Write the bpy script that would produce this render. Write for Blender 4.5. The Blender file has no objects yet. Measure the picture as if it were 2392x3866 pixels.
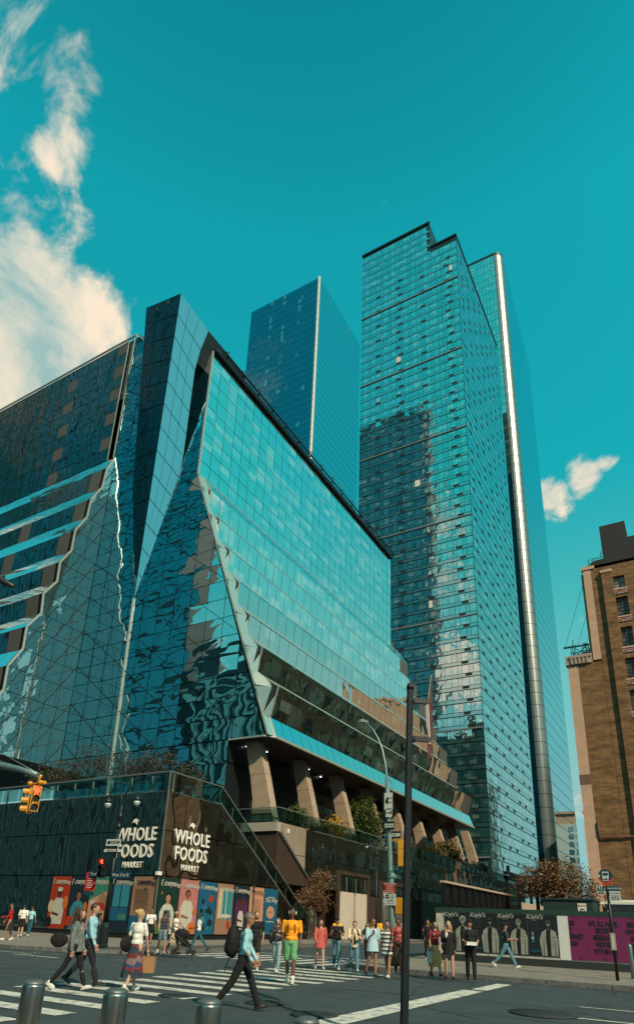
import bpy, math, random
import numpy as np
from mathutils import Vector, Matrix
random.seed(7)
scn = bpy.context.scene
COL = scn.collection
R = math.radians

# ------------------------------------------------------------------ camera
EYE = np.array([0.0, 0.0, 1.6])
FOC, PX, PY = 2422.0, 1186.0, 2570.0            # focal length and optical axis, in photo pixels
MR = np.array([[0.86477657, 0.50069509, 0.03828716],
               [-0.14491044, 0.3218291, -0.93564256],
               [-0.48079356, 0.80357356, 0.35086621]])
cam_d = bpy.data.cameras.new('camera'); cam = bpy.data.objects.new('camera', cam_d); COL.objects.link(cam)
scn.camera = cam
cam_d.sensor_fit = 'VERTICAL'; cam_d.sensor_height = 36.0; cam_d.sensor_width = 36.0 * 2392 / 3866
cam_d.lens = FOC / 3866 * 36.0
cam_d.shift_y = (PY - 1933) / 3866; cam_d.shift_x = -(PX - 1196) / 3866
cam_d.clip_start = 0.1; cam_d.clip_end = 6000
mw = Matrix.Identity(4)
for i in range(3):
    mw[i][0] = MR[0][i]; mw[i][1] = -MR[1][i]; mw[i][2] = -MR[2][i]; mw[i][3] = EYE[i]
cam.matrix_world = mw

def proj(P):
    c = MR @ (np.array(P, float) - EYE)
    z = max(c[2], 0.05)
    return PX + FOC * c[0] / z, PY + FOC * c[1] / z, c[2]
def ray(px, py): return MR.T @ np.array([px - PX, py - PY, FOC])
def on(px, py, ax, v):
    r = ray(px, py); return Vector(EYE + r * ((v - EYE[ax]) / r[ax]))
def gp(px, py, z=0.0): return on(px, py, 2, z)
DD = 2392 / 1512.0
def don(x, y, ax, v): return on(x * DD, y * DD, ax, v)

# ------------------------------------------------------------------ light
SUN_DIR = Vector((0.663, -0.383, 0.643)).normalized()      # towards the sun
SUN_EL = math.asin(SUN_DIR.z); SUN_AZ = math.atan2(SUN_DIR.x, SUN_DIR.y)
sd = bpy.data.lights.new('sun', 'SUN'); sd.energy = 4.6; sd.angle = R(0.5); sd.color = (1.0, 0.80, 0.56)
so = bpy.data.objects.new('sun', sd); COL.objects.link(so)
so.rotation_euler = SUN_DIR.to_track_quat('Z', 'Y').to_euler()
world = bpy.data.worlds.new('World'); scn.world = world; world.use_nodes = True
nt = world.node_tree; N = nt.nodes; L = nt.links; N.clear()
def nn(tree, t, **k):
    n = tree.nodes.new(t)
    for a, b in k.items(): setattr(n, a, b)
    return n
def build_world():
    out = nn(nt, 'ShaderNodeOutputWorld'); bg = nn(nt, 'ShaderNodeBackground')
    sky = nn(nt, 'ShaderNodeTexSky', sky_type='NISHITA'); sky.sun_disc = False
    sky.sun_elevation = SUN_EL; sky.sun_rotation = SUN_AZ
    sky.air_density = 1.0; sky.dust_density = 0.6; sky.ozone_density = 1.0
    # colour of the air: teal overhead, paler towards the horizon
    tc0 = nn(nt, 'ShaderNodeTexCoord'); sx = nn(nt, 'ShaderNodeSeparateXYZ'); L.new(tc0.outputs['Generated'], sx.inputs[0])
    rp = nn(nt, 'ShaderNodeValToRGB'); L.new(sx.outputs['Z'], rp.inputs[0]); e = rp.color_ramp.elements
    stops = [(0.0, (.8, 1.15, 1.2)), (.10, (1.0, 1.5, 1.25)), (.20, (1.1, 1.9, 1.3)), (.34, (1.0, 2.15, 1.33)), (.46, (.55, 2.5, 1.5)), (.6, (.11, 2.75, 1.80)), (.82, (.10, 3.0, 1.98)), (.93, (.06, 2.15, 1.45)), (1.0, (.05, 2.0, 1.4))]
    e[0].position = 0.0; e[0].color = (*[v / 4 for v in stops[0][1]], 1); e[1].position = 1.0; e[1].color = (*[v / 4 for v in stops[-1][1]], 1)
    for p_, c_ in stops[1:-1]: q = e.new(p_); q.color = (*[v / 4 for v in c_], 1)
    tint = nn(nt, 'ShaderNodeVectorMath', operation='MULTIPLY'); L.new(sky.outputs[0], tint.inputs[0]); L.new(rp.outputs[0], tint.inputs[1])
    addn = nn(nt, 'ShaderNodeVectorMath', operation='SCALE'); addn.inputs['Scale'].default_value = 4.0
    mn = nn(nt, 'ShaderNodeVectorMath', operation='MINIMUM'); mn.inputs[1].default_value = (.70, 1.36, 1.36)
    L.new(tint.outputs[0], mn.inputs[0]); L.new(mn.outputs[0], addn.inputs[0])
    tc = nn(nt, 'ShaderNodeTexCoord')
    # clouds: fractal noise on the view direction, flattened overhead, thickened in cloud banks
    mp = nn(nt, 'ShaderNodeMapping'); mp.inputs['Scale'].default_value = (1.0, 1.0, 1.35)
    L.new(tc.outputs['Generated'], mp.inputs[0])
    n1 = nn(nt, 'ShaderNodeTexNoise'); n1.inputs['Scale'].default_value = 7.5; n1.inputs['Detail'].default_value = 13.0
    n1.inputs['Roughness'].default_value = 0.60; n1.inputs['Distortion'].default_value = 0.45
    L.new(mp.outputs[0], n1.inputs['Vector'])
    n2 = nn(nt, 'ShaderNodeTexNoise'); n2.inputs['Scale'].default_value = 1.7; n2.inputs['Detail'].default_value = 2.0
    L.new(mp.outputs[0], n2.inputs['Vector'])
    def math_(op, a, b, clamp=False):
        m = nn(nt, 'ShaderNodeMath', operation=op); m.use_clamp = clamp
        for i, v in enumerate((a, b)):
            if v is None: continue
            if isinstance(v, (int, float)): m.inputs[i].default_value = v
            else: L.new(v, m.inputs[i])
        return m.outputs[0]
    bank = None
    def blob(px, py, rad, amp):
        nonlocal bank
        d = Vector(ray(px * DD, py * DD)).normalized() if not isinstance(px, Vector) else px.normalized()
        dn = nn(nt, 'ShaderNodeVectorMath', operation='DISTANCE'); dn.inputs[1].default_value = d
        L.new(tc.outputs['Generated'], dn.inputs[0])
        x = math_('DIVIDE', dn.outputs['Value'], R(rad)); x = math_('MULTIPLY', x, x)
        g = math_('MULTIPLY', math_('POWER', 2.718, math_('MULTIPLY', x, -1.0)), amp)
        bank = g if bank is None else math_('MAXIMUM', bank, g)
    # cloud banks seen in the photo
    for b in [(10, 800, 8.0, 1.2), (110, 900, 6.5, 1.0), (225, 820, 3.2, .62), (-80, 650, 9, 1.0), (60, 60, 6.5, .72), (150, 110, 4, .55), (130, 330, 3.2, .72), (110, 230, 3.0, .55),
              (1395, 1135, 1.9, .72), (1303, 1185, 2.1, .80), (1445, 1100, 1.5, .62), (1375, 1880, 3.2, .85), (1450, 940, 1.6, .42),
              (560, 830, 2.0, .38)]: blob(*b)
    # clouds added out of view, mostly behind the camera, for ambient light and reflections
    for (x, y, z, r_, a_) in [(.30, -.68, .66, 21, .95), (.85, -.45, .12, 10, .8), (.2, -.3, .93, 22, .85), (-.9, -.35, .3, 15, .8), (.6, -.8, .15, 16, .85), (-.78, -.2, .59, 9, .8), (.75, .55, .62, 9, .66), (.1, -.95, .15, 14, .8), (.95, .3, .15, 12, .8), (-.55, -.6, .75, 8, .66), (.93, .3, .6, 7, .66), (-.29, -.87, .35, 5, .9), (-.28, -.83, .47, 4.5, .9), (-.24, -.78, .57, 4, .8), (-.64, -.70, .36, 5.5, .95), (-.72, -.60, .28, 6, .8)]:
        blob(Vector((x, y, z)), 0, r_, a_)
    dens = math_('ADD', math_('MULTIPLY', n1.outputs[0], 1.75), math_('MULTIPLY', n2.outputs[0], 0.25))
    dens = math_('ADD', dens, math_('MULTIPLY', bank, 0.75))
    dens = math_('SUBTRACT', dens, 1.37)
    dens = math_('MULTIPLY', dens, 3.9, True)
    sm = nn(nt, 'ShaderNodeMapRange', interpolation_type='SMOOTHSTEP'); L.new(dens, sm.inputs['Value'])
    cc = nn(nt, 'ShaderNodeMix', data_type='RGBA')
    cc.inputs[6].default_value = (3.6, 5.4, 5.2, 1); cc.inputs[7].default_value = (9.7, 8.2, 6.3, 1)
    L.new(n1.outputs[0], cc.inputs[0])
    mr = nn(nt, 'ShaderNodeMapRange'); mr.inputs[1].default_value = .42; mr.inputs[2].default_value = .66
    L.new(n1.outputs[0], mr.inputs[0]); L.new(mr.outputs[0], cc.inputs[0])
    mix = nn(nt, 'ShaderNodeMix', data_type='RGBA')
    L.new(sm.outputs[0], mix.inputs[0]); L.new(addn.outputs[0], mix.inputs[6]); L.new(cc.outputs[2], mix.inputs[7])
    L.new(mix.outputs[2], bg.inputs[0]); bg.inputs[1].default_value = 0.10
    L.new(bg.outputs[0], out.inputs[0])
build_world()
scn.view_settings.view_transform = 'Standard'; scn.view_settings.look = 'None'
scn.view_settings.exposure = 0.0; scn.view_settings.gamma = 1.0; scn.view_settings.use_curve_mapping = False
scn.render.engine = 'CYCLES'
scn.cycles.max_bounces = 7; scn.cycles.glossy_bounces = 4; scn.cycles.diffuse_bounces = 2; scn.cycles.transmission_bounces = 3
scn.cycles.caustics_reflective = False; scn.cycles.caustics_refractive = False
scn.cycles.sample_clamp_indirect = 4.0

# ------------------------------------------------------------------ materials
MATS = {}
def S2L(c):
    c = c / 255.0
    return c / 12.92 if c <= 0.04045 else ((c + 0.055) / 1.055) ** 2.4
def mat(name, col, rough=0.7, metal=0.0, spec=0.5, noise=0.0, nscale=3.0, bump=0.0, emit=None, estr=1.0, detail=6.0, stretch=None, coat=0.0):
    if name in MATS: return MATS[name]
    m = bpy.data.materials.new(name); m.use_nodes = True; t = m.node_tree
    b = t.nodes['Principled BSDF']; b.inputs['Roughness'].default_value = rough; b.inputs['Metallic'].default_value = metal
    b.inputs['Specular IOR Level'].default_value = spec; b.inputs['Base Color'].default_value = (*col, 1)
    if coat: b.inputs['Coat Weight'].default_value = coat; b.inputs['Coat Roughness'].default_value = .1
    if noise or bump:
        g = t.nodes.new('ShaderNodeNewGeometry'); ns = t.nodes.new('ShaderNodeTexNoise')
        ns.inputs['Scale'].default_value = nscale; ns.inputs['Detail'].default_value = detail; ns.inputs['Roughness'].default_value = .6
        if stretch:
            mp = t.nodes.new('ShaderNodeMapping'); mp.inputs['Scale'].default_value = stretch
            t.links.new(g.outputs['Position'], mp.inputs[0]); t.links.new(mp.outputs[0], ns.inputs['Vector'])
        else: t.links.new(g.outputs['Position'], ns.inputs['Vector'])
        if noise:
            mr = t.nodes.new('ShaderNodeMapRange'); mr.inputs[1].default_value = .25; mr.inputs[2].default_value = .75
            mr.inputs[3].default_value = 1 - noise; mr.inputs[4].default_value = 1 + noise * .8
            t.links.new(ns.outputs[0], mr.inputs[0])
            vm = t.nodes.new('ShaderNodeVectorMath'); vm.operation = 'SCALE'; vm.inputs[0].default_value = col
            t.links.new(mr.outputs[0], vm.inputs['Scale']); t.links.new(vm.outputs[0], b.inputs['Base Color'])
        if bump:
            bp = t.nodes.new('ShaderNodeBump'); bp.inputs['Distance'].default_value = bump
            t.links.new(ns.outputs[0], bp.inputs['Height']); t.links.new(bp.outputs[0], b.inputs['Normal'])
    if emit: b.inputs['Emission Color'].default_value = (*emit, 1); b.inputs['Emission Strength'].default_value = estr
    MATS[name] = m; return m

def glass(name, base, tint=(.85, .95, 1.0), f0=0.45, rough=0.015, wscale=0.5, wdist=0.02, blinds=0.0, cell=1.6, stretch=(1, 1, 1), power=4.0, detail=2.0, blindcol=(.28, .40, .36)):
    """coated architectural glass: a mirror layer over a dark or blind-backed interior, with rolled-glass waviness"""
    if name in MATS: return MATS[name]
    m = bpy.data.materials.new(name); m.use_nodes = True; t = m.node_tree; n = t.nodes; l = t.links; n.clear()
    out = n.new('ShaderNodeOutputMaterial'); mx = n.new('ShaderNodeMixShader'); df = n.new('ShaderNodeBsdfDiffuse'); gl = n.new('ShaderNodeBsdfGlossy')
    g = n.new('ShaderNodeNewGeometry')
    mp = n.new('ShaderNodeMapping'); mp.inputs['Scale'].default_value = stretch; l.new(g.outputs['Position'], mp.inputs[0])
    ns = n.new('ShaderNodeTexNoise'); ns.inputs['Scale'].default_value = wscale; ns.inputs['Detail'].default_value = detail; ns.inputs['Distortion'].default_value = .6
    l.new(mp.outputs[0], ns.inputs['Vector'])
    bp = n.new('ShaderNodeBump'); bp.inputs['Distance'].default_value = wdist; l.new(ns.outputs[0], bp.inputs['Height'])
    l.new(bp.outputs[0], gl.inputs['Normal'])
    gl.inputs['Color'].default_value = (*tint, 1); gl.inputs['Roughness'].default_value = rough
    df.inputs['Color'].default_value = (*base, 1)
    if blinds:
        sn = n.new('ShaderNodeVectorMath'); sn.operation = 'SNAP'; sn.inputs[1].default_value = (cell, cell, cell * .55)
        l.new(g.outputs['Position'], sn.inputs[0])
        wn = n.new('ShaderNodeTexWhiteNoise'); l.new(sn.outputs[0], wn.inputs['Vector'])
        mr = n.new('ShaderNodeMapRange'); mr.inputs[1].default_value = 1 - blinds; mr.inputs[2].default_value = 1.0
        l.new(wn.outputs['Value'], mr.inputs[0])
        mc = n.new('ShaderNodeMix'); mc.data_type = 'RGBA'; mc.inputs[6].default_value = (*base, 1); mc.inputs[7].default_value = (*blindcol, 1)
        l.new(mr.outputs[0], mc.inputs[0]); l.new(mc.outputs[2], df.inputs['Color'])
    lw = n.new('ShaderNodeLayerWeight'); lw.inputs[0].default_value = .5
    pw = n.new('ShaderNodeMath'); pw.operation = 'POWER'; pw.inputs[1].default_value = power; l.new(lw.outputs['Facing'], pw.inputs[0])
    mr2 = n.new('ShaderNodeMapRange'); mr2.inputs[3].default_value = f0; mr2.inputs[4].default_value = 1.0; l.new(pw.outputs[0], mr2.inputs[0])
    l.new(mr2.outputs[0], mx.inputs[0]); l.new(df.outputs[0], mx.inputs[1]); l.new(gl.outputs[0], mx.inputs[2]); l.new(mx.outputs[0], out.inputs[0])
    MATS[name] = m; return m

def see_glass(name, tint=(.55, .8, .8), f0=.12, alpha=.75):
    """clear balustrade glass: mostly see-through with a reflection on top"""
    if name in MATS: return MATS[name]
    m = bpy.data.materials.new(name); m.use_nodes = True; t = m.node_tree; n = t.nodes; l = t.links; n.clear()
    out = n.new('ShaderNodeOutputMaterial'); mx = n.new('ShaderNodeMixShader'); tr = n.new('ShaderNodeBsdfTransparent'); gl = n.new('ShaderNodeBsdfGlossy')
    gl.inputs['Roughness'].default_value = .03; tr.inputs['Color'].default_value = (*tint, 1)
    lw = n.new('ShaderNodeLayerWeight'); lw.inputs[0].default_value = .5
    pw = n.new('ShaderNodeMath'); pw.operation = 'POWER'; pw.inputs[1].default_value = 3.0; l.new(lw.outputs['Facing'], pw.inputs[0])
    mr2 = n.new('ShaderNodeMapRange'); mr2.inputs[3].default_value = f0; mr2.inputs[4].default_value = .9; l.new(pw.outputs[0], mr2.inputs[0])
    l.new(mr2.outputs[0], mx.inputs[0]); l.new(tr.outputs[0], mx.inputs[1]); l.new(gl.outputs[0], mx.inputs[2]); l.new(mx.outputs[0], out.inputs[0])
    MATS[name] = m; return m

# ------------------------------------------------------------------ objects
def link(name, data, parent=None):
    o = bpy.data.objects.new(name, data); COL.objects.link(o)
    if parent is not None: o.parent = parent
    return o
def tag(o, label=None, cat=None, group=None, kind=None):
    if label: o['label'] = label
    if cat: o['category'] = cat
    if group: o['group'] = group
    if kind: o['kind'] = kind
    return o
def thing(name, label, cat, loc=(0, 0, 0), rz=0.0, group=None):
    o = link(name, None); o.location = loc; o.rotation_euler = (0, 0, rz); o.empty_display_size = .2
    return tag(o, label, cat, group)
def kids(o): return [c for c in bpy.data.objects if c.parent == o]

class MB:
    def __init__(s): s.v = []; s.f = []; s.m = []; s.sm = []
    def face(s, idx, m=0, smooth=False): s.f.append(tuple(idx)); s.m.append(m); s.sm.append(smooth)
    def add(s, vs, fs, m=0, smooth=False):
        b = len(s.v); s.v += [tuple(v) for v in vs]
        for f in fs: s.face([b + i for i in f], m, smooth)
        return s
    def box(s, x0, y0, z0, x1, y1, z1, m=0):
        return s.hexa([(x0, y0, z0), (x1, y0, z0), (x1, y1, z0), (x0, y1, z0), (x0, y0, z1), (x1, y0, z1), (x1, y1, z1), (x0, y1, z1)], m)
    def hexa(s, p, m=0):
        return s.add(p, [(0, 3, 2, 1), (4, 5, 6, 7), (0, 1, 5, 4), (1, 2, 6, 5), (2, 3, 7, 6), (3, 0, 4, 7)], m)
    def cbox(s, c, dx, dy, dz, m=0): return s.box(c[0] - dx / 2, c[1] - dy / 2, c[2] - dz / 2, c[0] + dx / 2, c[1] + dy / 2, c[2] + dz / 2, m)
    def quad(s, a, b, c, d, m=0): return s.add([a, b, c, d], [(0, 1, 2, 3)], m)
    def slab(s, pts, t, m=0):
        """polygon extruded by vector t"""
        t = Vector(t); n = len(pts); a = [Vector(p) for p in pts]; b = [p + t for p in a]
        fs = [tuple(range(n)), tuple(range(2 * n - 1, n - 1, -1))]
        for i in range(n):
            j = (i + 1) % n; fs.append((i, n + i, n + j, j))
        return s.add(a + b, fs, m)
    def tube(s, pts, rad, seg=8, m=0, caps=True, smooth=True, up=(0, 0, 1)):
        pts = [Vector(p) for p in pts]; n = len(pts)
        if not isinstance(rad, (list, tuple)): rad = [rad] * n
        b = len(s.v)
        for i, p in enumerate(pts):
            d = (pts[min(i + 1, n - 1)] - pts[max(i - 1, 0)]).normalized()
            u = Vector(up)
            if abs(d.dot(u)) > .95: u = Vector((1, 0, 0))
            a = d.cross(u).normalized(); c = a.cross(d)
            r = rad[i]; ra, rb = (r if isinstance(r, (tuple, list)) else (r, r))
            for k in range(seg):
                an = 2 * math.pi * k / seg
                s.v.append(tuple(p + a * (math.cos(an) * ra) + c * (math.sin(an) * rb)))
        for i in range(n - 1):
            for k in range(seg):
                k2 = (k + 1) % seg
                s.face((b + i * seg + k, b + i * seg + k2, b + (i + 1) * seg + k2, b + (i + 1) * seg + k), m, smooth)
        if caps:
            s.face([b + k for k in range(seg)][::-1], m); s.face([b + (n - 1) * seg + k for k in range(seg)], m)
        return s
    def lathe(s, c, prof, seg=16, m=0, smooth=True):
        """prof: list of (r, z)"""
        return s.tube([(c[0], c[1], c[2] + z) for r, z in prof], [r for r, z in prof], seg, m, True, smooth)
    def ell(s, c, r, seg=10, rings=7, m=0, rot=None):
        b = len(s.v); c = Vector(c)
        for i in range(rings + 1):
            th = math.pi * i / rings
            for k in range(seg):
                ph = 2 * math.pi * k / seg
                v = Vector((r[0] * math.sin(th) * math.cos(ph), r[1] * math.sin(th) * math.sin(ph), r[2] * math.cos(th)))
                if rot is not None: v = rot @ v
                s.v.append(tuple(c + v))
        for i in range(rings):
            for k in range(seg):
                k2 = (k + 1) % seg
                s.face((b + i * seg + k, b + (i + 1) * seg + k, b + (i + 1) * seg + k2, b + i * seg + k2), m, True)
        return s
    def bar(s, a, b_, w, h, m=0, up=(0, 0, 1)):
        """rectangular bar from a to b"""
        a = Vector(a); b_ = Vector(b_); d = (b_ - a).normalized(); u = Vector(up)
        if abs(d.dot(u)) > .98: u = Vector((0, 1, 0))
        x = d.cross(u).normalized() * (w / 2); y = x.cross(d).normalized() * (h / 2)
        return s.hexa([a - x - y, a + x - y, b_ + x - y, b_ - x - y, a - x + y, a + x + y, b_ + x + y, b_ - x + y], m)
    def mesh(s, name, mats):
        me = bpy.data.meshes.new(name); me.from_pydata(s.v, [], s.f)
        for q in (mats if isinstance(mats, (list, tuple)) else [mats]): me.materials.append(q)
        me.polygons.foreach_set('material_index', s.m); me.polygons.foreach_set('use_smooth', s.sm)
        me.update(); return me
    def build(s, name, mats, parent=None, label=None, cat=None, group=None, kind=None):
        if not s.f: return None
        o = link(name, s.mesh(name, mats), parent); tag(o, label, cat, group, kind); return o

class Panes:
    """collects flat pieces (glass panes, panels); the biggest in the picture become parts, the rest one joined part"""
    def __init__(s, name, parent, limit=300): s.name = name; s.parent = parent; s.items = []; s.limit = limit; s.cache = {}
    def add(s, pts, U, V, m, thick=.05, jit=0.0, name=None):
        pts = [Vector(p) for p in pts]; c = sum(pts, Vector()) / len(pts)
        Nn = U.cross(V).normalized(); Vv = Nn.cross(U).normalized()
        if jit:
            q = Matrix.Rotation(random.gauss(0, jit), 3, U) @ Matrix.Rotation(random.gauss(0, jit), 3, Vv)
        else: q = Matrix.Identity(3)
        loc = [((p - c).dot(U), (p - c).dot(Vv)) for p in pts]
        ps = [proj(p) for p in pts]; A = 0
        if min(p[2] for p in ps) > .5:
            for i in range(len(ps)):
                j = (i + 1) % len(ps); A += ps[i][0] * ps[j][1] - ps[j][0] * ps[i][1]
            A = abs(A) / 2; cx = sum(p[0] for p in ps) / len(ps); cy = sum(p[1] for p in ps) / len(ps)
            if not (-100 < cx < 2500 and -100 < cy < 3970): A *= .001
        s.items.append((A, c, q @ U, q @ Vv, q @ Nn, loc, m, thick, name or s.name))
    def finish(s):
        s.items.sort(key=lambda t: -t[0])
        rest = {}
        for k, (A, c, U, V, Nn, loc, m, th, nm) in enumerate(s.items):
            if k < s.limit:
                key = (tuple((round(a, 2), round(b, 2)) for a, b in loc), m.name, th)
                me = s.cache.get(key)
                if me is None:
                    mb = MB(); mb.slab([(a, b, 0) for a, b in loc], (0, 0, th)); me = mb.mesh(nm, m); s.cache[key] = me
                o = link(nm, me, s.parent)
                M = Matrix.Identity(4)
                for i in range(3): M[i][0] = U[i]; M[i][1] = V[i]; M[i][2] = Nn[i]; M[i][3] = c[i]
                if s.parent is not None: M = Matrix.Translation(-s.parent.location) @ M
                o.matrix_local = M
            else:
                mb, ms = rest.setdefault(0, (MB(), []))
                if m not in ms: ms.append(m)
                pts = [c + U * a + V * b for a, b in loc]
                mb.slab(pts, Nn * th, ms.index(m))
        for mb, ms in rest.values():
            if s.parent is not None:
                lx = s.parent.location; mb.v = [(v[0] - lx[0], v[1] - lx[1], v[2] - lx[2]) for v in mb.v]
            mb.build(s.name, ms, s.parent, kind='stuff')

def clip_poly(poly, a, b, c):
    """keep the part of a 2-D polygon where a*x+b*y+c>=0"""
    out = []; n = len(poly)
    for i in range(n):
        p, q = poly[i], poly[(i + 1) % n]
        dp = a * p[0] + b * p[1] + c; dq = a * q[0] + b * q[1] + c
        if dp >= 0: out.append(p)
        if (dp >= 0) != (dq >= 0):
            t = dp / (dp - dq); out.append((p[0] + (q[0] - p[0]) * t, p[1] + (q[1] - p[1]) * t))
    return out
def grid_on_poly(poly3, O, U, V, us, vs, fn, gap=.05):
    """cells of a (us x vs) grid clipped to a convex 3-D polygon on the plane O,U,V; fn(i,j,pts3)"""
    Nn = U.cross(V).normalized(); Vp = V
    # solve (u,v) in a possibly skewed basis
    uu, uv, vv = U.dot(U), U.dot(V), V.dot(V); det = uu * vv - uv * uv
    def to2(p):
        d = Vector(p) - O; a, b = d.dot(U), d.dot(V); return ((a * vv - b * uv) / det, (b * uu - a * uv) / det)
    P2 = [to2(p) for p in poly3]
    ar = sum(P2[i][0] * P2[(i + 1) % len(P2)][1] - P2[(i + 1) % len(P2)][0] * P2[i][1] for i in range(len(P2)))
    if ar < 0: P2 = P2[::-1]
    # shrink the polygon borders a little
    planes = []
    for i in range(len(P2)):
        (x0, y0), (x1, y1) = P2[i], P2[(i + 1) % len(P2)]
        a, b = -(y1 - y0), (x1 - x0); ln = math.hypot(a, b) or 1; a /= ln; b /= ln
        planes.append((a, b, -(a * x0 + b * y0) - gap * .3))
    for i in range(len(us) - 1):
        for j in range(len(vs) - 1):
            c = [(us[i] + gap / 2, vs[j] + gap / 2), (us[i + 1] - gap / 2, vs[j] + gap / 2), (us[i + 1] - gap / 2, vs[j + 1] - gap / 2), (us[i] + gap / 2, vs[j + 1] - gap / 2)]
            for pl in planes:
                c = clip_poly(c, *pl)
                if len(c) < 3: break
            if len(c) < 3: continue
            A = abs(sum(c[k][0] * c[(k + 1) % len(c)][1] - c[(k + 1) % len(c)][0] * c[k][1] for k in range(len(c)))) / 2
            if A < .03: continue
            fn(i, j, [O + U * x + V * y for x, y in c])
def steps(a, b, d):
    n = max(1, round((b - a) / d)); return [a + (b - a) * i / n for i in range(n + 1)]
def text_mesh(txt, size=1.0, extrude=0.004, bold=0.0, align='CENTER', shear=0.0, space=1.0):
    cu = bpy.data.curves.new('t', 'FONT'); cu.body = txt; cu.size = size; cu.extrude = extrude; cu.offset = bold; cu.align_x = align; cu.shear = shear
    cu.space_character = space; cu.resolution_u = 2
    o = bpy.data.objects.new('t', cu); COL.objects.link(o)
    dg = bpy.context.evaluated_depsgraph_get(); me = bpy.data.meshes.new_from_object(o.evaluated_get(dg)); bpy.data.objects.remove(o)
    return me
def text_obj(name, txt, m, parent, M, size=1.0, **k):
    me = text_mesh(txt, size, **k); me.materials.clear(); me.materials.append(m)
    o = link(name, me, parent); o.matrix_local = M; return o
def frame(o, u, v):
    """matrix with x=u, y=v at o"""
    u = Vector(u).normalized(); v = Vector(v).normalized(); w = u.cross(v)
    M = Matrix.Identity(4)
    for i in range(3): M[i][0] = u[i]; M[i][1] = v[i]; M[i][2] = w[i]; M[i][3] = o[i]
    return M
X = Vector((1, 0, 0)); Y = Vector((0, 1, 0)); Z = Vector((0, 0, 1))

# ================================================================== THE SETTING
asph = mat('asphalt', (.033, .051, .060), .85, noise=.30, nscale=1.3, bump=.006, detail=12)
asph2 = mat('asphalt_patch', (.034, .050, .058), .9, noise=.35, nscale=3, bump=.004)
conc = mat('pavement_concrete', (.21, .19, .165), .85, noise=.34, nscale=1.6, bump=.004, detail=9)
concd = mat('pavement_joint', (.06, .06, .055), .9)
granite = mat('kerb_granite', (.13, .14, .14), .75, noise=.5, nscale=6)
paint = mat('road_paint', (.62, .62, .56), .6, noise=.32, nscale=7, detail=10)
def wear(m, dark, sc, lo, hi, sc2=None):
    # worn patches with their own shape: the surface below shows through where noise runs high
    t = m.node_tree; b = t.nodes['Principled BSDF']; src = b.inputs['Base Color'].links[0].from_socket
    g = t.nodes.new('ShaderNodeNewGeometry'); n = t.nodes.new('ShaderNodeTexNoise'); n.inputs['Scale'].default_value = sc; n.inputs['Detail'].default_value = 14; n.inputs['Roughness'].default_value = .72; n.inputs['Distortion'].default_value = .8
    t.links.new(g.outputs['Position'], n.inputs['Vector']); mr = t.nodes.new('ShaderNodeMapRange'); mr.inputs[1].default_value = lo; mr.inputs[2].default_value = hi; t.links.new(n.outputs[0], mr.inputs[0])
    mx = t.nodes.new('ShaderNodeMix'); mx.data_type = 'RGBA'; mx.inputs[7].default_value = (*dark, 1); t.links.new(mr.outputs[0], mx.inputs[0]); t.links.new(src, mx.inputs[6]); t.links.new(mx.outputs[2], b.inputs['Base Color'])
wear(paint, (.10, .12, .12), 3.0, .50, .64)
wear(asph, (.020, .030, .034), .55, .52, .64); wear(asph, (.075, .092, .094), .9, .60, .70); wear(conc, (.12, .105, .09), 1.1, .56, .68)
g = MB(); g.quad((-2500, -2500, -.02), (2500, -2500, -.02), (2500, 2500, -.02), (-2500, 2500, -.02))
g.build('ground', asph, kind='structure')
g = MB(); g.quad((-300, 6.4, -.008), (300, 6.4, -.008), (300, 24, -.008), (-300, 24, -.008)); g.quad((-26, 24, -.008), (-12, 24, -.008), (-12, 500, -.008), (-26, 500, -.008))
road = g.build('road', asph, kind='structure')
g = MB()
for x0, y0, x1, y1 in [(-60, 12.2, -15, 12.26), (-5, 14, 30, 14.1), (-12.4, 6.5, -12.32, 12), (-22, 23.8, -14, 23.95)]: g.quad((x0, y0, -.004), (x1, y0, -.004), (x1, y1, -.004), (x0, y1, -.004))
for x0, y0, x1, y1 in [(-9, 16.2, -6.6, 18.6), (-20, 14, -16, 15.2), (-4, 9.5, 2, 11), (-21, 27, -17, 33)]: g.quad((x0, y0, -.004), (x1, y0, -.004), (x1, y1, -.004), (x0, y1, -.004))
g.build('asphalt_patch', asph2, road, kind='stuff')
g = MB(); rnd_ = random.Random(2)                      # tar-filled cracks wandering over the road
for (x, y, a, n_) in [(-9, 15.5, .2, 26), (-4, 13.2, 2.9, 30), (-20, 12, .1, 34), (-15, 18.5, 2.7, 26), (-2, 20.5, 3.0, 30), (-12, 21, 1.4, 14), (-7, 9.5, .9, 16)]:
    for k in range(n_):
        a += rnd_.gauss(0, .22); nx_, ny_ = x + .35 * math.cos(a), y + .35 * math.sin(a); w_ = rnd_.uniform(.008, .022); px_, py_ = -math.sin(a) * w_, math.cos(a) * w_
        g.quad((x + px_, y + py_, -.002), (x - px_, y - py_, -.002), (nx_ - px_, ny_ - py_, -.002), (nx_ + px_, ny_ + py_, -.002)); x, y = nx_, ny_
g.build('tar_crack', mat('tar', (.016, .02, .022), .6), road, kind='stuff')
g = MB()                                               # litter and gum along the gutters
for k in range(150):
    x = rnd_.uniform(-24, 4); y = rnd_.choice([22.7, 22.85, 26, 29]) + rnd_.gauss(0, .25) if x > -9 else rnd_.uniform(18.2, 19.0)
    s_ = rnd_.uniform(.02, .06); z_ = .004 if y < 23 else .158; c_, q_ = math.cos(k), math.sin(k); g.add([(x + s_ * c_, y + s_ * q_, z_), (x - s_ * q_, y + s_ * c_, z_ + .01), (x - s_ * c_, y - s_ * q_, z_), (x + s_ * q_, y - s_ * c_, z_ + .005)], [(0, 1, 2, 3)])
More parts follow.
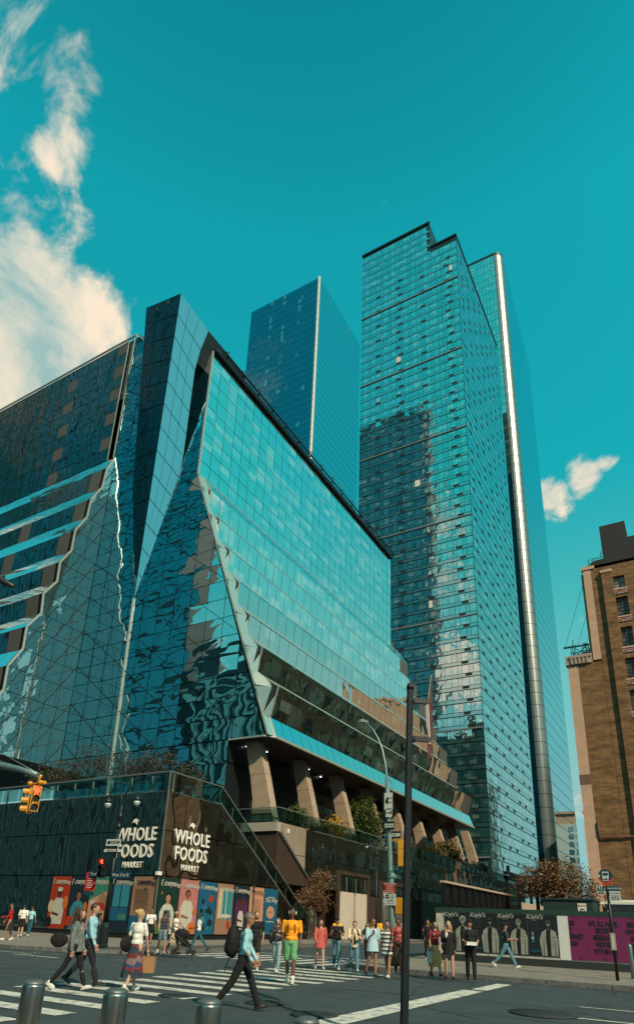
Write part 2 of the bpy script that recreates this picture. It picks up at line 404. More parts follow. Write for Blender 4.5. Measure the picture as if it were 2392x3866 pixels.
g.build('litter', mat('litter_paper', (.45, .45, .40), .8), road, kind='stuff')
# crossing stripes, stop line, lane lines
for i in range(14):
    y = 6.95 + 1.09 * i; x0 = -13.6 - random.uniform(-.1, .35); x1 = -9.45 - random.uniform(0, .3)
    g = MB(); g.quad((x0, y, .002), (x1, y, .002), (x1, y + .46, .002), (x0, y + .46, .002)); g.build('crossing_stripe', paint, road)
for i in range(9):
    x = -21.6 + .98 * i; g = MB(); g.quad((x, 23.6, .002), (x + .45, 23.6, .002), (x + .45, 27.8, .002), (x, 27.8, .002)); g.build('crossing_stripe', paint, road)
def marking(x0, y0, x1, y1, name='road_line'):
    g = MB(); g.quad((x0, y0, .002), (x1, y0, .002), (x1, y1, .002), (x0, y1, .002)); g.build(name, paint, road)
marking(-6.15, 6.6, -5.58, 18.9, 'stop_line'); marking(-6.05, 19.2, -5.6, 21.9, 'stop_line')
for (a, b, c, d_) in [(-2.9, 17.2, 6, 17.3), (-3.0, 14.95, 6, 15.07), (-3.0, 12.1, 5, 12.22), (-17, 11.0, -16, 11.1)]: marking(a, b, c, d_)
marking(-22.4, 29.2, -14.2, 29.5, 'stop_line')
for k in range(5): marking(-40 + 4.2 * k, 17.2 + .08 * (k % 2), -37.4 + 4.2 * k, 17.36)
marking(-60, 17.9, -23, 18.0)

def pavement(name, poly, z, kerb_edges, flags):
    """raised pavement of concrete flags with granite kerb stones along its street edges"""
    g = MB(); g.slab([(x, y, -.01) for x, y in poly], (0, 0, z - .03 + .01)); p = g.build(name, concd, kind='structure')
    ps = Panes('paving_flag', p, 240); xs = [q[0] for q in poly]; ys = [q[1] for q in poly]
    x0, y0, x1, y1 = flags
    pol3 = [Vector((a, b, z - .028)) for a, b in poly]
    def fn(i, j, pts): ps.add(pts, X, Y, conc, .028)
    # convex pieces only: clip flags to the convex corner polygon
    grid_on_poly(pol3, Vector((0, 0, z - .028)), X, Y, steps(x0, x1, 1.55), steps(y0, y1, 1.55), fn, gap=.02)
    ps.finish()
    for a, b in kerb_edges:
        a = Vector((*a, 0)); b = Vector((*b, 0)); n = max(1, round((b - a).length / 1.9)); t = (b - a).normalized(); nrm = Vector((t.y, -t.x, 0))
        for i in range(n):
            p0 = a + (b - a) * (i / n) + t * .012; p1 = a + (b - a) * ((i + 1) / n) - t * .012
            k = MB(); k.slab([p0 - nrm * .01, p1 - nrm * .01, p1 + nrm * .15, p0 + nrm * .15], (0, 0, z + .004)); k.build('kerb_stone', granite, p)
    return p
PW = .15
pavement('pavement_market_side', [(-95, 19.3), (-26, 19.3), (-23.6, 19.9), (-21.7, 21.3), (-20.9, 23.6), (-22.6, 36), (-24.4, 52), (-24.6, 140), (-95, 140)], PW,
         [((-95, 19.3), (-26, 19.3)), ((-26, 19.3), (-23.6, 19.9)), ((-23.6, 19.9), (-21.7, 21.3)), ((-21.7, 21.3), (-20.9, 23.6)), ((-20.9, 23.6), (-22.6, 36)), ((-22.6, 36), (-24.4, 52)), ((-24.4, 52), (-24.6, 140))], (-60, 19.3, -20.9, 90))
pavement('pavement_hoarding_side', [(-12.9, 25.6), (-12.2, 23.9), (-10.6, 23.1), (60, 22.9), (60, 62), (-13.3, 62)], PW,
         [((-13.3, 62), (-12.9, 25.6)), ((-12.9, 25.6), (-12.2, 23.9)), ((-12.2, 23.9), (-10.6, 23.1)), ((-10.6, 23.1), (30, 22.95))], (-13.3, 22.9, 3, 40))
pavement('pavement_near_side', [(-60, -6), (60, -6), (60, 6.3), (-60, 6.3)], PW, [((-20, 6.3), (20, 6.3))][:0], (-8, 2, 0, 6.3))
bpy.data.objects['pavement_market_side']; bpy.data.objects['pavement_hoarding_side']

def manhole(x, y, r, lab, z=.003):
    t = thing('manhole_cover', lab, 'manhole', (x, y, z)); m = mat('cast_iron', (.022, .034, .040), .75, .0, noise=.3, nscale=9)
    g = MB(); g.lathe((0, 0, 0), [(r * 1.12, 0), (r * 1.12, .012), (r * 1.02, .014), (r * 1.02, 0.0)], 28); g.build('frame', m, t)
    g = MB(); g.lathe((0, 0, 0), [(r, 0), (r, .010)], 28)
    for k in range(-4, 5):
        w = math.sqrt(max(0, 1 - (k / 4.6) ** 2)) * r * .9; g.box(-w, k * r * .2 - .015, .010, w, k * r * .2 + .015, .018)
    g.build('lid', m, t)
p = gp(1000, 3787); manhole(p.x, p.y, .38, 'round iron manhole cover in the asphalt just behind the walking man with the backpack')
p = gp(1185, 3832); manhole(p.x, p.y, .40, 'round iron manhole cover at the near end of the broad white stop line')
p = gp(2050, 3828); manhole(p.x, p.y, .62, 'wide iron manhole cover in the empty lane at lower right')
p = gp(662, 3760); manhole(p.x, p.y, .33, 'small iron cover between two zebra stripes right of the third bollard')

# ------------------------------------------------------------------ far towers
def tower_face(ps, O, U, w, h, du, rows, matfn, thick=.08, gap=.12, jit=.003, topfn=None, names=None):
    """vertical face: rows=[(z0,z1,kind)...]"""
    for r_, (z0, z1, kind) in enumerate(rows):
        us = du(r_, kind) if callable(du) else (du if isinstance(du, list) else steps(0, w, du))
        for i in range(len(us) - 1):
            u0, u1 = us[i] + gap / 2, us[i + 1] - gap / 2
            tp = topfn((u0 + u1) / 2) if topfn else 1e9
            if z0 >= tp: continue
            m = matfn(r_, i, kind)
            if m is None: continue
            ps.add([O + U * u0 + Z * z0, O + U * u1 + Z * z0, O + U * u1 + Z * min(z1, tp), O + U * u0 + Z * min(z1, tp)], U, Z, m, thick, jit, (names or {}).get(kind))
mull = mat('mullion_dark', (.02, .035, .04), .4, .4)
mullg = mat('mullion_grey', (.22, .25, .25), .5, .3)
G_tb = glass('tower_glass_green', (.02, .08, .09), (.85, 1, 1), .56, .015, .42, .035, .14, 1.5, detail=1)
G_tbw = glass('tower_glass_window', (.04, .15, .16), (.95, 1, 1), .62, .012, .42, .03, .2, 1.5, detail=1)
G_blind = mat('white_blind', (.75, .72, .62), .6)
G_vent = mat('vent_louvre', (.012, .016, .018), .6)
G_sp = glass('tower_spandrel', (.05, .13, .14), (.8, .95, .95), .5, .06, .3, .02)
G_a = glass('tower_glass_blue', (.008, .05, .07), (.72, .95, 1.0), .60, .02, .12, .03)
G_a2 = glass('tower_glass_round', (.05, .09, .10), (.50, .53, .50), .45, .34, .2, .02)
G_m = glass('tower_glass_deep', (.003, .04, .07), (.34, .62, .80), .36, .02, .2, .02)

def core(mb_name, pts, z0, z1, m, parent, tops=None):
    g = MB(); b = [(x, y, z0) for x, y in pts]; t = [(x, y, (tops[i] if tops else z1)) for i, (x, y) in enumerate(pts)]; n = len(pts)
    g.add(b + t, [tuple(range(n))[::-1], tuple(range(n, 2 * n))] + [(i, (i + 1) % n, n + (i + 1) % n, n + i) for i in range(n)]); return g.build(mb_name, m, parent)

def tower_residential():
    t = thing('residential_tower', 'tallest green glass tower with thin floor bands, small dark vents and a stepped roof', 'skyscraper', (-41.2, 150, 0))
    off = Vector((41.2, -150, 0))
    def loc(pts): return [(x + 41.2, y - 150) for x, y in pts]
    XL, XR, YF, YB = -76.4, -41.3, 150.1, 201
    core('wall', loc([(XL, YF), (XR, YF), (XR, YB), (XL, YB)]), 0, 221, mull, t)
    core('upper_wall', loc([(XL, YF), (-50.4, YF), (-50.4, 180), (XL, 180)]), 221.05, 233.5, mull, t)
    core('plant_room', loc([(-50.2, 153), (-44.5, 153), (-44.5, 175), (-50.2, 175)]), 221.05, 225.8, mat('plant_room_dark', (.02, .02, .022), .7), t)
    ps = Panes('window_pane', t, 300); sp = Panes('spandrel_panel', t, 120)
    fl = 3.42; nf = 68
    rnd = random.Random(3)
    widths = [1.0, 1.7, 1.0, 1.6, 1.5]
    us = [0.0]; k = 0
    while us[-1] < 35.0: us.append(us[-1] + widths[k % 5] * 1.08); k += 1
    us = [u * 35.1 / us[-1] for u in us]
    vents = [4, 9, 15, 21]
    def front(r_, i, kind):
        q = rnd.random()
        if q < .004: return G_blind
        return G_tbw if (i % 5 in (1, 3)) ^ (q < .22) else G_tb
    for f in range(nf):
        z0 = 3 + f * fl; big = (f % 9 == 4)
        top = 233.4 if True else 0
        u_end = 35.1 if z0 + fl < 221 else 26.0
        if z0 + fl > 233.4: break
        usf = [u for u in us if u <= u_end + .01]
        O = Vector((XL, YF - .06, 0))
        tower_face(ps, O, X, 0, 0, lambda r_, k_: usf, [(z0 + 1.15, z0 + fl - .12, 'w')], front, .06, .09, .004)
        for a, b in zip(steps(0, u_end, 5.8)[:-1], steps(0, u_end, 5.8)[1:]):
            sp.add([O + X * (a + .03) + Z * (z0 + .11), O + X * (b - .03) + Z * (z0 + .11), O + X * (b - .03) + Z * (z0 + 1.0), O + X * (a + .03) + Z * (z0 + 1.0)], X, Z, G_sp, .10, .002)
        if big: sp.add([O + X * 0 + Z * (z0 - .12), O + X * u_end + Z * (z0 - .12), O + X * u_end + Z * (z0 + .22), O + Z * (z0 + .22)], X, Z, mullg, .35, name='ledge')
        if z0 < 214:
            for kx, vi in enumerate(vents):
                if (f + kx) % 2 == 0 or kx in (1, 3):
                    u = us[min(vi, len(us) - 2)] + (.9 if f % 2 else 0); sp.add([O + X * u + Z * (z0 + .32), O + X * (u + 1.7) + Z * (z0 + .32), O + X * (u + 1.7) + Z * (z0 + .98), O + X * u + Z * (z0 + .98)], X, Z, G_vent, .16, name='vent')
        # right flank
        if z0 + fl < 221:
            Or = Vector((XR + .06, YF, 0)); ysr = steps(0, 50.6, 1.5)
            topz = lambda u: 221 - u * .30
            tower_face(ps, Or, Y, 0, 0, lambda r_, k_: ysr, [(z0 + 1.15, z0 + fl - .12, 'w')], lambda r_, i, k_: G_tb if rnd.random() > .25 else G_tbw, .06, .09, .004)
            for a, b in zip(steps(0, 50.6, 12)[:-1], steps(0, 50.6, 12)[1:]):
                sp.add([Or + Y * (a + .03) + Z * (z0 + .11), Or + Y * (b - .03) + Z * (z0 + .11), Or + Y * (b - .03) + Z * (z0 + 1.0), Or + Y * (a + .03) + Z * (z0 + 1.0)], Y, Z, G_sp, .10, .002)
            for kx, u in enumerate((3, 9.5, 17, 24, 31, 38, 45)):
                if (f + kx) % 3: sp.add([Or + Y * u + Z * (z0 + .32), Or + Y * (u + 1.9) + Z * (z0 + .32), Or + Y * (u + 1.9) + Z * (z0 + .98), Or + Y * u + Z * (z0 + .98)], Y, Z, G_vent, .16, name='vent')
    ps.finish(); sp.finish()
    g = MB(); g.box(-35.3, -.25, 233.4, -9.0, .1, 234.2); g.box(-9.0, -.25, 220.9, .15, .1, 221.6); g.box(-.05, .1, 220.9, .15, 50.8, 221.5); g.build('parapet', mull, t)
tower_residential()

def tower_round():
    t = thing('round_cornered_tower', 'slender blue glass tower with a bright rounded metal-like corner right of the green tower', 'skyscraper', (-45, 220, 0))
    XL, XC, YF, YB = -57.5, -39.8, 220.0, 267.0; r = 3.6
    arc = [(XC - r + r * math.sin(a), YF + r - r * math.cos(a)) for a in [i * math.pi / 2 / 7 for i in range(8)]]
    pts = [(XL, YF)] + arc + [(XC, YB), (XL, YB)]; pin = [(x - .15 if x > -57 else x, y + .12) for x, y in pts]
    tops = [299.5] * (len(arc) + 1) + [272, 285]
    L0 = [(x + 45, y - 220) for x, y in pin]
    core('wall', L0, 0, 0, mull, t, tops)
    ps = Panes('glass_panel', t, 300)
    fl = 4.45; z = 4.0
    def top(u): return 299.3 - u * (27.5 / 44)
    while z < 300:
        z1 = z + fl
        if z1 < 299.5:
            tower_face(ps, Vector((XL, YF, 0)), X, 0, 0, steps(0, XC - r - XL, 1.55), [(z, z1 - .16, 'w')], lambda a, b, c: G_m if z < 170 else G_tbw, .06, .10, .003)
            for i in range(7):
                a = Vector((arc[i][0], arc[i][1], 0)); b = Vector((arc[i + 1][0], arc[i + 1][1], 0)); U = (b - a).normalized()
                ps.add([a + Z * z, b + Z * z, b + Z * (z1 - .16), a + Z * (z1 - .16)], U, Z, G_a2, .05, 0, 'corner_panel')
        us = steps(0, YB - YF - r, 6.2)
        for i in range(len(us) - 1):
            u0, u1 = us[i] + .02, us[i + 1] - .02; ta, tb = top(u0), top(u1)
            if z > tb: continue
            O = Vector((XC, YF + r, 0))
            ps.add([O + Y * u0 + Z * z, O + Y * u1 + Z * z, O + Y * u1 + Z * min(z1 - .2, tb), O + Y * u0 + Z * min(z1 - .2, ta)], Y, Z, G_a, .06, .0008)
        z = z1
    ps.finish()
    # small cylinders sticking out low on the flank
    lm = mat('floodlight_grey', (.2, .21, .2), .4, .5)
tower_round()

def tower_office():
    t = thing('dark_office_tower', 'deep blue office tower with one pale bright edge rising behind the pleated building', 'skyscraper', (-126, 200, 0))
    XL, XC, YF, YB = -169.2, -126.3, 200.0, 246.5; ch = 1.0
    core('wall', [(XL + 126, .15), (XC - ch + 126 - .1, .15), (XC + 126 - .15, ch), (XC + 126 - .15, YB - YF), (XL + 126, YB - YF)], 0, 312, mull, t)
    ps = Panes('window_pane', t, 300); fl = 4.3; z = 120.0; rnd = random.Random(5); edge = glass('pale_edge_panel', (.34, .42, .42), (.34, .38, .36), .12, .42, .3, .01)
    lit = glass('tower_glass_lit', (.05, .20, .23), (.6, .8, .85), .3, .03, .2, .03)
    while z < 312:
        zt = min(z + fl - .22, 312)
        tower_face(ps, Vector((XL, YF, 0)), X, 0, 0, steps(0, XC - ch - XL, 1.62), [(z, z + 2.6, 'w'), (z + 2.75, zt, 's')], lambda a, i, k: (lit if rnd.random() < .006 or (i in (8, 13, 19) and rnd.random() < .22) else G_m), .06, .10, .003)
        tower_face(ps, Vector((XC, YF + ch, 0)), Y, 0, 0, steps(0, YB - YF - ch, 1.62), [(z, zt, 'w')], lambda a, i, k: (lit if rnd.random() < .01 else G_a), .06, .10, .002)
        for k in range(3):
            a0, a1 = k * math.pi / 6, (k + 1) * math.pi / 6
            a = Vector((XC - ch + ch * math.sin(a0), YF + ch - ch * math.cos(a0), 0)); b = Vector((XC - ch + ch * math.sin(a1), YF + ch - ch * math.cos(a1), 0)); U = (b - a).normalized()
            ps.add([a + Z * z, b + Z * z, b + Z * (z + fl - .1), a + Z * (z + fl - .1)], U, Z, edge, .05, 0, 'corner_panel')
        z += fl
    ps.finish()
tower_office()

# ------------------------------------------------------------------ buildings across the avenue (behind the camera), seen mirrored in the glass
def simple_block(name, lab, cat, x0, y0, x1, y1, h, wallm, winm, du, fl, faces, z0=1.5, wfrac=(.6, .6), limit=60):
    t = thing(name, lab, cat, (x0, y0, 0)); g = MB(); g.box(0, 0, 0, x1 - x0, y1 - y0, h); g.build('wall', wallm, t)
    g = MB(); g.box(-.3, -.3, h + .003, x1 - x0 + .3, y1 - y0 + .3, h + 1.2); g.build('parapet', wallm, t)
    ps = Panes('window', t, limit)
    for fc in faces:
        if fc == 'N': O, U, w = Vector((x1, y1, 0)), -X, x1 - x0
        if fc == 'S': O, U, w = Vector((x0, y0, 0)), X, x1 - x0
        if fc == 'E': O, U, w = Vector((x1, y0, 0)), Y, y1 - y0
        if fc == 'W': O, U, w = Vector((x0, y1, 0)), -Y, y1 - y0
        n = int(w / du); z = z0
        while z + fl < h:
            for i in range(n):
                a = (i + .5) * w / n; ww = du * wfrac[0] / 2
                ps.add([O + U * (a - ww) + Z * z, O + U * (a + ww) + Z * z, O + U * (a + ww) + Z * (z + fl * wfrac[1]), O + U * (a - ww) + Z * (z + fl * wfrac[1])], U, Z, winm, .05, .002)
            z += fl
    ps.finish(); return t
dkwin = glass('plain_dark_glass', (.01, .02, .025), (.6, .8, .85), .15, .05, .3, .01)
tealwin = glass('teal_glass', (.012, .40, .56), (.30, .6, .7), .14, .10, .1, .01)
simple_block('teal_office_tower', 'tall teal office tower across the avenue, seen only mirrored in the glass', 'skyscraper', -215, -52, -122, -42, 345, mat('teal_tower_line', (.004, .02, .03), .6), tealwin, 4.6, 7.2, 'N', 2, (.95, .80), 4)
simple_block('navy_tower', 'dark navy tower mirrored in the upper left windows of the pleated building', 'skyscraper', -330, -70, -218, -44, 300, mat('navy_wall', (.006, .018, .03), .6), dkwin, 6.0, 4.4, 'N', 2, (.9, .7), 4)
def striped_block():
    t = thing('finned_dark_building', 'dark building with close vertical fins, seen as wavy stripes in the lower glass', 'building', (-110, -41, 0))
    g = MB(); g.box(-6, -30, 0, 76, 0, 72); g.build('wall', mat('finned_wall', (.008, .016, .022), .6), t)
    fm = mat('pale_fin', (.62, .74, .72), .5); g = MB(); x = -6.0
    while x < 76: g.box(x, 0.003, 0, x + 1.0, .9, 58); x += 2.9
    g.build('fin', fm, t, kind='stuff')
    g = MB(); g.box(-95, -30, 0, -6.1, 0, 30); g.build('low_wall', MATS['finned_wall'], t); g = MB(); x = -95.0
    while x < -7: g.box(x, 0.003, 0, x + 1.0, .9, 29); x += 2.9
    g.build('fin', fm, t, kind='stuff')
    g = MB(); g.box(-6, .003, 59, 76, .5, 61); g.box(-6, .003, 63, 76, .4, 64); g.build('cornice', fm, t)
striped_block()
simple_block('far_teal_slab', 'far teal office slab behind the camera, only mirrored in the recessed glass', 'skyscraper', 190, -420, 360, -215, 345, mat('teal_tower_line', (.004, .02, .03), .6), tealwin, 5, 4.6, 'NW', 2, (.96, .84), 4)  # added out of view, to block bright sky in the recessed wall's reflection
simple_block('pink_apartment_block', 'pale pink apartment block behind the brick warehouse, seen mirrored low in the green tower', 'building', -4, 172, 28, 300, 62, mat('pink_stone', (.48, .34, .25), .8, noise=.15, nscale=.5), dkwin, 4.2, 3.4, 'WE', 2, (.45, .5), 4)

# ------------------------------------------------------------------ distant white gridded building
def far_grid():
    P = don(1383, 1935, 1, 330); x0 = P.x + .8; top = P.z
    t = thing('white_gridded_building', 'distant white building with rows of small blue windows in the gap beside the brick warehouse', 'building', (x0, 330, 0))
    wm = mat('white_grid_wall', (.62, .66, .64), .6); cm = mat('orange_core', (.62, .36, .24), .7)
    g = MB(); g.box(0, 0, 0, 26, 25, top - 6); g.build('wall', wm, t)
    g = MB(); g.box(.5, .5, top - 5.9, 25, 20, top - 1.2); g.build('upper_wall', cm, t)
    g = MB(); g.box(7.2, -.6, top - 26, 8.4, .6, top + 3); g.box(0, -.3, top - 1.19, 26, 20, top); g.build('mast', cm, t)
    g = MB(); g.box(2, 3, top + .01, 5, 6, top + 2); g.box(8.5, 3, top + .01, 10, 6, top + 8); g.build('plant_room', mull, t)
    ps = Panes('window', t, 200); bw = glass('far_blue_window', (.03, .15, .2), (.7, .9, 1), .3, .05)
    k = 0; z = top - 9.5
    while z > 5:
        for i in range(6):
            a = 1.0 + i * 3.3; w = 2.4 if (k // 3) % 2 else 1.9
            ps.add([Vector((x0 + a, 329.98, z)), Vector((x0 + a + w, 329.98, z)), Vector((x0 + a + w, 329.98, z + 2.3)), Vector((x0 + a, 329.98, z + 2.3))], X, Z, bw, .1, .003)
        z -= 3.6; k += 1
    ps.finish()
far_grid()

# ================================================================== THE PLEATED GLASS BUILDING
G_pl = glass('pleat_glass', (.05, .24, .26), (1, 1, 1), .70, .008, .35, .012, .4, 1.75, blindcol=(.34, .52, .46))
G_pw = glass('pleat_window', (.03, .035, .03), (.98, .95, .9), .74, .004, .5, .028, .10, 1.75, detail=0)
G_st = glass('pleat_step', (.02, .15, .18), (.9, 1, 1), .80, .02, .4, .006)
G_cw = glass('curtain_wall', (.006, .06, .08), (.76, .97, 1.0), .72, .006, .42, .024, detail=0, stretch=(.8, .8, 1.7))
G_wg = glass('wing_window', (.006, .014, .018), (.85, 1, 1), .34, .006, .45, .05, detail=0, stretch=(1.6, 1.6, .45))
G_ws = glass('wing_step', (.10, .20, .19), (1, 1, 1), .80, .02, .3, .005)
G_fin = glass('fin_panel', (.09, .50, .72), (.9, 1, 1), .30, .05, .2, .004)  # cyan base colour stands in for sky mirrored on the fin's right face
louv = mat('grey_louvre', (.085, .085, .08), .6, noise=.15, nscale=20)
steel = mat('brushed_frame', (.30, .36, .35), .35, .7)
dframe = mat('dark_frame', (.012, .02, .024), .45, .3)
pale = mat('pale_trim', (.42, .50, .46), .35, .4)

def pleated():
    t = thing('pleated_glass_building', 'broad glass office building whose lower floors step outward in pleats over slanted concrete columns', 'office building', (-57, 43.8, 0))
    ox, oy = -57, 43.8
    def bld(g, *a, **k):
        g.v = [(v[0] - ox, v[1] - oy, v[2]) for v in g.v]; return g.build(*a, **k)
    # ---- profile of the street flank, top to bottom: (x, z, kind of the segment below)
    prof = [(-42.4, 48.0, 's'), (-41.0, 45.8, 'w'), (-41.1, 43.3, 's'), (-39.3, 41.5, 'w'), (-39.4, 39.0, 's'), (-37.5, 37.2, 'w'), (-37.6, 34.8, 's'),
            (-35.9, 33.0, 'w'), (-36.0, 30.6, 's'), (-34.2, 29.0, 'w'), (-34.4, 26.9, 's'), (-32.5, 25.3, 'w'), (-32.9, 22.8, 's'), (-30.4, 21.1, 'w'), (-31.1, 18.3, 'f'), (-30.35, 16.45, None)]
    Y0, Y1 = 43.8, 101.5; YT = 97.0; ZT = 65.9
    W = [(x, z) for x, z, k in prof]
    # solid body
    xl_ = lambda z: -42.45 + (48 - z) * (11.85 / 31.55)
    g = MB()
    poly = [(-60, 14.5), (-34.8, 14.5), (-34.8, 16.5)] + [(x - .12, z) for x, z in W[::-1]] + [(-42.52, 48), (-60, 48)]
    n = len(poly)
    # body as a closed prism (end caps triangulated from the back edge)
    a = [(min(x, (-42.6 if z > 48 else xl_(z) - .25)), Y0 + .12, z) for x, z in poly]; a2 = [(x, Y0 + .78, z) for x, z in poly]; b = [(x, Y1 - .1, z) for x, z in poly]
    g.add(a + a2 + b, [tuple(range(n)), tuple(range(3 * n - 1, 2 * n - 1, -1))] + [(i, n + i, n + (i + 1) % n, (i + 1) % n) for i in range(n)] + [(n + i, 2 * n + i, 2 * n + (i + 1) % n, n + (i + 1) % n) for i in range(n)])
    bld(g, 'wall', dframe, t)
    g = MB(); g.box(-60, Y0 + .12, 48.004, -42.52, YT, ZT); bld(g, 'upper_wall', dframe, t)
    g = MB(); g.box(-57 + .1, Y0 + .1, 8, -34.9, Y0 + 12, 14.49); bld(g, 'lower_wall', dframe, t)
    # soffit over the columns and its lights
    g = MB(); g.box(-39.9, Y0 + .2, 16.44, -30.5, Y1 - .2, 16.497); bld(g, 'soffit', mat('soffit_dark', (.035, .028, .024), .6), t)
    # ---- upper flank: big square panes
    ps = Panes('window_pane', t, 300)
    rnd = random.Random(11)
    def up(i, j, pts): ps.add(pts, Y, Z, G_pl, .06, .0035)
    grid_on_poly([Vector((-42.5, Y0, 48.05)), Vector((-42.5, YT, 48.05)), Vector((-42.5, YT, ZT)), Vector((-42.5, Y0, ZT))], Vector((-42.5, Y0, 48.05)), Y, Z, steps(0, YT - Y0, 1.78), steps(0, ZT - 48.05, 2.05), up, .07)
    ps.finish()
    YS = Y0 + .8
    xl = lambda z: -42.45 + (48 - z) * (11.85 / 31.55)
    pw = Panes('pleat_window', t, 290); st = Panes('pleat_spandrel', t, 290)
    for k in range(len(prof) - 1):
        x0, z0, kind = prof[k]; x1, z1, _ = prof[k + 1]
        V = Vector((x0 - x1, 0, z0 - z1)); ln = V.length; V.normalize()
        # the stepped floors end a little staggered at the far tip
        ye = Y1 - (0.0 if kind != 'w' else .3)
        m = {'w': G_pw, 's': G_st, 'f': G_st}[kind]; P = {'w': pw, 's': st, 'f': st}[kind]
        if kind == 'w' and z0 > 34: m = G_pl
        us = steps(0, ye - YS, 1.78 if kind != 'f' else 1.6)
        for i in range(len(us) - 1):
            u0, u1 = us[i] + .03, us[i + 1] - .03
            O = Vector((x1, YS, z1)); mm = m
            if kind == 'w' and i >= len(us) - 3: mm = louv
            P.add([O + Y * u0 + V * .04, O + Y * u1 + V * .04, O + Y * u1 + V * (ln - .04), O + Y * u0 + V * (ln - .04)], Y, V, mm, .05, .004 if kind == 'w' else .002)
    pw.finish(); st.finish()
    # folded facets between the straight crease and the pleats
    cf = Panes('corner_facet', t, 120); G_cf = glass('corner_facet_glass', (.26, .38, .36), (1, 1, 1), .30, .02, .3, .01)
    for k in range(len(prof) - 1):
        x0, z0, kd = prof[k]; x1, z1, _ = prof[k + 1]
        for j in range(1):
            f0, f1 = 0, 1
            def pt(f, x, z): return Vector((xl(z) + (x - xl(z)) * f, Y0 + .8 * f, z))
            q = [pt(f0, x1, z1), pt(f1, x1, z1), pt(f1, x0, z0), pt(f0, x0, z0)]
            c = sum(q, Vector()) / 4; U_ = ((q[1] - q[0]) + (q[2] - q[3])).normalized(); V_ = (q[3] - q[0]) + (q[2] - q[1]); V_ = (V_ - U_ * V_.dot(U_)).normalized()
            cf.add([c + (p - c) * .995 for p in q], U_, V_, G_cf, .04, .002)
    cf.finish()
    g = MB(); g.bar((xl(48), Y0 - .03, 48), (xl(16.5), Y0 - .03, 16.5), .16, .12, 0, up=(0, 1, 0))
    for k in range(len(prof) - 1):
        if prof[k][2] == 's': g.bar((prof[k][0] + .06, YS, prof[k][1]), (prof[k][0] + .06, Y1 - .2, prof[k][1]), .12, .10)
        a = Vector((prof[k][0] + .05, YS - .03, prof[k][1])); b = Vector((prof[k + 1][0] + .05, YS - .03, prof[k + 1][1])); g.bar(a, b, .12, .10, 0, up=(0, 1, 0))
    g.bar((-42.44, Y0 - .02, 48), (-42.44, Y0 - .02, 66.2), .22, .18)
    g.bar((-30.3, Y0 + .75, 16.40), (-30.3, Y1, 16.40), .25, .22); g.bar((-30.3, Y0 + .75, 16.40), (-31.0, Y0, 16.41), .16, .14); g.bar((-31.0, Y0 - .05, 16.40), (-34.8, Y0 - .05, 16.42), .16, .14)
    bld(g, 'edge_trim', pale, t)
    # ---- roof edge: dark gutter rail, brackets and guard rail
    g = MB(); g.bar((-42.3, Y0, 66.35), (-42.3, YT, 66.3), .7, .55); g.bar((-41.7, Y0 + 1, 66.9), (-41.7, YT, 66.85), .18, .18)
    y = Y0 + 2
    while y < YT: g.bar((-42.6, y, 66.6), (-41.6, y, 66.9), .14, .14); g.tube([(-42.0, y, 66.6), (-41.6, y, 67.4), (-42.2, y, 67.9)], .06, 5); y += 3.4
    bld(g, 'roof_track', dframe, t)
    g = MB(); y = Y0 - .4
    for hz in (66.95, 67.35, 67.8): g.tube([(-43.4, Y0, hz), (-43.4, YT, hz)], .035, 5); g.tube([(-44.6, Y0 - .2, hz), (-43.4, Y0 + .2, hz)], .03, 5)
    while y < YT: g.tube([(-43.4, y, 66.3), (-43.4, y, 67.8)], .035, 5); y += 1.5
    bld(g, 'guard_rail', steel, t)
    # ---- recessed glass wall between the two wings
    ps = Panes('curtain_wall_panel', t, 300)
    yc = Y0
    def cw(i, j, pts): ps.add(pts, X, Z, G_cw, .05, .010)
    polyA = [(-57, 48), (-42.62, 48), (-42.62, 66.2), (-57, 66.2)]
    polyL = [(-57, 66.2), (-53.4, 66.2), (-53.4, 73.0), (-55.6, 75.6), (-57, 77.0)]
    polyB = [(-57, 16.5), (-31.0, 16.5), (-42.55, 48), (-57, 48)]
    polyC = [(-57, 10.2), (-34.8, 10.2), (-34.8, 16.48), (-57, 16.48)]
    xs = steps(-57, -30, 2.25); zs = [10.2 + 2.08 * k for k in range(34)]
    Oc = Vector((0, yc, 0))
    for pl in (polyA, polyL, polyB, polyC):
        grid_on_poly([Vector((a, yc, b)) for a, b in pl], Oc, X, Z, xs, zs, cw, .07)
    ps.finish()
    g = MB()
    # diagonal braces across the recessed wall and the tall seam
    def brace(x0, z0, x1, z1, w=.10): g.bar((x0, yc - .08, z0), (x1, yc - .08, z1), w, .07, up=(0, 1, 0))
    sl = (49.99 - 52.82) / (55.73 - 52.66); sl = -.80
    for k in range(17):
        z0 = 80 - 4.4 * k; x0, x1 = -57, -34.0; z1 = z0 + sl * (x1 - x0)
        xr = lambda z: (-42.5 if z > 48 else -42.5 + (48 - z) * .375)
        # trim to the polygon
        pts = []
        for s in range(41):
            x = x0 + (x1 - x0) * s / 40; z = z0 + sl * (x - x0)
            if z < (10.3 if x < -34.8 else 16.6) or x > xr(z) - .2 or z > (66 if x > -53.4 else 74): continue
            pts.append((x, z))
        if len(pts) > 1: brace(*pts[0], *pts[-1], .05)
    bld(g, 'brace', mat('brace_dark', (.004, .012, .016), .8, 0, spec=.1), t)
    g = MB(); g.bar((-49.6, yc - .12, 34.0), (-49.0, yc - .12, 10.3), .16, .16); bld(g, 'seam', pale, t)
    # ---- tapering fin standing out of the recessed wall
    A = don(432, 700, 1, 39.3); B = don(350, 735, 1, 40.3); C_ = don(498, 790, 1, 44.6); D = don(468, 862, 1, 44.6); E_ = don(432, 1130, 1, 43.9); T = don(320, 1430, 1, 43.72)
    Lf = don(318, 1160, 1, 43.9); Lm = don(345, 800, 1, 43.9)
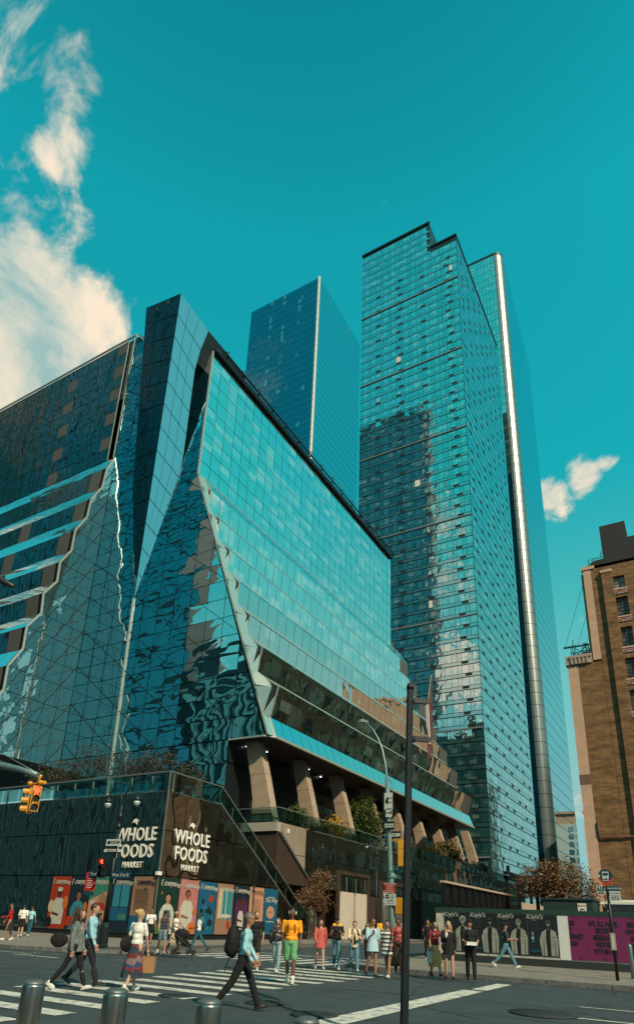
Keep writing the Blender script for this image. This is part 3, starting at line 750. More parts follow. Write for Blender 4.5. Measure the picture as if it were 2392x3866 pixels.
    def onplane(px, py, a_, b_, c_):
        nrm = (b_ - a_).cross(c_ - a_); r_ = Vector(ray(px * DD, py * DD)); e0 = Vector(EYE); return e0 + r_ * ((a_ - e0).dot(nrm) / r_.dot(nrm))
    C_ = onplane(498, 790, A, E_, T); D = onplane(468, 862, A, E_, T); Lm = onplane(345, 800, A, B, T); Lf = onplane(318, 1160, A, B, T)
    def along(pl, u):
        for k in range(len(pl) - 1):
            (s0, p0), (s1, p1) = pl[k], pl[k + 1]
            if u <= s1: return p0.lerp(p1, (u - s0) / (s1 - s0))
        return pl[-1][1]
    eA = [(0, A), (1, T)]; eR = [(0, C_), (.12, D), (.52, E_), (1, T)]; eL = [(0, B), (.12, Lm), (.62, Lf), (1, T)]
    ps = Panes('fin_panel', t, 200); g = MB()
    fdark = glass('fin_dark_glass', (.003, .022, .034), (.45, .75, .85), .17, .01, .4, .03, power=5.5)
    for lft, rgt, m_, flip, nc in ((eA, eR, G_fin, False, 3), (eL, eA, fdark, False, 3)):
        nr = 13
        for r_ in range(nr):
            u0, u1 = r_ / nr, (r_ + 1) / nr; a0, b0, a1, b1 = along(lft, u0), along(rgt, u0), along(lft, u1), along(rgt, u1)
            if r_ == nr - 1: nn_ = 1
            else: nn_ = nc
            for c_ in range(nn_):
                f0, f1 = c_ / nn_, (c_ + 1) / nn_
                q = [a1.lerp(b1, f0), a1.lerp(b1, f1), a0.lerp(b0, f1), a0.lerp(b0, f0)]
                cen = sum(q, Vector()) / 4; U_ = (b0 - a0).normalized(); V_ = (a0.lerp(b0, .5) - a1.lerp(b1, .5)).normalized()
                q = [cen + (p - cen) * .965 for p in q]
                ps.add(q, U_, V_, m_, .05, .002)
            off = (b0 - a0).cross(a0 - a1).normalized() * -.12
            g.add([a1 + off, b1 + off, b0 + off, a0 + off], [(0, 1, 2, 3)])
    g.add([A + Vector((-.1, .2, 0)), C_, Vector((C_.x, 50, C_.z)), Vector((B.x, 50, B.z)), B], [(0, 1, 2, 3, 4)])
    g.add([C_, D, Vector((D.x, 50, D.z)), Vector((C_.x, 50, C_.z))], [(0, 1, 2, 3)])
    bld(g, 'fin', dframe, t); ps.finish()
    # ---- left wing: pleated front towards the avenue, blank flank towards the recess
    wp = [(43.8, 55.8, 's'), (42.9, 53.4, 'w'), (42.7, 50.5, 's'), (41.5, 48.0, 'w'), (41.4, 45.4, 's'), (40.2, 42.8, 'w'), (40.2, 40.1, 's'), (39.1, 38.0, 'w'), (39.2, 35.6, 's'),
          (37.9, 33.5, 'w'), (38.1, 31.2, 's'), (36.8, 29.1, 'w'), (36.9, 26.6, 's'), (35.7, 24.3, 'w'), (35.8, 21.8, 's'), (34.6, 19.6, 'w'), (34.7, 15.5, None)]
    XE, XW = -57.0, -96.0
    g = MB(); poly = [(yc + .5, 15.5)] + [(y + .12, z) for y, z, k in wp[::-1]] + [(yc + .12, 76.3), (yc + .5, 76.3)]
    poly = [(50, 15.5)] + poly[1:-1] + [(50, 76.3)]
    n = len(poly); a = [(XE - .1, y, z) for y, z in poly]; b = [(XW, y, z) for y, z in poly]
    g.add(a + b, [tuple(range(n)), tuple(range(2 * n - 1, n - 1, -1))] + [(i, n + i, n + (i + 1) % n, (i + 1) % n) for i in range(n)]); bld(g, 'wing_wall', dframe, t)
    ww = Panes('wing_window', t, 290); ws = Panes('wing_spandrel', t, 200)
    us = steps(0, XE - 1.4 - XW, 2.0)
    for i in range(len(us) - 1):
        for j in range(10):
            O = Vector((XE - 1.4 - us[i + 1], 43.8, 55.9 + j * 2.05)); m = louv if (i in (0, 5) and j % 2 == 1 - (i // 5)) else G_wg
            ww.add([O + X * .04, O + X * 1.96, O + X * 1.96 + Z * 1.98, O + X * .04 + Z * 1.98], X, Z, m, .06, .004)
    lou = {0: [0], 1: [0, 5], 2: [0, 5], 3: [0, 5], 4: [0, 4, 5], 5: [0, 4, 5], 6: [0, 1], 7: [0, 1], 8: [0, 3]}
    kk = 0
    for k in range(len(wp) - 1):
        y0, z0, kind = wp[k]; y1, z1, _ = wp[k + 1]; V = Vector((0, y0 - y1, z0 - z1)); ln = V.length; V.normalize()
        inset = .35 if kind == 's' else .7
        us2 = steps(0, XE - inset - XW, 2.0)
        for i in range(len(us2) - 1):
            O = Vector((XE - inset - us2[i + 1], y1, z1)); w_ = us2[i + 1] - us2[i]
            m = G_ws if kind == 's' else (louv if i in lou.get(kk, []) else G_wg)
            (ws if kind == 's' else ww).add([O + X * .03 + V * .03, O + X * (w_ - .03) + V * .03, O + X * (w_ - .03) + V * (ln - .03), O + X * .03 + V * (ln - .03)], X, V, m, .05, .004)
        if kind == 'w': kk += 1
    ww.finish(); ws.finish()
    # flank of the wing (faces the side street), light reflective panes
    fp = Panes('flank_panel', t, 120)
    G_fl = glass('flank_glass', (.10, .22, .22), (1, 1, 1), .72, .006, .4, .02)
    for k in range(len(wp) - 1):
        y0, z0, _ = wp[k]; y1, z1, _ = wp[k + 1]
        n = max(1, round((43.8 - min(y0, y1)) / 2.0))
        for i in range(n):
            a0 = y0 + (43.72 - y0) * i / n; a1 = y0 + (43.72 - y0) * (i + 1) / n; b0 = y1 + (43.72 - y1) * i / n; b1 = y1 + (43.72 - y1) * (i + 1) / n
            if max(a1 - a0, b1 - b0) < .1: continue
            q = [Vector((XE, b0 + .04, z1 + .03)), Vector((XE, b1 - .02, z1 + .03)), Vector((XE, max(a1 - .02, a0 + .05), z0 - .03)), Vector((XE, a0 + .04, z0 - .03))]
            fp.add(q, Y, Z, G_fl, .05, .003)
    fp.finish()
    g = MB()
    for k in range(len(wp) - 1): g.bar((XE + .02, wp[k][0] - .03, wp[k][1]), (XE + .02, wp[k + 1][0] - .03, wp[k + 1][1]), .14, .2)
    g.bar((XE - .2, 43.68, 55.8), (XE - .2, 43.68, 76.6), .14, .12); g.bar((XE - 1.3, 43.68, 55.8), (XE - 1.3, 43.68, 76.6), .10, .10)
    g.bar((XE, 43.65, 76.6), (XW, 43.65, 76.6), .18, .25); g.bar((XE, 43.7, 76.75), (XE + 2.8, 43.7, 73.6), .14, .2)
    bld(g, 'wing_trim', pale, t)
    return t
PB = pleated()

# ================================================================== THE MARKET PAVILION (podium) WITH ITS STAIR, TERRACE AND COLUMNS
G_pd = glass('pavilion_dark_glass', (.010, .018, .020), (.75, .9, .88), .20, .006, .5, .035, stretch=(1.6, 1.6, .4), detail=0)
G_pb = glass('pavilion_warm_glass', (.016, .016, .014), (.95, .95, .88), .42, .006, .45, .035, stretch=(1, 1, .8), detail=0)
railglass = see_glass('balustrade_glass', (.55, .72, .70), .10)
white = mat('sign_white', (.80, .80, .74), .5)
conc_c = mat('column_concrete', (.37, .29, .215), .85, noise=.22, nscale=1.4, bump=.01, detail=9)
brownp = mat('brown_metal_panel', (.075, .052, .040), .5, .3, noise=.2, nscale=.8)
brownd = mat('brown_soffit', (.060, .030, .022), .55, noise=.2, nscale=1)
tan = mat('tan_stone_panel', (.27, .22, .17), .7, noise=.18, nscale=1.2)

def letters_food(parent, M, s, m):
    """three-line market sign; serif letters built from the plain font plus slab serifs"""
    def word(txt, size, y, sp, bold, name='letter'):
        me = text_mesh(txt, size, .03, bold, 'CENTER', 0, sp); me.materials.clear(); me.materials.append(m)
        o = link(name, me, parent); o.matrix_local = M @ Matrix.Translation((0, y, 0)) @ Matrix.Diagonal((.94, 1.18, 1, 1)); return o, me
    for txt, yy in (('WHOLE', 1.05 * s), ('FOODS', 0.0)):
        o, me = word(txt, 1.0 * s, yy, 1.08, .016 * s)
        # slab serifs: short bars at stem ends
        vs = [v.co for v in me.vertices]; x0 = min(v.x for v in vs); x1 = max(v.x for v in vs)
        h = .735 * s
        stems = {'WHOLE': [-1.72, -1.40, -.98, -.62, -.30, .88, 1.45], 'FOODS': [-1.50, .62]}[txt]
        g = MB()
        for q in stems:
            q = q * s * .9
            tops = [h] if (txt == 'WHOLE' and q < -.9 * s) else [h, .02 * s]
            for ty in tops: g.box(q - .12 * s, ty - .022 * s, 0, q + .12 * s, ty + .022 * s, .028)
        o2 = g.build('serif', m, parent); o2.matrix_local = o.matrix_local.copy()
    word('MARKET', .42 * s, -.62 * s, 1.25, .008 * s)
    g = MB()   # leaf over the O
    a = [(-.02, 2.05), (.00, 2.22), (.12, 2.30), (.02, 2.36), (-.16, 2.46), (-.30, 2.42), (-.42, 2.30), (-.46, 2.14), (-.36, 2.22), (-.22, 2.20), (-.12, 2.12)]
    g.slab([(x * s, y * s, 0) for x, y in a], (0, 0, .03)); o = g.build('leaf', m, parent); o.matrix_local = M.copy()

def poster(O, U, w, h, spec, lab, N_):
    """flat printed poster on the glass; spec(g, w, h) adds print shapes; O = lower left corner"""
    t = thing('window_poster', lab, 'poster', O, 0, 'advertising posters along the market windows')
    U = Vector(U); Mx = frame((0, 0, 0), U, Z)
    bgc, shapes, texts = spec
    g = MB(); g.box(0, 0, 0, w, h, .012); o = g.build('sheet', bgc, t); o.matrix_local = Mx
    gg = MB(); ms = []; d = .0135
    for s in shapes:
        m, pts = s[0], s[1]
        if m not in ms: ms.append(m)
        if pts == 'ell':
            cx, cy, rx, ry = s[2]; pts = [(cx + rx * math.cos(k * math.pi / 9), cy + ry * math.sin(k * math.pi / 9)) for k in range(18)]
        elif pts == 'box':
            x0, y0, x1, y1 = s[2]; pts = [(x0, y0), (x1, y0), (x1, y1), (x0, y1)]
        gg.slab([(x * w, y * h, d) for x, y in pts], (0, 0, .002), ms.index(m)); d += .0025
    if ms: o = gg.build('print', ms, t, kind='stuff'); o.matrix_local = Mx
    for txt, m, x, y, sz, sh in texts:
        text_obj('lettering', txt, m, t, Mx @ Matrix.Translation((x * w, y * h, d + .004)), sz * w, extrude=.001, shear=sh, bold=.004 * w)
    return t

def pm(c, r=.55): return mat('print_%d_%d_%d' % c, tuple(S2L(v) * .62 for v in c), r, noise=.22, nscale=5, detail=5)
skin_l, skin_m, skin_d = pm((214, 158, 128)), pm((170, 110, 80)), pm((96, 58, 42))
P_red, P_navy, P_teal, P_pink, P_blue, P_peach, P_green, P_white, P_black, P_orange = pm((196, 62, 30)), pm((14, 44, 62)), pm((70, 150, 130)), pm((214, 140, 138)), pm((24, 110, 150)), pm((226, 170, 138)), pm((16, 62, 52)), pm((226, 226, 214)), pm((18, 20, 24)), pm((232, 130, 50))
P_grey, P_purple, P_sky, P_tan, P_cream, P_leaf = pm((96, 112, 120)), pm((96, 44, 92)), pm((60, 160, 180)), pm((176, 140, 112)), pm((236, 214, 180)), pm((70, 130, 60))
E_ = 'ell'; B_ = 'box'
zig = lambda x, y, s=.12: [(x, y), (x + s * .5, y + s * .12), (x + s * .1, y + s * .35), (x + s * .7, y + s * .5), (x + s * .2, y + s * .75), (x + s * .8, y + s * .95), (x + s * .55, y + s * 1.05), (x - s * .1, y + s * .8), (x + s * .3, y + s * .55), (x - s * .2, y + s * .38), (x + s * .15, y + s * .2)]
def person_print(skin, top, apron=None, hat=None, x=.5, hairm=P_black, h0=0.0, s=1.0):
    r = [(top, [(x - .32 * s, h0), (x - .36 * s, h0 + .38 * s), (x - .22 * s, h0 + .50 * s), (x - .07 * s, h0 + .54 * s), (x + .07 * s, h0 + .54 * s), (x + .22 * s, h0 + .50 * s), (x + .36 * s, h0 + .38 * s), (x + .32 * s, h0)]),
         (hairm, E_, (x, h0 + .645 * s, .15 * s, .085 * s)), (skin, [(x - .06, h0 + .52 * s), (x + .06, h0 + .52 * s), (x + .06, h0 + .6 * s), (x - .06, h0 + .6 * s)]), (skin, E_, (x, h0 + .625 * s, .115 * s, .07 * s))]
    if hat: r.append((hat, B_, (x - .13 * s, h0 + .66 * s, x + .13 * s, h0 + .74 * s)))
    if apron: r.append((apron, [(x - .2 * s, h0), (x - .2 * s, h0 + .3 * s), (x - .12 * s, h0 + .42 * s), (x + .12 * s, h0 + .42 * s), (x + .2 * s, h0 + .3 * s), (x + .2 * s, h0)]))
    r.append((skin, [(x - .3 * s, h0 + .2 * s), (x + .1 * s, h0 + .16 * s), (x + .12 * s, h0 + .2 * s), (x - .28 * s, h0 + .25 * s)]))
    r += [(P_black, E_, (x - .045 * s, h0 + .632 * s, .018 * s, .006)), (P_black, E_, (x + .045 * s, h0 + .632 * s, .018 * s, .006)), (hairm, B_, (x - .04 * s, h0 + .59 * s, x + .04 * s, h0 + .598 * s))]
    return r
EV = lambda m=P_white: [('Everything', m, .60, .855, .19, .35), ('MANHATTAN WEST', m, .58, .905, .05, 0)]

def pavilion():
    t = thing('market_pavilion', 'dark glass two storey corner pavilion with market lettering and a sloping stair rail', 'shop building', (-29.7, 31.5, 0))
    ox, oy = -29.7, 31.5; XW = -75.0
    def bld(g, *a, **k):
        g.v = [(v[0] - ox, v[1] - oy, v[2]) for v in g.v]; return g.build(*a, **k)
    cx, cy = -29.7, 31.5
    ps = Panes('glass_panel', t, 300)
    # body
    g = MB(); g.box(XW, cy + .15, .1, cx - .15, 37.0, 9.2); g.box(XW, 37.0, .1, -34.0, 56, 9.15); bld(g, 'inner_wall', dframe, t)
    zs = [.45, 3.95, 6.75, 9.3]
    xs = steps(0, 45.0, 1.93)
    for i in range(len(xs) - 1):
        for j in range(3):
            O = Vector((cx - xs[i + 1], cy, zs[j])); w = xs[i + 1] - xs[i]
            ps.add([O + X * .03, O + X * (w - .03), O + X * (w - .03) + Z * (zs[j + 1] - zs[j] - .06), O + X * .03 + Z * (zs[j + 1] - zs[j] - .06)], X, Z, G_pd, .06, .003)
    # street flank cut by the stair
    poly = [(cy, .45), (49.6, .45), (49.6, 1.0), (37.1, 9.3), (cy, 9.3)]
    def fl(i, j, pts): ps.add(pts, Y, Z, G_pb, .06, .003)
    grid_on_poly([Vector((cx, a, b)) for a, b in poly], Vector((cx, cy, 0)), Y, Z, steps(0, 50.2 - cy, 1.95), zs, fl, .06)
    # far glass wall beyond the stair
    poly2 = [(45.3, 8.4), (51.0, 4.35), (56, 4.3), (130, 4.3), (130, 9.15), (45.3, 9.15)]
    def f2(i, j, pts): ps.add(pts, Y, Z, G_pb if i > 1 else tan, .06, .003)
    grid_on_poly([Vector((cx, a, b)) for a, b in poly2[:]], Vector((cx, 45.3, 0)), Y, Z, steps(0, 84.7, 1.95), [4.3, 6.8, 9.15], f2, .05)
    ps.finish()
    g = MB(); g.box(-34, 56, .1, cx - .08, 130, 9.1); bld(g, 'street_wall', brownp, t)
    g = MB(); g.box(-34.0, 44.9, 4.4, cx - .08, 55.9, 9.05); bld(g, 'stair_wall', brownp, t)
    # plinth and ledges
    g = MB(); g.box(XW, cy - .02, .12, cx + .03, cy + .14, .42); g.box(cx - .12, cy + .15, .12, cx + .04, 50, .42); bld(g, 'plinth', dframe, t)
    # terrace balustrade: glass, posts, rail
    bp = Panes('balustrade_panel', t, 200); g = MB(); rr = MB()
    for i in range(0, 20):
        x1 = cx - 1.93 * i; O = Vector((x1 - 1.93, cy - .02, 9.42)); bp.add([O + X * .05, O + X * 1.88, O + X * 1.88 + Z * 1.12, O + X * .05 + Z * 1.12], X, Z, railglass, .02)
        g.box(x1 - .06, cy + .35, 9.35, x1 + .02, cy + .5, 10.5)
    rr.bar((cx, cy, 10.6), (XW, cy, 10.6), .10, .07); rr.bar((cx, cy, 10.6), (cx, 37.0, 10.6), .07, .10, up=(1, 0, 0)); rr.bar((cx + .03, cy, .4), (cx + .03, cy, 10.6), .09, .09, up=(0, 1, 0))
    for i in range(3): y0 = cy + 1.85 * i; bp.add([Vector((cx + .01, y0 + .04, 9.42)), Vector((cx + .01, y0 + 1.8, 9.42)), Vector((cx + .01, y0 + 1.8, 10.54)), Vector((cx + .01, y0 + .04, 10.54))], Y, Z, railglass, .02)
    # sloping stair balustrades (near and far)
    def slope(y0, z0, y1, z1, h, n, x):
        for i in range(n):
            a, b = i / n, (i + 1) / n; ya, yb = y0 + (y1 - y0) * a + .03, y0 + (y1 - y0) * b - .03; za, zb = z0 + (z1 - z0) * a, z0 + (z1 - z0) * b
            bp.add([Vector((x, ya, za)), Vector((x, yb, zb)), Vector((x, yb, zb + h)), Vector((x, ya, za + h))], Y, Z, railglass, .02)
            g.box(x - .12, ya - .03, za, x - .05, ya + .03, za + h * .85)
        rr.bar((x + .02, y0, z0 + h + .04), (x + .02, y1, z1 + h + .04), .09, .08); rr.bar((x + .02, y0, z0 - .04), (x + .02, y1, z1 - .04), .12, .10)
    slope(37.0, 9.42, 49.7, 1.05, 1.15, 8, cx + .03)
    rr.bar((cx + .05, 49.7, 2.2), (cx + .05, 50.8, 1.5), .08, .08); rr.bar((cx + .05, 50.8, 1.5), (cx + .05, 50.8, .15), .08, .08)
    rr.bar((cx + .03, 45.0, 8.4), (cx + .03, 50.9, 4.4), .14, .12); rr.bar((cx + .03, 50.9, 4.4), (cx + .03, 51.6, .2), .10, .12)
    # landing balcony and the far balustrade
    bp.add([Vector((-34.2, 44.75, 9.3)), Vector((cx - .02, 44.75, 9.3)), Vector((cx - .02, 44.75, 10.3)), Vector((-34.2, 44.75, 10.3))], X, Z, railglass, .02)
    rr.bar((-38, 44.72, 10.38), (cx + .02, 44.72, 10.38), .06, .07)
    y = 44.8
    while y < 129: bp.add([Vector((cx + .01, y + .03, 9.25)), Vector((cx + .01, y + 1.9, 9.25)), Vector((cx + .01, y + 1.9, 10.3)), Vector((cx + .01, y + .03, 10.3))], Y, Z, railglass, .02); y += 1.95
    rr.bar((cx + .02, 44.7, 10.38), (cx + .02, 130, 10.38), .07, .08)
    bp.finish(); bld(g, 'rail_post', pale, t, kind='stuff'); bld(rr, 'hand_rail', steel, t, kind='stuff')
    g = MB(); g.box(-36, 44.7, 8.45, cx - .03, 49, 9.18); bld(g, 'landing', mat('landing_stone', (.36, .34, .29), .7, noise=.1), t)
    g = MB(); g.box(-36, 44.75, 8.38, cx - .1, 56, 8.44); bld(g, 'landing_soffit', brownd, t)
    g = MB(); g.box(-33.8, 46.2, .2, -31.2, 46.6, 7.3); g.box(-33.9, 50.5, .2, cx - .1, 51.2, 4.3); bld(g, 'stair_pier', tan, t, kind='stuff')
    # steps rising from the pavement to the terrace, seen through the rail
    g = MB(); n = 46
    for i in range(n): y = 50.0 - i * .275; z = .15 + (i + 1) * .195; g.box(-33.2, y - .30, max(.1, z - .5), -30.0, y, z)
    bld(g, 'stair', mat('stair_stone', (.16, .14, .12), .8), t)
    g = MB(); g.box(-34.0, 37.1, .2, -33.4, 50, 9.1); bld(g, 'stair_side_wall', brownd, t)
    # terrace floor
    g = MB(); g.box(XW, cy + .1, 9.205, -34.2, 44, 9.36); g.box(-34.2, cy + .1, 9.205, cx - .1, 36.9, 9.35); g.box(-40, 51, 9.16, cx - .1, 130, 9.26); bld(g, 'terrace', tan, t)
    # back wall behind the columns with its grey spandrel, doors and dark windows
    bw = Panes('back_window', t, 200)
    y = 44.1
    gp_ = mat('grey_spandrel', (.17, .18, .17), .6)
    while y < 103:
        for z0, z1, m in ((9.4, 11.5, G_pd), (11.6, 12.9, gp_), (13.0, 16.3, G_pb)):
            if z0 < 13 and y > 76 and m is gp_: m = G_pd
            bw.add([Vector((-36.6, y + .03, z0)), Vector((-36.6, y + 1.75, z0)), Vector((-36.6, y + 1.75, z1)), Vector((-36.6, y + .03, z1))], Y, Z, m, .05, .003)
        y += 1.8
    bw.finish()
    g = MB(); g.box(-40, 44.0, 9.37, -36.68, 103, 16.4); bld(g, 'back_wall', dframe, t)
    # lettering
    M1 = frame((cx + .12 - ox, 33.75 - oy + .55, 5.05), Y, Z); letters_food(t, M1, 1.02, white)
    M2 = frame((-31.95 - ox, cy - .12 - oy, 5.05), X, Z); letters_food(t, M2, 1.02, white)
    # camera and light fittings
    g = MB(); g.cbox((cx + .12, 31.4, 4.05), .22, .35, .22); g.cbox((cx + .12, 46.2, 8.6), .1, .2, .35); bld(g, 'wall_camera', white, t, kind='stuff')
    # small green market plaques on the grey spandrel
    gm = mat('plaque_green', (.006, .055, .035), .5)
    for yy in (47.2, 54.9):
        g = MB(); g.box(-36.5, yy, 12.0, -36.45, yy + .85, 12.9); o = g
        bld(o, 'plaque', gm, t); text_obj('plaque_lettering', 'WHOLE\nFOODS', white, t, frame((-36.44 - ox, yy + .42 - oy, 12.5), Y, Z), .26, extrude=.002, bold=.006)
    return t
PV = pavilion()

# spotlights dotted under the soffit (lit)
lampm = mat('lit_lamp', (.9, .9, .85), .4, emit=(1, .93, .8), estr=6)
splab = ['small lit ceiling spot just right of the first slanted column', 'small lit ceiling spot just right of the second slanted column', 'small lit ceiling spot right of the third slanted column, above the tree', 'small lit ceiling spot nearest the building corner, left of the first column',
         'dim lit ceiling spot deep behind the third slanted column', 'farthest lit ceiling spot, behind the fourth slanted column']
for k, (x, y) in enumerate([(-34, 48.6), (-34, 56.4), (-34, 64.0), (-34.6, 46.2), (-34.6, 60), (-34.2, 72)]):
    g = MB(); g.lathe((0, 0, -.06), [(.09, 0), (.09, .05)], 10); o = g.build('downlight', lampm); o.location = (x, y, 16.42)
    tag(o, splab[k], 'lamp', 'ceiling spots under the soffit')

# ---- slanted concrete columns
def column(y, lab):
    t = thing('concrete_column', lab, 'column', (-33.0, y, 9.36), 0, 'slanted concrete columns under the pleated building')
    w = .92
    # outline in x-z: top inside, foot outside, thicker below
    e_ = .25 if y < 46 else 0.0
    top = [(-.60 - e_, 7.05), (.18 - e_, 4.03), (1.50, 4.03), (.60, 7.05)]; bot = [(.20 - e_, 4.0), (.62 - e_, 1.9), (.65 - e_, 0), (2.60, 0), (1.52, 4.0)]
    for nm, s in (('upper_shaft', top), ('lower_shaft', bot)):
        g = MB(); g.slab([(a, 0, b) for a, b in s], (0, w, 0)); g.build(nm, conc_c, t)
    return t
ylab = ['first and nearest slanted column, broad and stained, beside the balcony', 'second slanted column from the left, behind the terrace shrubs', 'third slanted column from the left, left of the big green terrace tree',
        'fourth slanted column from the left, its top showing above the big green tree', 'fifth slanted column, just left of the black street pole', 'sixth slanted column, just right of the black street pole',
        'seventh slanted column, left of the yellow shrub', 'eighth slanted column, narrow and far, above the orange shrub', 'last slanted column at the far end of the terrace']
for k in range(9): column(45.0 + 7.45 * k, ylab[k])

# ---- shutter doors along the side street
def door(y0, y1, z1, mm, lab):
    t = thing('loading_door', lab, 'door', (-29.7, y0, .15)); w = y1 - y0
    g = MB(); g.box(-.06, -.35, 0, .22, 0, z1 + .35); g.box(-.06, w, 0, .22, w + .35, z1 + .35); g.box(-.06, 0, z1, .22, w, z1 + .35); g.build('frame', brownp, t)
    n = 2
    for i in range(n):
        g = MB(); a = w * i / n + .03; b = w * (i + 1) / n - .03; g.box(-.04, a, .02, .05, b, z1 - .03)
        g.build('door_leaf', mm, t)
dl = mat('door_cream', (.55, .50, .42), .6, noise=.12, nscale=.9); dt = mat('door_brown', (.19, .135, .095), .6, noise=.15, nscale=.8); dg = mat('door_grey', (.12, .105, .09), .6, noise=.15)
door(55.5, 61.6, 5.7, dl, 'tall cream double loading door left of the street lamp on the side street')
door(65.0, 72.6, 5.4, dg, 'dark grey loading door behind the traffic signal pole')
door(76.5, 84.0, 5.3, dt, 'brown loading door between the black pole and the black container fence')
door(86.5, 95.0, 5.2, dt, 'far brown loading door partly hidden by the black container fence')
door(98, 106, 5.2, dt, 'farthest brown loading door down the side street')

# ---- posters
W1 = 1.86; H1 = 3.35; zb = .5; ax = -29.7 + .09
av = [  # (y0, spec, label)
 (31.62, (P_green, person_print(skin_l, P_white, P_grey, None, .5, P_black, 0, 1.0) + [(P_leaf, [(.0, 0), (.0, .2), (.2, .12), (.25, 0)]), (P_orange, [(.12, .68), (.2, .72), (.14, .76)])] + [(P_white, zig(.08, .84))], EV()), 'dark green poster of a cook in a grey apron, leftmost on the corner flank'),
 (33.57, (P_pink, person_print(skin_m, P_white, None, None, .45, P_black, .12, .95) + [(P_orange, E_, (.75, .12, .2, .1)), (P_white, E_, (.3, .07, .3, .07)), (P_orange, E_, (.85, .42, .12, .05)), (P_white, zig(.08, .84))], EV()), 'pink poster of a bearded chef with folded arms'),
 (35.52, (P_blue, [(P_sky, E_, (.45, .3, .4, .22)), (P_blue, E_, (.45, .3, .36, .2)), (P_navy, [(.4, .42), (.8, .36), (.85, .42), (.6, .54)]), (P_red, [(.55, .64), (.8, .6), (.85, .72), (.65, .76)]), (P_navy, [(.2, .56), (.35, .6), (.3, .68), (.18, .64)]), (P_sky, E_, (.3, .26, .14, .07)), (P_navy, E_, (.72, .22, .14, .07)), (P_black, E_, (.2, .44, .08, .05)), (P_white, zig(.08, .84))], EV()), 'bright blue poster of scattered shoes and sports gear'),
 (37.47, (P_tan, [(P_sky, B_, (.35, .3, .95, .88)), (P_cream, B_, (.1, .3, .35, .9)), (P_cream, B_, (.55, .3, .6, .9)), (P_tan, [(0, 0), (1, 0), (1, .28), (.2, .32), (0, .24)]), (P_white, E_, (.6, .36, .35, .04)), (P_red, B_, (.68, .1, .88, .26)), (P_black, B_, (.74, .26, .76, .34)), (P_white, zig(.08, .84))], EV()), 'beige poster of a bright hotel room with a red suitcase'),
 (39.42, (P_navy, [(P_purple, E_, (.55, .5, .42, .26))] + person_print(skin_d, P_purple, P_white, None, .5, P_black, .1, .9) + [(P_white, zig(.08, .84))], EV()), 'navy and purple poster of an athlete with tied up hair'),
 (41.37, (P_peach, [(P_teal, B_, (0, 0, 1, .26)), (P_sky, B_, (.1, .05, .5, .2))] + [(P_tan, B_, (.18, .34 + .032 * k, .82 - .05 * (k % 3), .346 + .032 * k)) for k in range(13)] + [(P_tan, zig(.08, .84))], EV(P_tan)), 'pale peach poster of small text above a teal strip'),
 (43.32, (P_blue, [(P_peach, E_, (.5, .48, .3, .14)), (P_tan, [(.34, .47), (.55, .47), (.55, .44), (.68, .485), (.55, .53), (.55, .50), (.34, .50)]), ], [('This Way', P_white, .5, .70, .24, .35), ('MANHATTAN WEST', P_white, .5, .80, .05, 0), ('Everything this way', P_white, .5, .27, .07, 0)]), 'plain blue poster with a round pink arrow, rightmost of the flank')]
for y0, sp, lab in av: poster((ax, y0, zb), Y, W1, H1, sp, lab, X)
ay = 31.5 - .09
st = [
 (-31.62, (P_tan, [(P_blue, B_, (0, 0, 1, .3))] + [(P_black, B_, (.15, .4 + .03 * k, .8 - .04 * (k % 3), .407 + .03 * k)) for k in range(13)] + [(P_navy, E_, (.6, .78, .04, .02)), (P_white, zig(.06, .84))], EV(P_navy)), 'tan poster of small text left of the building corner'),
 (-33.55, (P_navy, [(P_sky, B_, (.15, .45, .9, .85)), (P_blue, B_, (.1, .2, .9, .44)), (P_teal, B_, (.5, .22, .85, .32)), (P_black, B_, (.48, .4, .52, .85)), (P_white, zig(.06, .86, .1))], EV()), 'dark poster of a room with tall windows over the river'),
 (-35.48, (P_teal, [(P_peach, [(0, 0), (1, 0), (1, .75), (0, .55)]), (P_tan, [(.45, .5), (.85, .46), (.9, .62), (.6, .72)]), (P_red, [(.3, .4), (.9, .36), (.8, .5), (.4, .52)]), (P_red, E_, (.35, .2, .1, .04)), (P_white, E_, (.2, .5, .12, .06)), (P_white, zig(.06, .84))], EV()), 'peach and teal poster of a knotted bag and fruit'),
 (-37.41, (P_navy, person_print(skin_m, P_sky, P_grey, None, .5, P_black, 0, 1.0) + [(P_orange, E_, (.9, .4, .1, .12)), (P_red, B_, (0, .06, .3, .24)), (P_white, zig(.06, .84))], EV()), 'navy poster of a person in a grey apron, second from the left end'),
 (-39.34, (P_red, person_print(skin_d, P_white, None, P_white, .5, P_black, .08, .95) + [(P_cream, E_, (.12, .42, .14, .12)), (P_orange, E_, (.88, .5, .14, .12)), (P_black, E_, (.12, .12, .18, .1)), (P_white, zig(.06, .84))], EV()), 'red poster of a chef in a tall white hat, leftmost of the row')]
for x0, sp, lab in st: poster((x0, ay, zb), X, W1, H1, sp, lab, -Y)

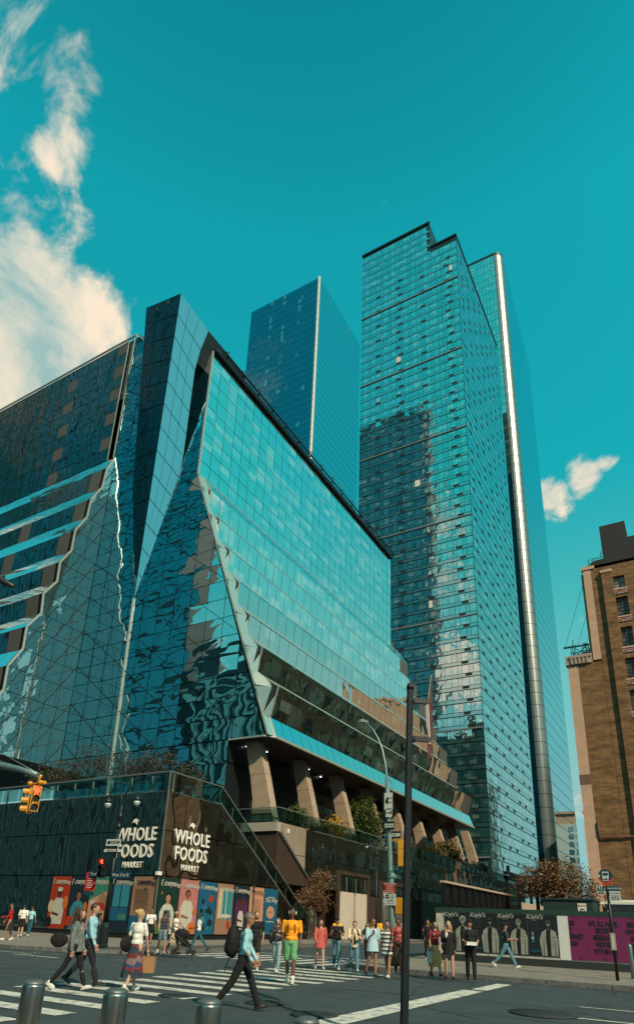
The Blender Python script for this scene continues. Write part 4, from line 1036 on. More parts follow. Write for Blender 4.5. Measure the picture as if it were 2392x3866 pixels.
# ================================================================== BRICK WAREHOUSE
def brick_mat(name, c1, c2, mortar, scale, bias=0.0):
    m = bpy.data.materials.new(name); m.use_nodes = True; t = m.node_tree; n = t.nodes; l = t.links; b = n['Principled BSDF']; b.inputs['Roughness'].default_value = .85
    g = n.new('ShaderNodeNewGeometry'); sx = n.new('ShaderNodeSeparateXYZ'); l.new(g.outputs['Position'], sx.inputs[0])
    ad = n.new('ShaderNodeMath'); l.new(sx.outputs['X'], ad.inputs[0]); l.new(sx.outputs['Y'], ad.inputs[1])
    cb = n.new('ShaderNodeCombineXYZ'); l.new(ad.outputs[0], cb.inputs[0]); l.new(sx.outputs['Z'], cb.inputs[1])
    br = n.new('ShaderNodeTexBrick'); br.inputs['Scale'].default_value = scale; br.inputs['Color1'].default_value = (*c1, 1); br.inputs['Color2'].default_value = (*c2, 1); br.inputs['Mortar'].default_value = (*mortar, 1)
    br.inputs['Mortar Size'].default_value = .012; br.inputs['Bias'].default_value = bias; br.inputs['Row Height'].default_value = .22; br.inputs['Brick Width'].default_value = .6; l.new(cb.outputs[0], br.inputs['Vector'])
    ns = n.new('ShaderNodeTexNoise'); ns.inputs['Scale'].default_value = .55; ns.inputs['Detail'].default_value = 12; ns.inputs['Roughness'].default_value = .7
    mp = n.new('ShaderNodeMapping'); mp.inputs['Scale'].default_value = (1, 1, 3.2); l.new(g.outputs['Position'], mp.inputs[0]); l.new(mp.outputs[0], ns.inputs['Vector'])
    mr = n.new('ShaderNodeMapRange'); mr.inputs[1].default_value = .3; mr.inputs[2].default_value = .72; mr.inputs[3].default_value = .36; mr.inputs[4].default_value = 1.7; l.new(ns.outputs[0], mr.inputs[0])
    vm = n.new('ShaderNodeVectorMath'); vm.operation = 'SCALE'; l.new(br.outputs[0], vm.inputs[0]); l.new(mr.outputs[0], vm.inputs['Scale']); l.new(vm.outputs[0], b.inputs['Base Color'])
    bp = n.new('ShaderNodeBump'); bp.inputs['Distance'].default_value = .03; l.new(ns.outputs[0], bp.inputs['Height']); l.new(bp.outputs[0], b.inputs['Normal'])
    return m
BRK = brick_mat('old_brown_brick', (.15, .082, .034), (.235, .125, .05), (.18, .12, .075), 1.35)
BRB = mat('parged_brick_beige', (.56, .37, .26), .85, noise=.18, nscale=1.2, detail=8)
def warehouse():
    YF = 60.0; t = thing('brick_warehouse', 'tall old brown brick warehouse with black rooftop sheds filling the right edge', 'warehouse', (-8.2, YF, 0)); ox, oy = -8.2, YF
    def bld(g, *a, **k):
        g.v = [(v[0] - ox, v[1] - oy, v[2]) for v in g.v]; return g.build(*a, **k)
    XR = 30
    xU = -6.0                                   # left edge of the tall block
    # openings in the south face
    def dpt(x, y): return on(x, y, 1, YF)
    def zq(x, y): return dpt(2080 + x * .2455, 1900 + y * .2455)
    def zr(x, y): return dpt(2000 + x * .2593, 2900 + y * .2593)
    wins = []
    for (a, b, c, d_) in [((940, 1130), (1110, 1095), (1140, 1290), (965, 1320)), ((985, 1450), (1165, 1415), (1210, 1710), (1020, 1745)), ((1058, 1910), (1235, 1875), (1275, 2180), (1100, 2215))]:
        P = [zq(*q) for q in (a, b, c, d_)]; wins.append((min(P[0].x, P[3].x) * .5 + max(P[0].x, P[3].x) * .5, (P[2].z + P[3].z) / 2, (P[1].x + P[2].x) / 2, (P[0].z + P[1].z) / 2))
    dz = wins[1][1] - wins[2][1]; w3 = wins[2]
    for k in range(1, 3): wins.append((w3[0], w3[1] - dz * k, w3[2], w3[3] - dz * k))
    low = []
    for (a, b, c, d_) in [((1015, 395), (1135, 385), (1148, 545), (1035, 560)), ((1060, 770), (1180, 765), (1198, 930), (1085, 945)), ((1105, 1168), (1230, 1160), (1250, 1330), (1125, 1345)), ((1195, 1590), (1285, 1583), (1305, 1730), (1210, 1735))]:
        P = [zr(*q) for q in (a, b, c, d_)]; low.append(((P[0].x + P[3].x) / 2, (P[2].z + P[3].z) / 2, (P[1].x + P[2].x) / 2, (P[0].z + P[1].z) / 2))
    allw = [(a, b, c, d_) for a, b, c, d_ in wins + low]
    # wall built as a grid with the openings left out
    def pierced(x0, z0, x1, z1, holes, y, th, mb):
        xs = sorted({x0, x1} | {v for h in holes for v in (h[0], h[2]) if x0 < v < x1}); zs = sorted({z0, z1} | {v for h in holes for v in (h[1], h[3]) if z0 < v < z1})
        for i in range(len(xs) - 1):
            for j in range(len(zs) - 1):
                cx, cz = (xs[i] + xs[i + 1]) / 2, (zs[j] + zs[j + 1]) / 2
                if any(h[0] < cx < h[2] and h[1] < cz < h[3] for h in holes): continue
                mb.box(xs[i], y, zs[j], xs[i + 1], y + th, zs[j + 1])
    g = MB(); pierced(-5.25, 0, XR, 34.6, allw, YF, .5, g); g.box(-8.0, YF + .51, 0, XR, YF + 95, 24.9); g.box(xU, YF + .52, 24.95, XR, YF + 95, 34.5); g.box(-7.35, YF + .02, 0, -5.25, YF + .5, 25.0); bld(g, 'wall', BRK, t)
    zp = on(2180, 2960, 1, YF).z
    g = MB(); g.box(-5.95, YF - .02, 25.2, -5.26, YF + .5, 34.6); g.box(-8.25, YF - .02, zp + .8, -7.36, YF + .5, 24.9); g.box(-8.25, YF - .02, 0, -7.36, YF + .5, zp - .1); bld(g, 'beige_strip', BRB, t)
    g = MB(); g.box(-8.28, YF - .03, zp - .08, -7.34, YF + .48, zp + .78); bld(g, 'brown_band', mat('brown_band', (.16, .10, .06), .8), t)
    g = MB(); g.box(-6.1, YF - .1, 34.62, -4.9, YF + .6, 34.95); bld(g, 'coping', BRB, t); g = MB(); g.box(-8.4, YF - .1, 25.0, -6.05, YF + .6, 25.9)
    for k in range(5): g.box(-7.9 + .34 * k, YF - .22, 25.02, -7.72 + .34 * k, YF - .11, 25.6)
    g.box(-8.0, YF - .24, 25.62, -6.1, YF - .11, 25.88); bld(g, 'coping', mat('coping_stone', (.40, .32, .25), .8), t)
    # pilaster left of the shaft windows with a stone cap
    pc = zq(825, 1085); g = MB(); g.box(pc.x - .35, YF - .28, 0, pc.x + .55, YF - .003, pc.z); bld(g, 'pilaster', BRK, t)
    g = MB(); g.box(pc.x - .42, YF - .34, pc.z + .003, pc.x + .6, YF - .003, pc.z + .3); bld(g, 'pilaster_cap', BRB, t)
    # rooftop sheds
    bk = mat('black_roof_shed', (.016, .017, .019), .7, noise=.3, nscale=1.5)
    s1 = zq(525, 1025); a = zq(640, 885); b = zq(790, 845); c = zq(717, 345); d_ = zq(1110, 250); e = zq(1150, 500)
    g = MB(); g.slab([(s1.x, YF + .05, 34.97), (XR, YF + .05, 34.97), (XR, YF + .05, b.z), (b.x, YF + .05, b.z), (a.x, YF + .05, a.z)], (0, 12, 0)); g.box(b.x, YF + .2, b.z + .003, e.x, YF + 8, c.z); g.box(e.x + .01, YF + .2, b.z + .003, XR, YF + 8, e.z); bld(g, 'roof_shed', bk, t)
    g = MB(); 
    for p0, p1 in ((zq(615, 860), zq(780, 830)), (zq(615, 860), zq(625, 890)), (zq(560, 870), zq(577, 925)), (zq(757, 740), zq(757, 830))): g.tube([p0, p1], .04, 5)
    bld(g, 'roof_pipe', dframe, t, kind='stuff')
    # windows: recessed frame, panes, sill sign
    fr = mat('steel_sash', (.02, .022, .022), .6); pn = [mat('wired_pane_%d' % k, c, .4, spec=.6) for k, c in enumerate([(.20, .22, .21), (.10, .105, .10), (.045, .05, .05), (.07, .075, .075), (.15, .16, .15)])]
    rnd = random.Random(4)
    for wi, (x0, z0, x1, z1) in enumerate(allw):
        g = MB(); W_ = x1 - x0; H_ = z1 - z0; g.box(0, .36, 0, W_, .42, H_)
        big = wi == 0 or wi >= 5; nr, ncl = (2, 2) if wi == 0 else ((6, 3) if wi < 5 else (4, 3))
        for k in range(ncl + 1): g.box(W_ * k / ncl - .03, .28, 0, W_ * k / ncl + .03, .36, H_)
        for k in range(nr + 1): g.box(0, .285, H_ * k / nr - .03, W_, .355, H_ * k / nr + .03)
        f = g.build('window', fr, t); f.location = (x0 - ox, 0, z0)
        for i in range(nr):
            for j in range(ncl):
                q = MB(); q.box(W_ * j / ncl + .035, .31, H_ * i / nr + .035, W_ * (j + 1) / ncl - .035, .345, H_ * (i + 1) / nr - .035)
                m = pn[0] if wi == 0 else pn[rnd.choice([1, 2, 2, 3, 3, 4] if wi < 5 else [1, 2, 2, 3])]
                q.build('pane', m, f)
        if wi < 5:
            g = MB(); g.box(-.15, -.07, -.56, W_ + .15, -.003, -.20); sg = g.build('shaftway_sign', mat('shaftway_white', (.45, .42, .36), .7), t); sg.location = (x0 - ox, 0, z0)
            text_obj('shaftway_lettering', 'SHAFTWAY', mat('sign_red', (.35, .04, .03), .6), t, frame((x0 - ox + W_ / 2, -.09, z0 - .50), X, Z), .34, extrude=.004, bold=.008)
            g = MB(); g.box(-.1, -.12, -.15, W_ + .1, -.003, -.01); sl = g.build('sill', BRB, t); sl.location = (x0 - ox, 0, z0)
    # drain pipe elbow on the wall
    g = MB(); P = [zr(985, 780), zr(1005, 960), zr(1040, 1015), zr(1500, 995)]; g.tube([(p.x, YF - .12, p.z) for p in P], .08, 6); bld(g, 'wall_pipe', mat('pipe_brown', (.10, .05, .02), .7), t)
    # street flank with loft windows (seen mirrored in the pleated building)
    g = MB(); g.box(-8.26, YF + .5, 0, -8.02, YF + 95, 24.9); g.box(-6.2, YF + .53, 24.96, xU - .02, YF + 95, 34.5); bld(g, 'flank_wall', brick_mat('flank_brown_brick', (.36, .21, .12), (.46, .28, .16), (.34, .24, .16), 1.35), t)  # brick and loft panes brightened in colour, as this flank lies in shade
    fw = Panes('loft_window', t, 60); lw_ = mat('loft_pane', (.62, .56, .42), .35)
    for fl_ in range(8):
        z = 2.2 + fl_ * 4.0; xx = -8.27 if z < 23 else -6.21
        if z + 2.5 > 34: continue
        for k in range(19):
            y = YF + 2 + k * 4.8
            for q in range(2): fw.add([Vector((xx, y + 2.9 - q * 1.5 + 1.4, z)), Vector((xx, y + 2.9 - q * 1.5, z)), Vector((xx, y + 2.9 - q * 1.5, z + 2.5)), Vector((xx, y + 2.9 - q * 1.5 + 1.4, z + 2.5))], -Y, Z, (lw_ if (k + fl_ + q) % 3 else dkwin), .05, .004)
    fw.finish()
warehouse()

def davit():
    P = lambda x, y: on(2080 + x * .2455, 1900 + y * .2455, 1, 60.6)
    t = thing('rooftop_rig', 'blue steel scaffold rig standing on the low corner of the brick warehouse roof', 'scaffold', (-7.4, 60.6, 25.9)); L0 = Vector((-7.4, 60.6, 25.9))
    bm = mat('rig_blue', (.02, .14, .17), .5, .3)
    g = MB(); g.tube([P(185, 2230) - L0, P(575, 2170) - L0], .10, 6); g.build('beam', bm, t)
    g = MB()
    for a, b in (((325, 2105), (325, 2230)), ((320, 2230), (345, 2340)), ((480, 2190), (480, 2330)), ((525, 2185), (545, 2310)), ((300, 2220), (305, 2340)), ((300, 2310), (590, 2255)), ((340, 2340), (590, 2290)), ((345, 2230), (540, 2310)), ((560, 2180), (590, 2320)), ((430, 2300), (530, 2190)), ((480, 2150), (575, 2170))):
        q0, q1 = P(*a) - L0, P(*b) - L0; g.tube([q0, q1], .045, 5)
        g.tube([q0 + Vector((0, 1.2, 0)), q1 + Vector((0, 1.2, 0))], .045, 5)
    g.build('frame', bm, t, kind='stuff')
    g = MB()
    for a, b in (((210, 2215), (440, 1190)), ((400, 2190), (505, 1640)), ((520, 2160), (540, 1980))): g.tube([P(*a) - L0, P(*b) - L0 + Vector((0, 1.3, 0))], .018, 4)
    g.build('cable', bm, t, kind='stuff')
davit()

# ================================================================== HOARDING WITH POSTERS
def hoarding():
    y = 31.0; x0, x1 = -11.3, 8.0
    t = thing('plywood_hoarding', 'long plywood hoarding with a dark green top beam, pasted with posters', 'hoarding', (x0, y, .15))
    gm = mat('hoarding_green', (.012, .045, .038), .6, noise=.2, nscale=2); wp = mat('white_paste', (.48, .48, .44), .8, noise=.35, nscale=5, bump=.004); bm = mat('hoarding_base', (.02, .03, .03), .8)
    w = x1 - x0
    for k in range(8):
        g = MB(); g.box(w * k / 8 + .01, 0, .30, w * (k + 1) / 8 - .01, .06, 2.12); g.build('board', wp, t)
    g = MB(); g.box(-.02, -.05, 2.125, w, .14, 2.30); g.build('top_beam', gm, t)
    g = MB(); g.box(0, -.02, 0, w, .1, .29); g.build('base_board', bm, t)
    g = MB()
    for k in range(17):
        a = w * k / 16; g.box(a - .05, .10, 0, a + .05, .2, 2.12)
    g.build('stud', mat('timber', (.25, .17, .1), .8), t, kind='stuff')
hoarding()
def tech_poster(x0, w, k):
    lab = ['black and white skincare poster of a laughing person with short light hair', 'black and white skincare poster of a person in glasses and a lab coat, looking left', 'black and white poster of a person in a closed lab coat, second from right', 'black and white skincare poster of a tall person in an open lab coat, rightmost'][k]
    t = thing('wall_poster', lab, 'poster', (x0, 30.985, .56), 0, 'black and white lab coat posters'); Mx = frame((0, 0, 0), X, Z); h = 1.68
    bg = pm((22, 34, 40)); g = MB(); g.box(0, 0, 0, w, h, .01); g.build('sheet', bg, t).matrix_local = Mx
    coat = pm((172, 180, 168)); face = pm((132, 138, 130)) if k in (0, 2) else pm((74, 80, 78)); hair = pm((190, 196, 186)) if k == 0 else P_black; dark = pm((16, 20, 24)); bl = pm((40, 110, 150)); fa = pm((60, 78, 80))
    x = .70
    sh = [(coat, [(x - .27, .02), (x - .33, .40), (x - .24, .58), (x - .08, .66), (x + .08, .66), (x + .22, .60), (x + .29, .42), (x + .26, .02)]),
          (dark, [(x - .09, .0), (x - .11, .45), (x - .075, .665), (x + .065, .665), (x + .04, .45), (x + .03, .0)]),
          (face, [(x - .045, .64), (x + .045, .64), (x + .045, .72), (x - .045, .72)]),
          (hair, E_, (x, .83, .125, .098)), (face, E_, (x - .005, .805, .10, .085)), (dark, E_, (x - .045, .825, .022, .008)), (dark, E_, (x + .04, .825, .022, .008)), (pm((220, 220, 210)), E_, (x, .765, .04, .012)),
          (fa, B_, (x - .06, .792, x - .045, .81)), (fa, [(x - .20, .02), (x - .19, .40), (x - .18, .40), (x - .185, .02)]), (fa, [(x + .20, .02), (x + .19, .40), (x + .18, .40), (x + .185, .02)]), (fa, B_, (x + .1, .46, x + .22, .468)),
          (bl, B_, (.10, .32, .20, .52)), (coat, B_, (.12, .52, .18, .58)), (pm((200, 210, 205)), B_, (.11, .40, .19, .46))] + [(fa, B_, (.06, .62 + .035 * q, .40 - .04 * (q % 2), .632 + .035 * q)) for q in range(6)]
    if k == 1: sh += [(dark, E_, (x - .04, .825, .04, .022)), (dark, E_, (x + .05, .825, .04, .022))]
    g = MB(); ms = []; d = .011
    for s in sh:
        m, pts = s[0], s[1]
        if m not in ms: ms.append(m)
        if pts == 'ell': cx, cy, rx, ry = s[2]; pts = [(cx + rx * math.cos(q * math.pi / 9), cy + ry * math.sin(q * math.pi / 9)) for q in range(18)]
        elif pts == 'box': a, b, c, e = s[2]; pts = [(a, b), (c, b), (c, e), (a, e)]
        g.slab([(a * w, b * h, d) for a, b in pts], (0, 0, .001), ms.index(m)); d += .0012
    g.build('print', ms, t, kind='stuff').matrix_local = Mx
    text_obj('lettering', "Kiehl's", pm((200, 206, 200)), t, Mx @ Matrix.Translation((.24 * w, .90 * h, d + .002)), .19 * w * 1.15, extrude=.001, shear=.4, bold=.003)
    text_obj('lettering', "SINCE 1851", pm((200, 206, 200)), t, Mx @ Matrix.Translation((.24 * w, .86 * h, d + .002)), .04 * w, extrude=.001)
    text_obj('lettering', "Super", bl, t, Mx @ Matrix.Translation((.22 * w, .10 * h, d + .002)), .14 * w, extrude=.001, shear=.4, bold=.003)
for k in range(4): tech_poster(-10.87 + 1.27 * k, 1.25, k)
def purple_poster(x0, x1, lines, lab, al='CENTER'):
    w = x1 - x0 - .012
    t = thing('wall_poster', lab, 'poster', (x0, 30.985, .50), 0, 'purple text posters'); Mx = frame((0, 0, 0), X, Z); h = 1.74
    g = MB(); g.box(0, 0, 0, w, h, .01); g.build('sheet', mat('poster_purple', (.16, .012, .09), .55, noise=.12, nscale=4), t).matrix_local = Mx
    for i, s in enumerate(lines):
        n = len(lines); text_obj('lettering', s, P_black, t, Mx @ Matrix.Translation((w * (.52 if al == 'CENTER' else .03), h * (.78 - .155 * i), .0125)) @ Matrix.Diagonal((.80, 1.25, 1, 1)), .225, extrude=.001, bold=.012, align=al)
    text_obj('lettering', 'MORE TO SAY BELOW', P_black, t, Mx @ Matrix.Translation((w * .5, h * .95, .0125)), .04, extrude=.001)
    g = MB(); g.box(w * .45, .03, .0105, w * .45 + .12, .16, .012); g.build('print', mat('poster_purple_dark', (.07, .006, .04), .6), t).matrix_local = Mx
_xs = [on(v, 3500, 1, 31.0).x for v in (2104, 2145, 2210, 2334, 2460)]
g_ = MB(); g_.box(0, -.012, 0, _xs[1] - _xs[0], 0, 1.78); o_ = g_.build('blank_paper', mat('white_paper', (.62, .66, .63), .7, noise=.06, nscale=3)); o_.location = (_xs[0], 30.995, .47); tag(o_, 'blank white paper strip between the lab coat posters and the purple posters', 'poster')
purple_poster(_xs[1], _xs[2], ['ISS', 'Y', 'ERNET', 'AIN'], 'narrow purple poster with cut off words, right of the blank white strip', 'LEFT')
purple_poster(_xs[2], _xs[3], ['WE ALL HAVE', 'SECRET', 'MESSAGES', 'HIDDEN', 'WITHIN US'], 'purple text poster about secret messages, behind the bus stop pole')
purple_poster(_xs[3], _xs[4], ['BEAUTY', 'HAS KEPT', 'BEING', 'AN ART', 'REBEL'], 'purple text poster cut by the right edge of the picture')

def container_fence():
    t = thing('steel_fence', 'tall black ribbed steel fence with a pale top edge behind the hoarding', 'fence', (-12.0, 33.8, .15))
    bk = mat('black_steel', (.010, .013, .016), .5, .4); pe = mat('pale_top_edge', (.42, .34, .27), .7)
    L_ = 14.3; n = 11
    for k in range(n):
        a, b = L_ * k / n, L_ * (k + 1) / n; g = MB(); g.box(0, a + .02, 2.0, .06, b - .02, 3.6); g.box(.06, a + .02, 2.0, .20, a + .14, 3.55); g.box(.06, a + .5, 2.55, .14, b - .02, 2.66)
        g.build('panel', bk, t)
    g = MB(); g.box(-.05, 0, 3.61, .22, L_, 3.72); g.build('top_edge', pe, t)
    g = MB(); g.box(-.02, 0, .0, .08, L_, 1.98); g.build('lower_wall', bk, t)
    g = MB()                       # gantry at the far end
    for yy in (13.4, 17, 20.6, 24.5): g.box(-.1, yy, 0, .1, yy + .25, 5.0)
    for zz in (4.75, 5.1): g.box(-.15, 13.3, zz, .15, 25, zz + .16)
    for yy in (13.3, 24.7): g.box(-.15, yy, 4.75, 2.2, yy + .2, 4.95)
    g.box(1.9, 13.4, 0, 2.1, 13.65, 4.9); g.box(-.1, 14, 5.27, .1, 14.2, 5.7); g.build('gantry', bk, t)
    g = MB(); g.box(.3, 16, 1.8, .4, 33, 3.3); g.build('pale_wall', pe, t)  # pale wall by the gantry, sharing the top edge colour
container_fence()
def green_box():
    P0 = on(2000 + 365 * .2593, 2900 + 2035 * .2593, 1, 34); t = thing('site_cabin', 'dark green timber box with a small white number sign above the hoarding', 'cabin', (-6.95, 34, .15))
    gm = mat('cabin_green', (.010, .035, .028), .7); x1 = 2.25
    g = MB(); g.box(0, 0, 0, x1, 2.2, 2.86); g.build('body', gm, t); g = MB(); g.box(-.06, -.06, 2.863, x1 + .06, 2.26, 2.95); g.build('roof', gm, t)
    g = MB(); g.box(1.58, -.04, 2.35, 1.95, -.002, 2.72); g.build('sign_plate', white, t)
    text_obj('lettering', 'BLDG', mat('sign_red', (.35, .04, .03), .6), t, frame((1.765, -.045, 2.57), X, Z), .13, extrude=.001, bold=.003)
    text_obj('lettering', '404', P_black, t, frame((1.765, -.045, 2.40), X, Z), .15, extrude=.001, bold=.003)
green_box()
def bus():
    t = thing('parked_bus', 'white roofed dark bus parked behind the hoarding, its round lamp shining', 'bus', (-4.55, 36, .15)); bk = mat('bus_black', (.012, .014, .016), .3, coat=.5); wh = mat('bus_white', (.70, .68, .62), .4, coat=.4)
    g = MB(); g.box(0, 0, .35, 11.5, 2.5, 2.78); g.build('body', bk, t)
    g = MB(); g.slab([(-.05, -.05, 2.785), (11.6, -.05, 2.785), (11.6, 2.55, 2.785), (-.05, 2.55, 2.785)], (0, 0, .12)); g.slab([(.2, .2, 2.906), (11.3, .2, 2.906), (11.3, 2.3, 2.906), (.2, 2.3, 2.906)], (0, 0, .1)); g.build('roof', wh, t)
    for k in range(7): g = MB(); g.box(.5 + k * 1.5, -.03, 1.35, 1.85 + k * 1.5, -.002, 2.35); g.build('window', dkwin, t)
    for x in (1.8, 9.2):
        g = MB(); g.tube([(x, -.04, .48), (x, .28, .48)], .48, 16); g.build('wheel', mat('tyre', (.02, .02, .02), .8), t)
    g = MB(); g.tube([(.2, -.02, 2.6), (.22, -.5, 2.75), (.26, -.55, 2.45)], .03, 6); g.ell((.26, -.56, 2.35), (.10, .06, .17)); g.build('mirror', bk, t)
    g = MB(); g.tube([(2.1, -.08, 2.48), (2.1, -.002, 2.48)], .12, 14); g.build('headlight', mat('lit_headlight', (1, .9, .8), .3, emit=(1, .8, .62), estr=5), t)
    g = MB(); g.tube([(-.1, -.1, 2.72), (-.08, -.3, 2.8), (.06, -.3, 2.8), (.12, -.1, 2.6)], .03, 6); g.build('grab_rail', wh, t)
bus()

# ================================================================== STREET FURNITURE
galv = mat('galvanised_steel', (.20, .30, .31), .45, .55, noise=.2, nscale=6); polebk = mat('pole_black', (.012, .015, .018), .45, .3, noise=.3, nscale=5)
polegn = mat('pole_dark_green', (.012, .022, .022), .4, .4); sigy = mat('signal_yellow', (.55, .26, .015), .45, coat=.3); sigk = mat('signal_black', (.01, .01, .01), .5)
redlit = mat('signal_red_lit', (.6, .02, .01), .4, emit=(1.0, .055, .02), estr=5.0); offl = mat('signal_lens_off', (.02, .025, .02), .2, spec=.8)
sgn_w = mat('sign_panel_white', (.52, .58, .54), .5); sgn_g = mat('street_sign_green', (.008, .10, .07), .45); sgn_b = mat('street_sign_blue', (.010, .05, .085), .45); sgn_r = mat('sign_panel_red', (.42, .022, .018), .45); sgn_k = mat('sign_panel_black', (.008, .012, .012), .5)
brushed = mat('brushed_bollard_steel', (.30, .33, .33), .30, 1.0, noise=.15, nscale=2, stretch=(60, 60, 1), bump=.0006)
yel = mat('bollard_yellow', (.85, .42, .01), .5)

lb = ['brushed steel bollard at the lower left corner of the picture', 'brushed steel bollard standing in front of the zebra stripes', 'brushed steel bollard beside the legs of the walking man with the backpack', 'brushed steel bollard whose domed top just shows at the bottom edge']
for k, (px, py, w) in enumerate([(131, 3712, 83), (440, 3745, 93), (790, 3785, 97), (1157, 3858, 100)]):
    H = .95; p = on(px, py, 2, H + .15)
    d = (MR @ (np.array(p) - EYE))[2]; r = w / 2 / FOC * d
    p = Vector((p.x, p.y, .15)); t = thing('steel_bollard', lb[k], 'bollard', p, 0, 'steel bollards along the near kerb')
    g = MB(); g.lathe((0, 0, .02), [(r, 0), (r, H - .04), (r * .985, H - .025)], 40); g.build('post', brushed, t)
    g = MB(); g.lathe((0, 0, H - .01), [(r * .975, 0), (r * .93, .02), (r * .6, .034), (.001, .04)], 40); g.build('cap', mat('bollard_cap', (.16, .18, .18), .5, .7, noise=.2, nscale=12), t)
    g = MB(); g.lathe((0, 0, 0), [(r * 1.25, 0), (r * 1.25, .018), (r * 1.02, .019)], 32); g.build('base_ring', brushed, t)
yl = ['yellow bollard behind the man in black looking at his phone, left one', 'yellow bollard right beside the cream loading door', 'yellow bollard left of the pair behind the woman in the pale blue dress', 'yellow bollard right of the pair behind the woman in the pale blue dress',
      'yellow bollard just left of the black street pole', 'thin pale bollard beside the black street pole', 'left yellow bollard of the pair near the container fence', 'right yellow bollard of the pair near the container fence', 'yellow bollard half hidden by the woman in stripes']
for k, (px, py, hh) in enumerate([(1262, 3490, 1.25), (1282, 3490, 1.25), (1401, 3489, 1.35), (1423, 3489, 1.35), (1499, 3489, 1.5), (1514, 3489, 1.4), (1612, 3489, 1.5), (1624, 3489, 1.5), (1436, 3489, 1.35)]):
    p = on(px, py, 0, -27.3); t = thing('yellow_bollard', yl[k], 'bollard', (p.x, p.y, .15), 0, 'yellow bollards before the loading doors')
    g = MB(); g.lathe((0, 0, 0), [(.17 if k != 5 else .08, 0), (.17 if k != 5 else .08, p.z - .15), (.10, p.z - .06)], 12); g.build('post', yel if k != 5 else BRB, t)
    g = MB(); g.lathe((0, 0, 0), [(.24, 0), (.24, .05), (.15, .06)], 12); g.build('base', conc, t)

# ---- near black pole with a banner seen edge-on
def big_pole():
    p = gp(1527, 3866 + 90); base = on(1524, 3900, 2, .15); b = Vector((base.x, base.y, .15)); base = b
    d = (MR @ (np.array(base) - EYE))[2]
    top = on(1547, 2600, 0, base.x); h = top.z - .15
    t = thing('street_pole', 'thick black street pole crossing the lower centre of the picture, with brackets near its top', 'pole', base)
    r0 = 17.5 / FOC * d; r1 = r0 * .98
    dx = top.x - base.x; dy = top.y - base.y
    g = MB(); g.tube([(0, 0, 0), (dx * .5, dy * .5, h * .5), (dx, dy, h)], [r0, r0 * .97, r1 * .93], 8, smooth=False); g.build('shaft', polebk, t)
    g = MB(); g.lathe((dx, dy, h), [(r1 * 1.02, -.02), (r1 * 1.02, .04), (r1 * .7, .09), (.01, .10)], 14); g.build('cap', polebk, t)
    for q in (.22, .92):
        g = MB(); g.lathe((dx, dy, h - q - .06), [(r1 * 1.1, 0), (r1 * 1.1, .09)], 14); u = Vector((.80, .60, 0)); c = Vector((dx, dy, h - q)); g.bar(c, c + u * .34, .06, .09)
        g.build('bracket', polebk, t)
    c = Vector((dx, dy, 0)) + Vector((.80, .60, 0)) * .30
    n_ = Vector((.83, .30, 0)).normalized(); sgn = thing('street_banner', 'narrow red and pale street banner seen almost edge on, fixed to the black pole', 'banner', base + Vector((c.x, c.y, h - 1.35)))
    vd = Vector((base.x + c.x, base.y + c.y, 0)).normalized(); sd_ = Vector((vd.x * .93 + vd.y * .37, vd.y * .93 - vd.x * .37, 0)).normalized()
    w = .42; pts = [(0, 0, 0), (w * .25, 0, .25), (w, 0, 1.7), (w * .9, 0, 1.05), (w * .1, 0, 0)]
    gg = MB(); prof = [(-.02, 0.0), (.13, .25), (.22, .8), (.24, 1.25), (.26, 1.75), (.05, 1.05), (-.03, .5)]
    gg.slab([sd_ * a + Z * b for a, b in prof], (vd.y * .012, -vd.x * .012, 0)); gg.build('cloth', mat('banner_cloth', (.12, .035, .035), .7, noise=.6, nscale=3), sgn)
    gg = MB(); gg.slab([sd_ * a + Z * b + Vector((vd.y * -.004, vd.x * .004, 0)) for a, b in [(.10, .9), (.24, 1.3), (.255, 1.73), (.10, 1.25)]], (vd.y * -.006, vd.x * .006, 0)); gg.build('stripe', mat('banner_pale', (.30, .42, .44), .6), sgn)
    gg = MB(); gg.bar((0, 0, 1.15), (.02, .01, .35), .05, .03); gg.build('hem_plate', mat('banner_white', (.55, .55, .5), .6), sgn)
big_pole()

def signal_head(t, loc, rz, lit=0, s=1.0, body=sigy):
    """three-section traffic signal; parts under thing t. local front is -Y, turned by rz"""
    M = Matrix.Translation(loc) @ Matrix.Rotation(rz, 4, 'Z') @ Matrix.Scale(s, 4)
    for k in range(3):
        z = .70 - .35 * k
        g = MB(); g.box(-.17, -.10, z - .17, .17, .12, z + .17); o = g.build('signal_section', body, t); o.matrix_local = M
        g = MB(); n = 14; vs = []; b0 = len(g.v)
        for i in range(n):
            a = math.pi * (-.25 + 1.5 * i / (n - 1)); g.v.append((.14 * math.cos(a), -.10, z + .14 * math.sin(a))); g.v.append((.14 * math.cos(a), -.36 + (.10 if i in (0, n - 1) else 0), z + .14 * math.sin(a) - .02))
        for i in range(n - 1): g.face((2 * i, 2 * i + 1, 2 * i + 3, 2 * i + 2), 0, True)
        o = g.build('visor', body if body is sigy else sigk, t); o.matrix_local = M
        g = MB(); g.tube([(0, -.125, z), (0, -.10, z)], .125, 16); o = g.build('lens', redlit if k == lit else offl, t); o.matrix_local = M

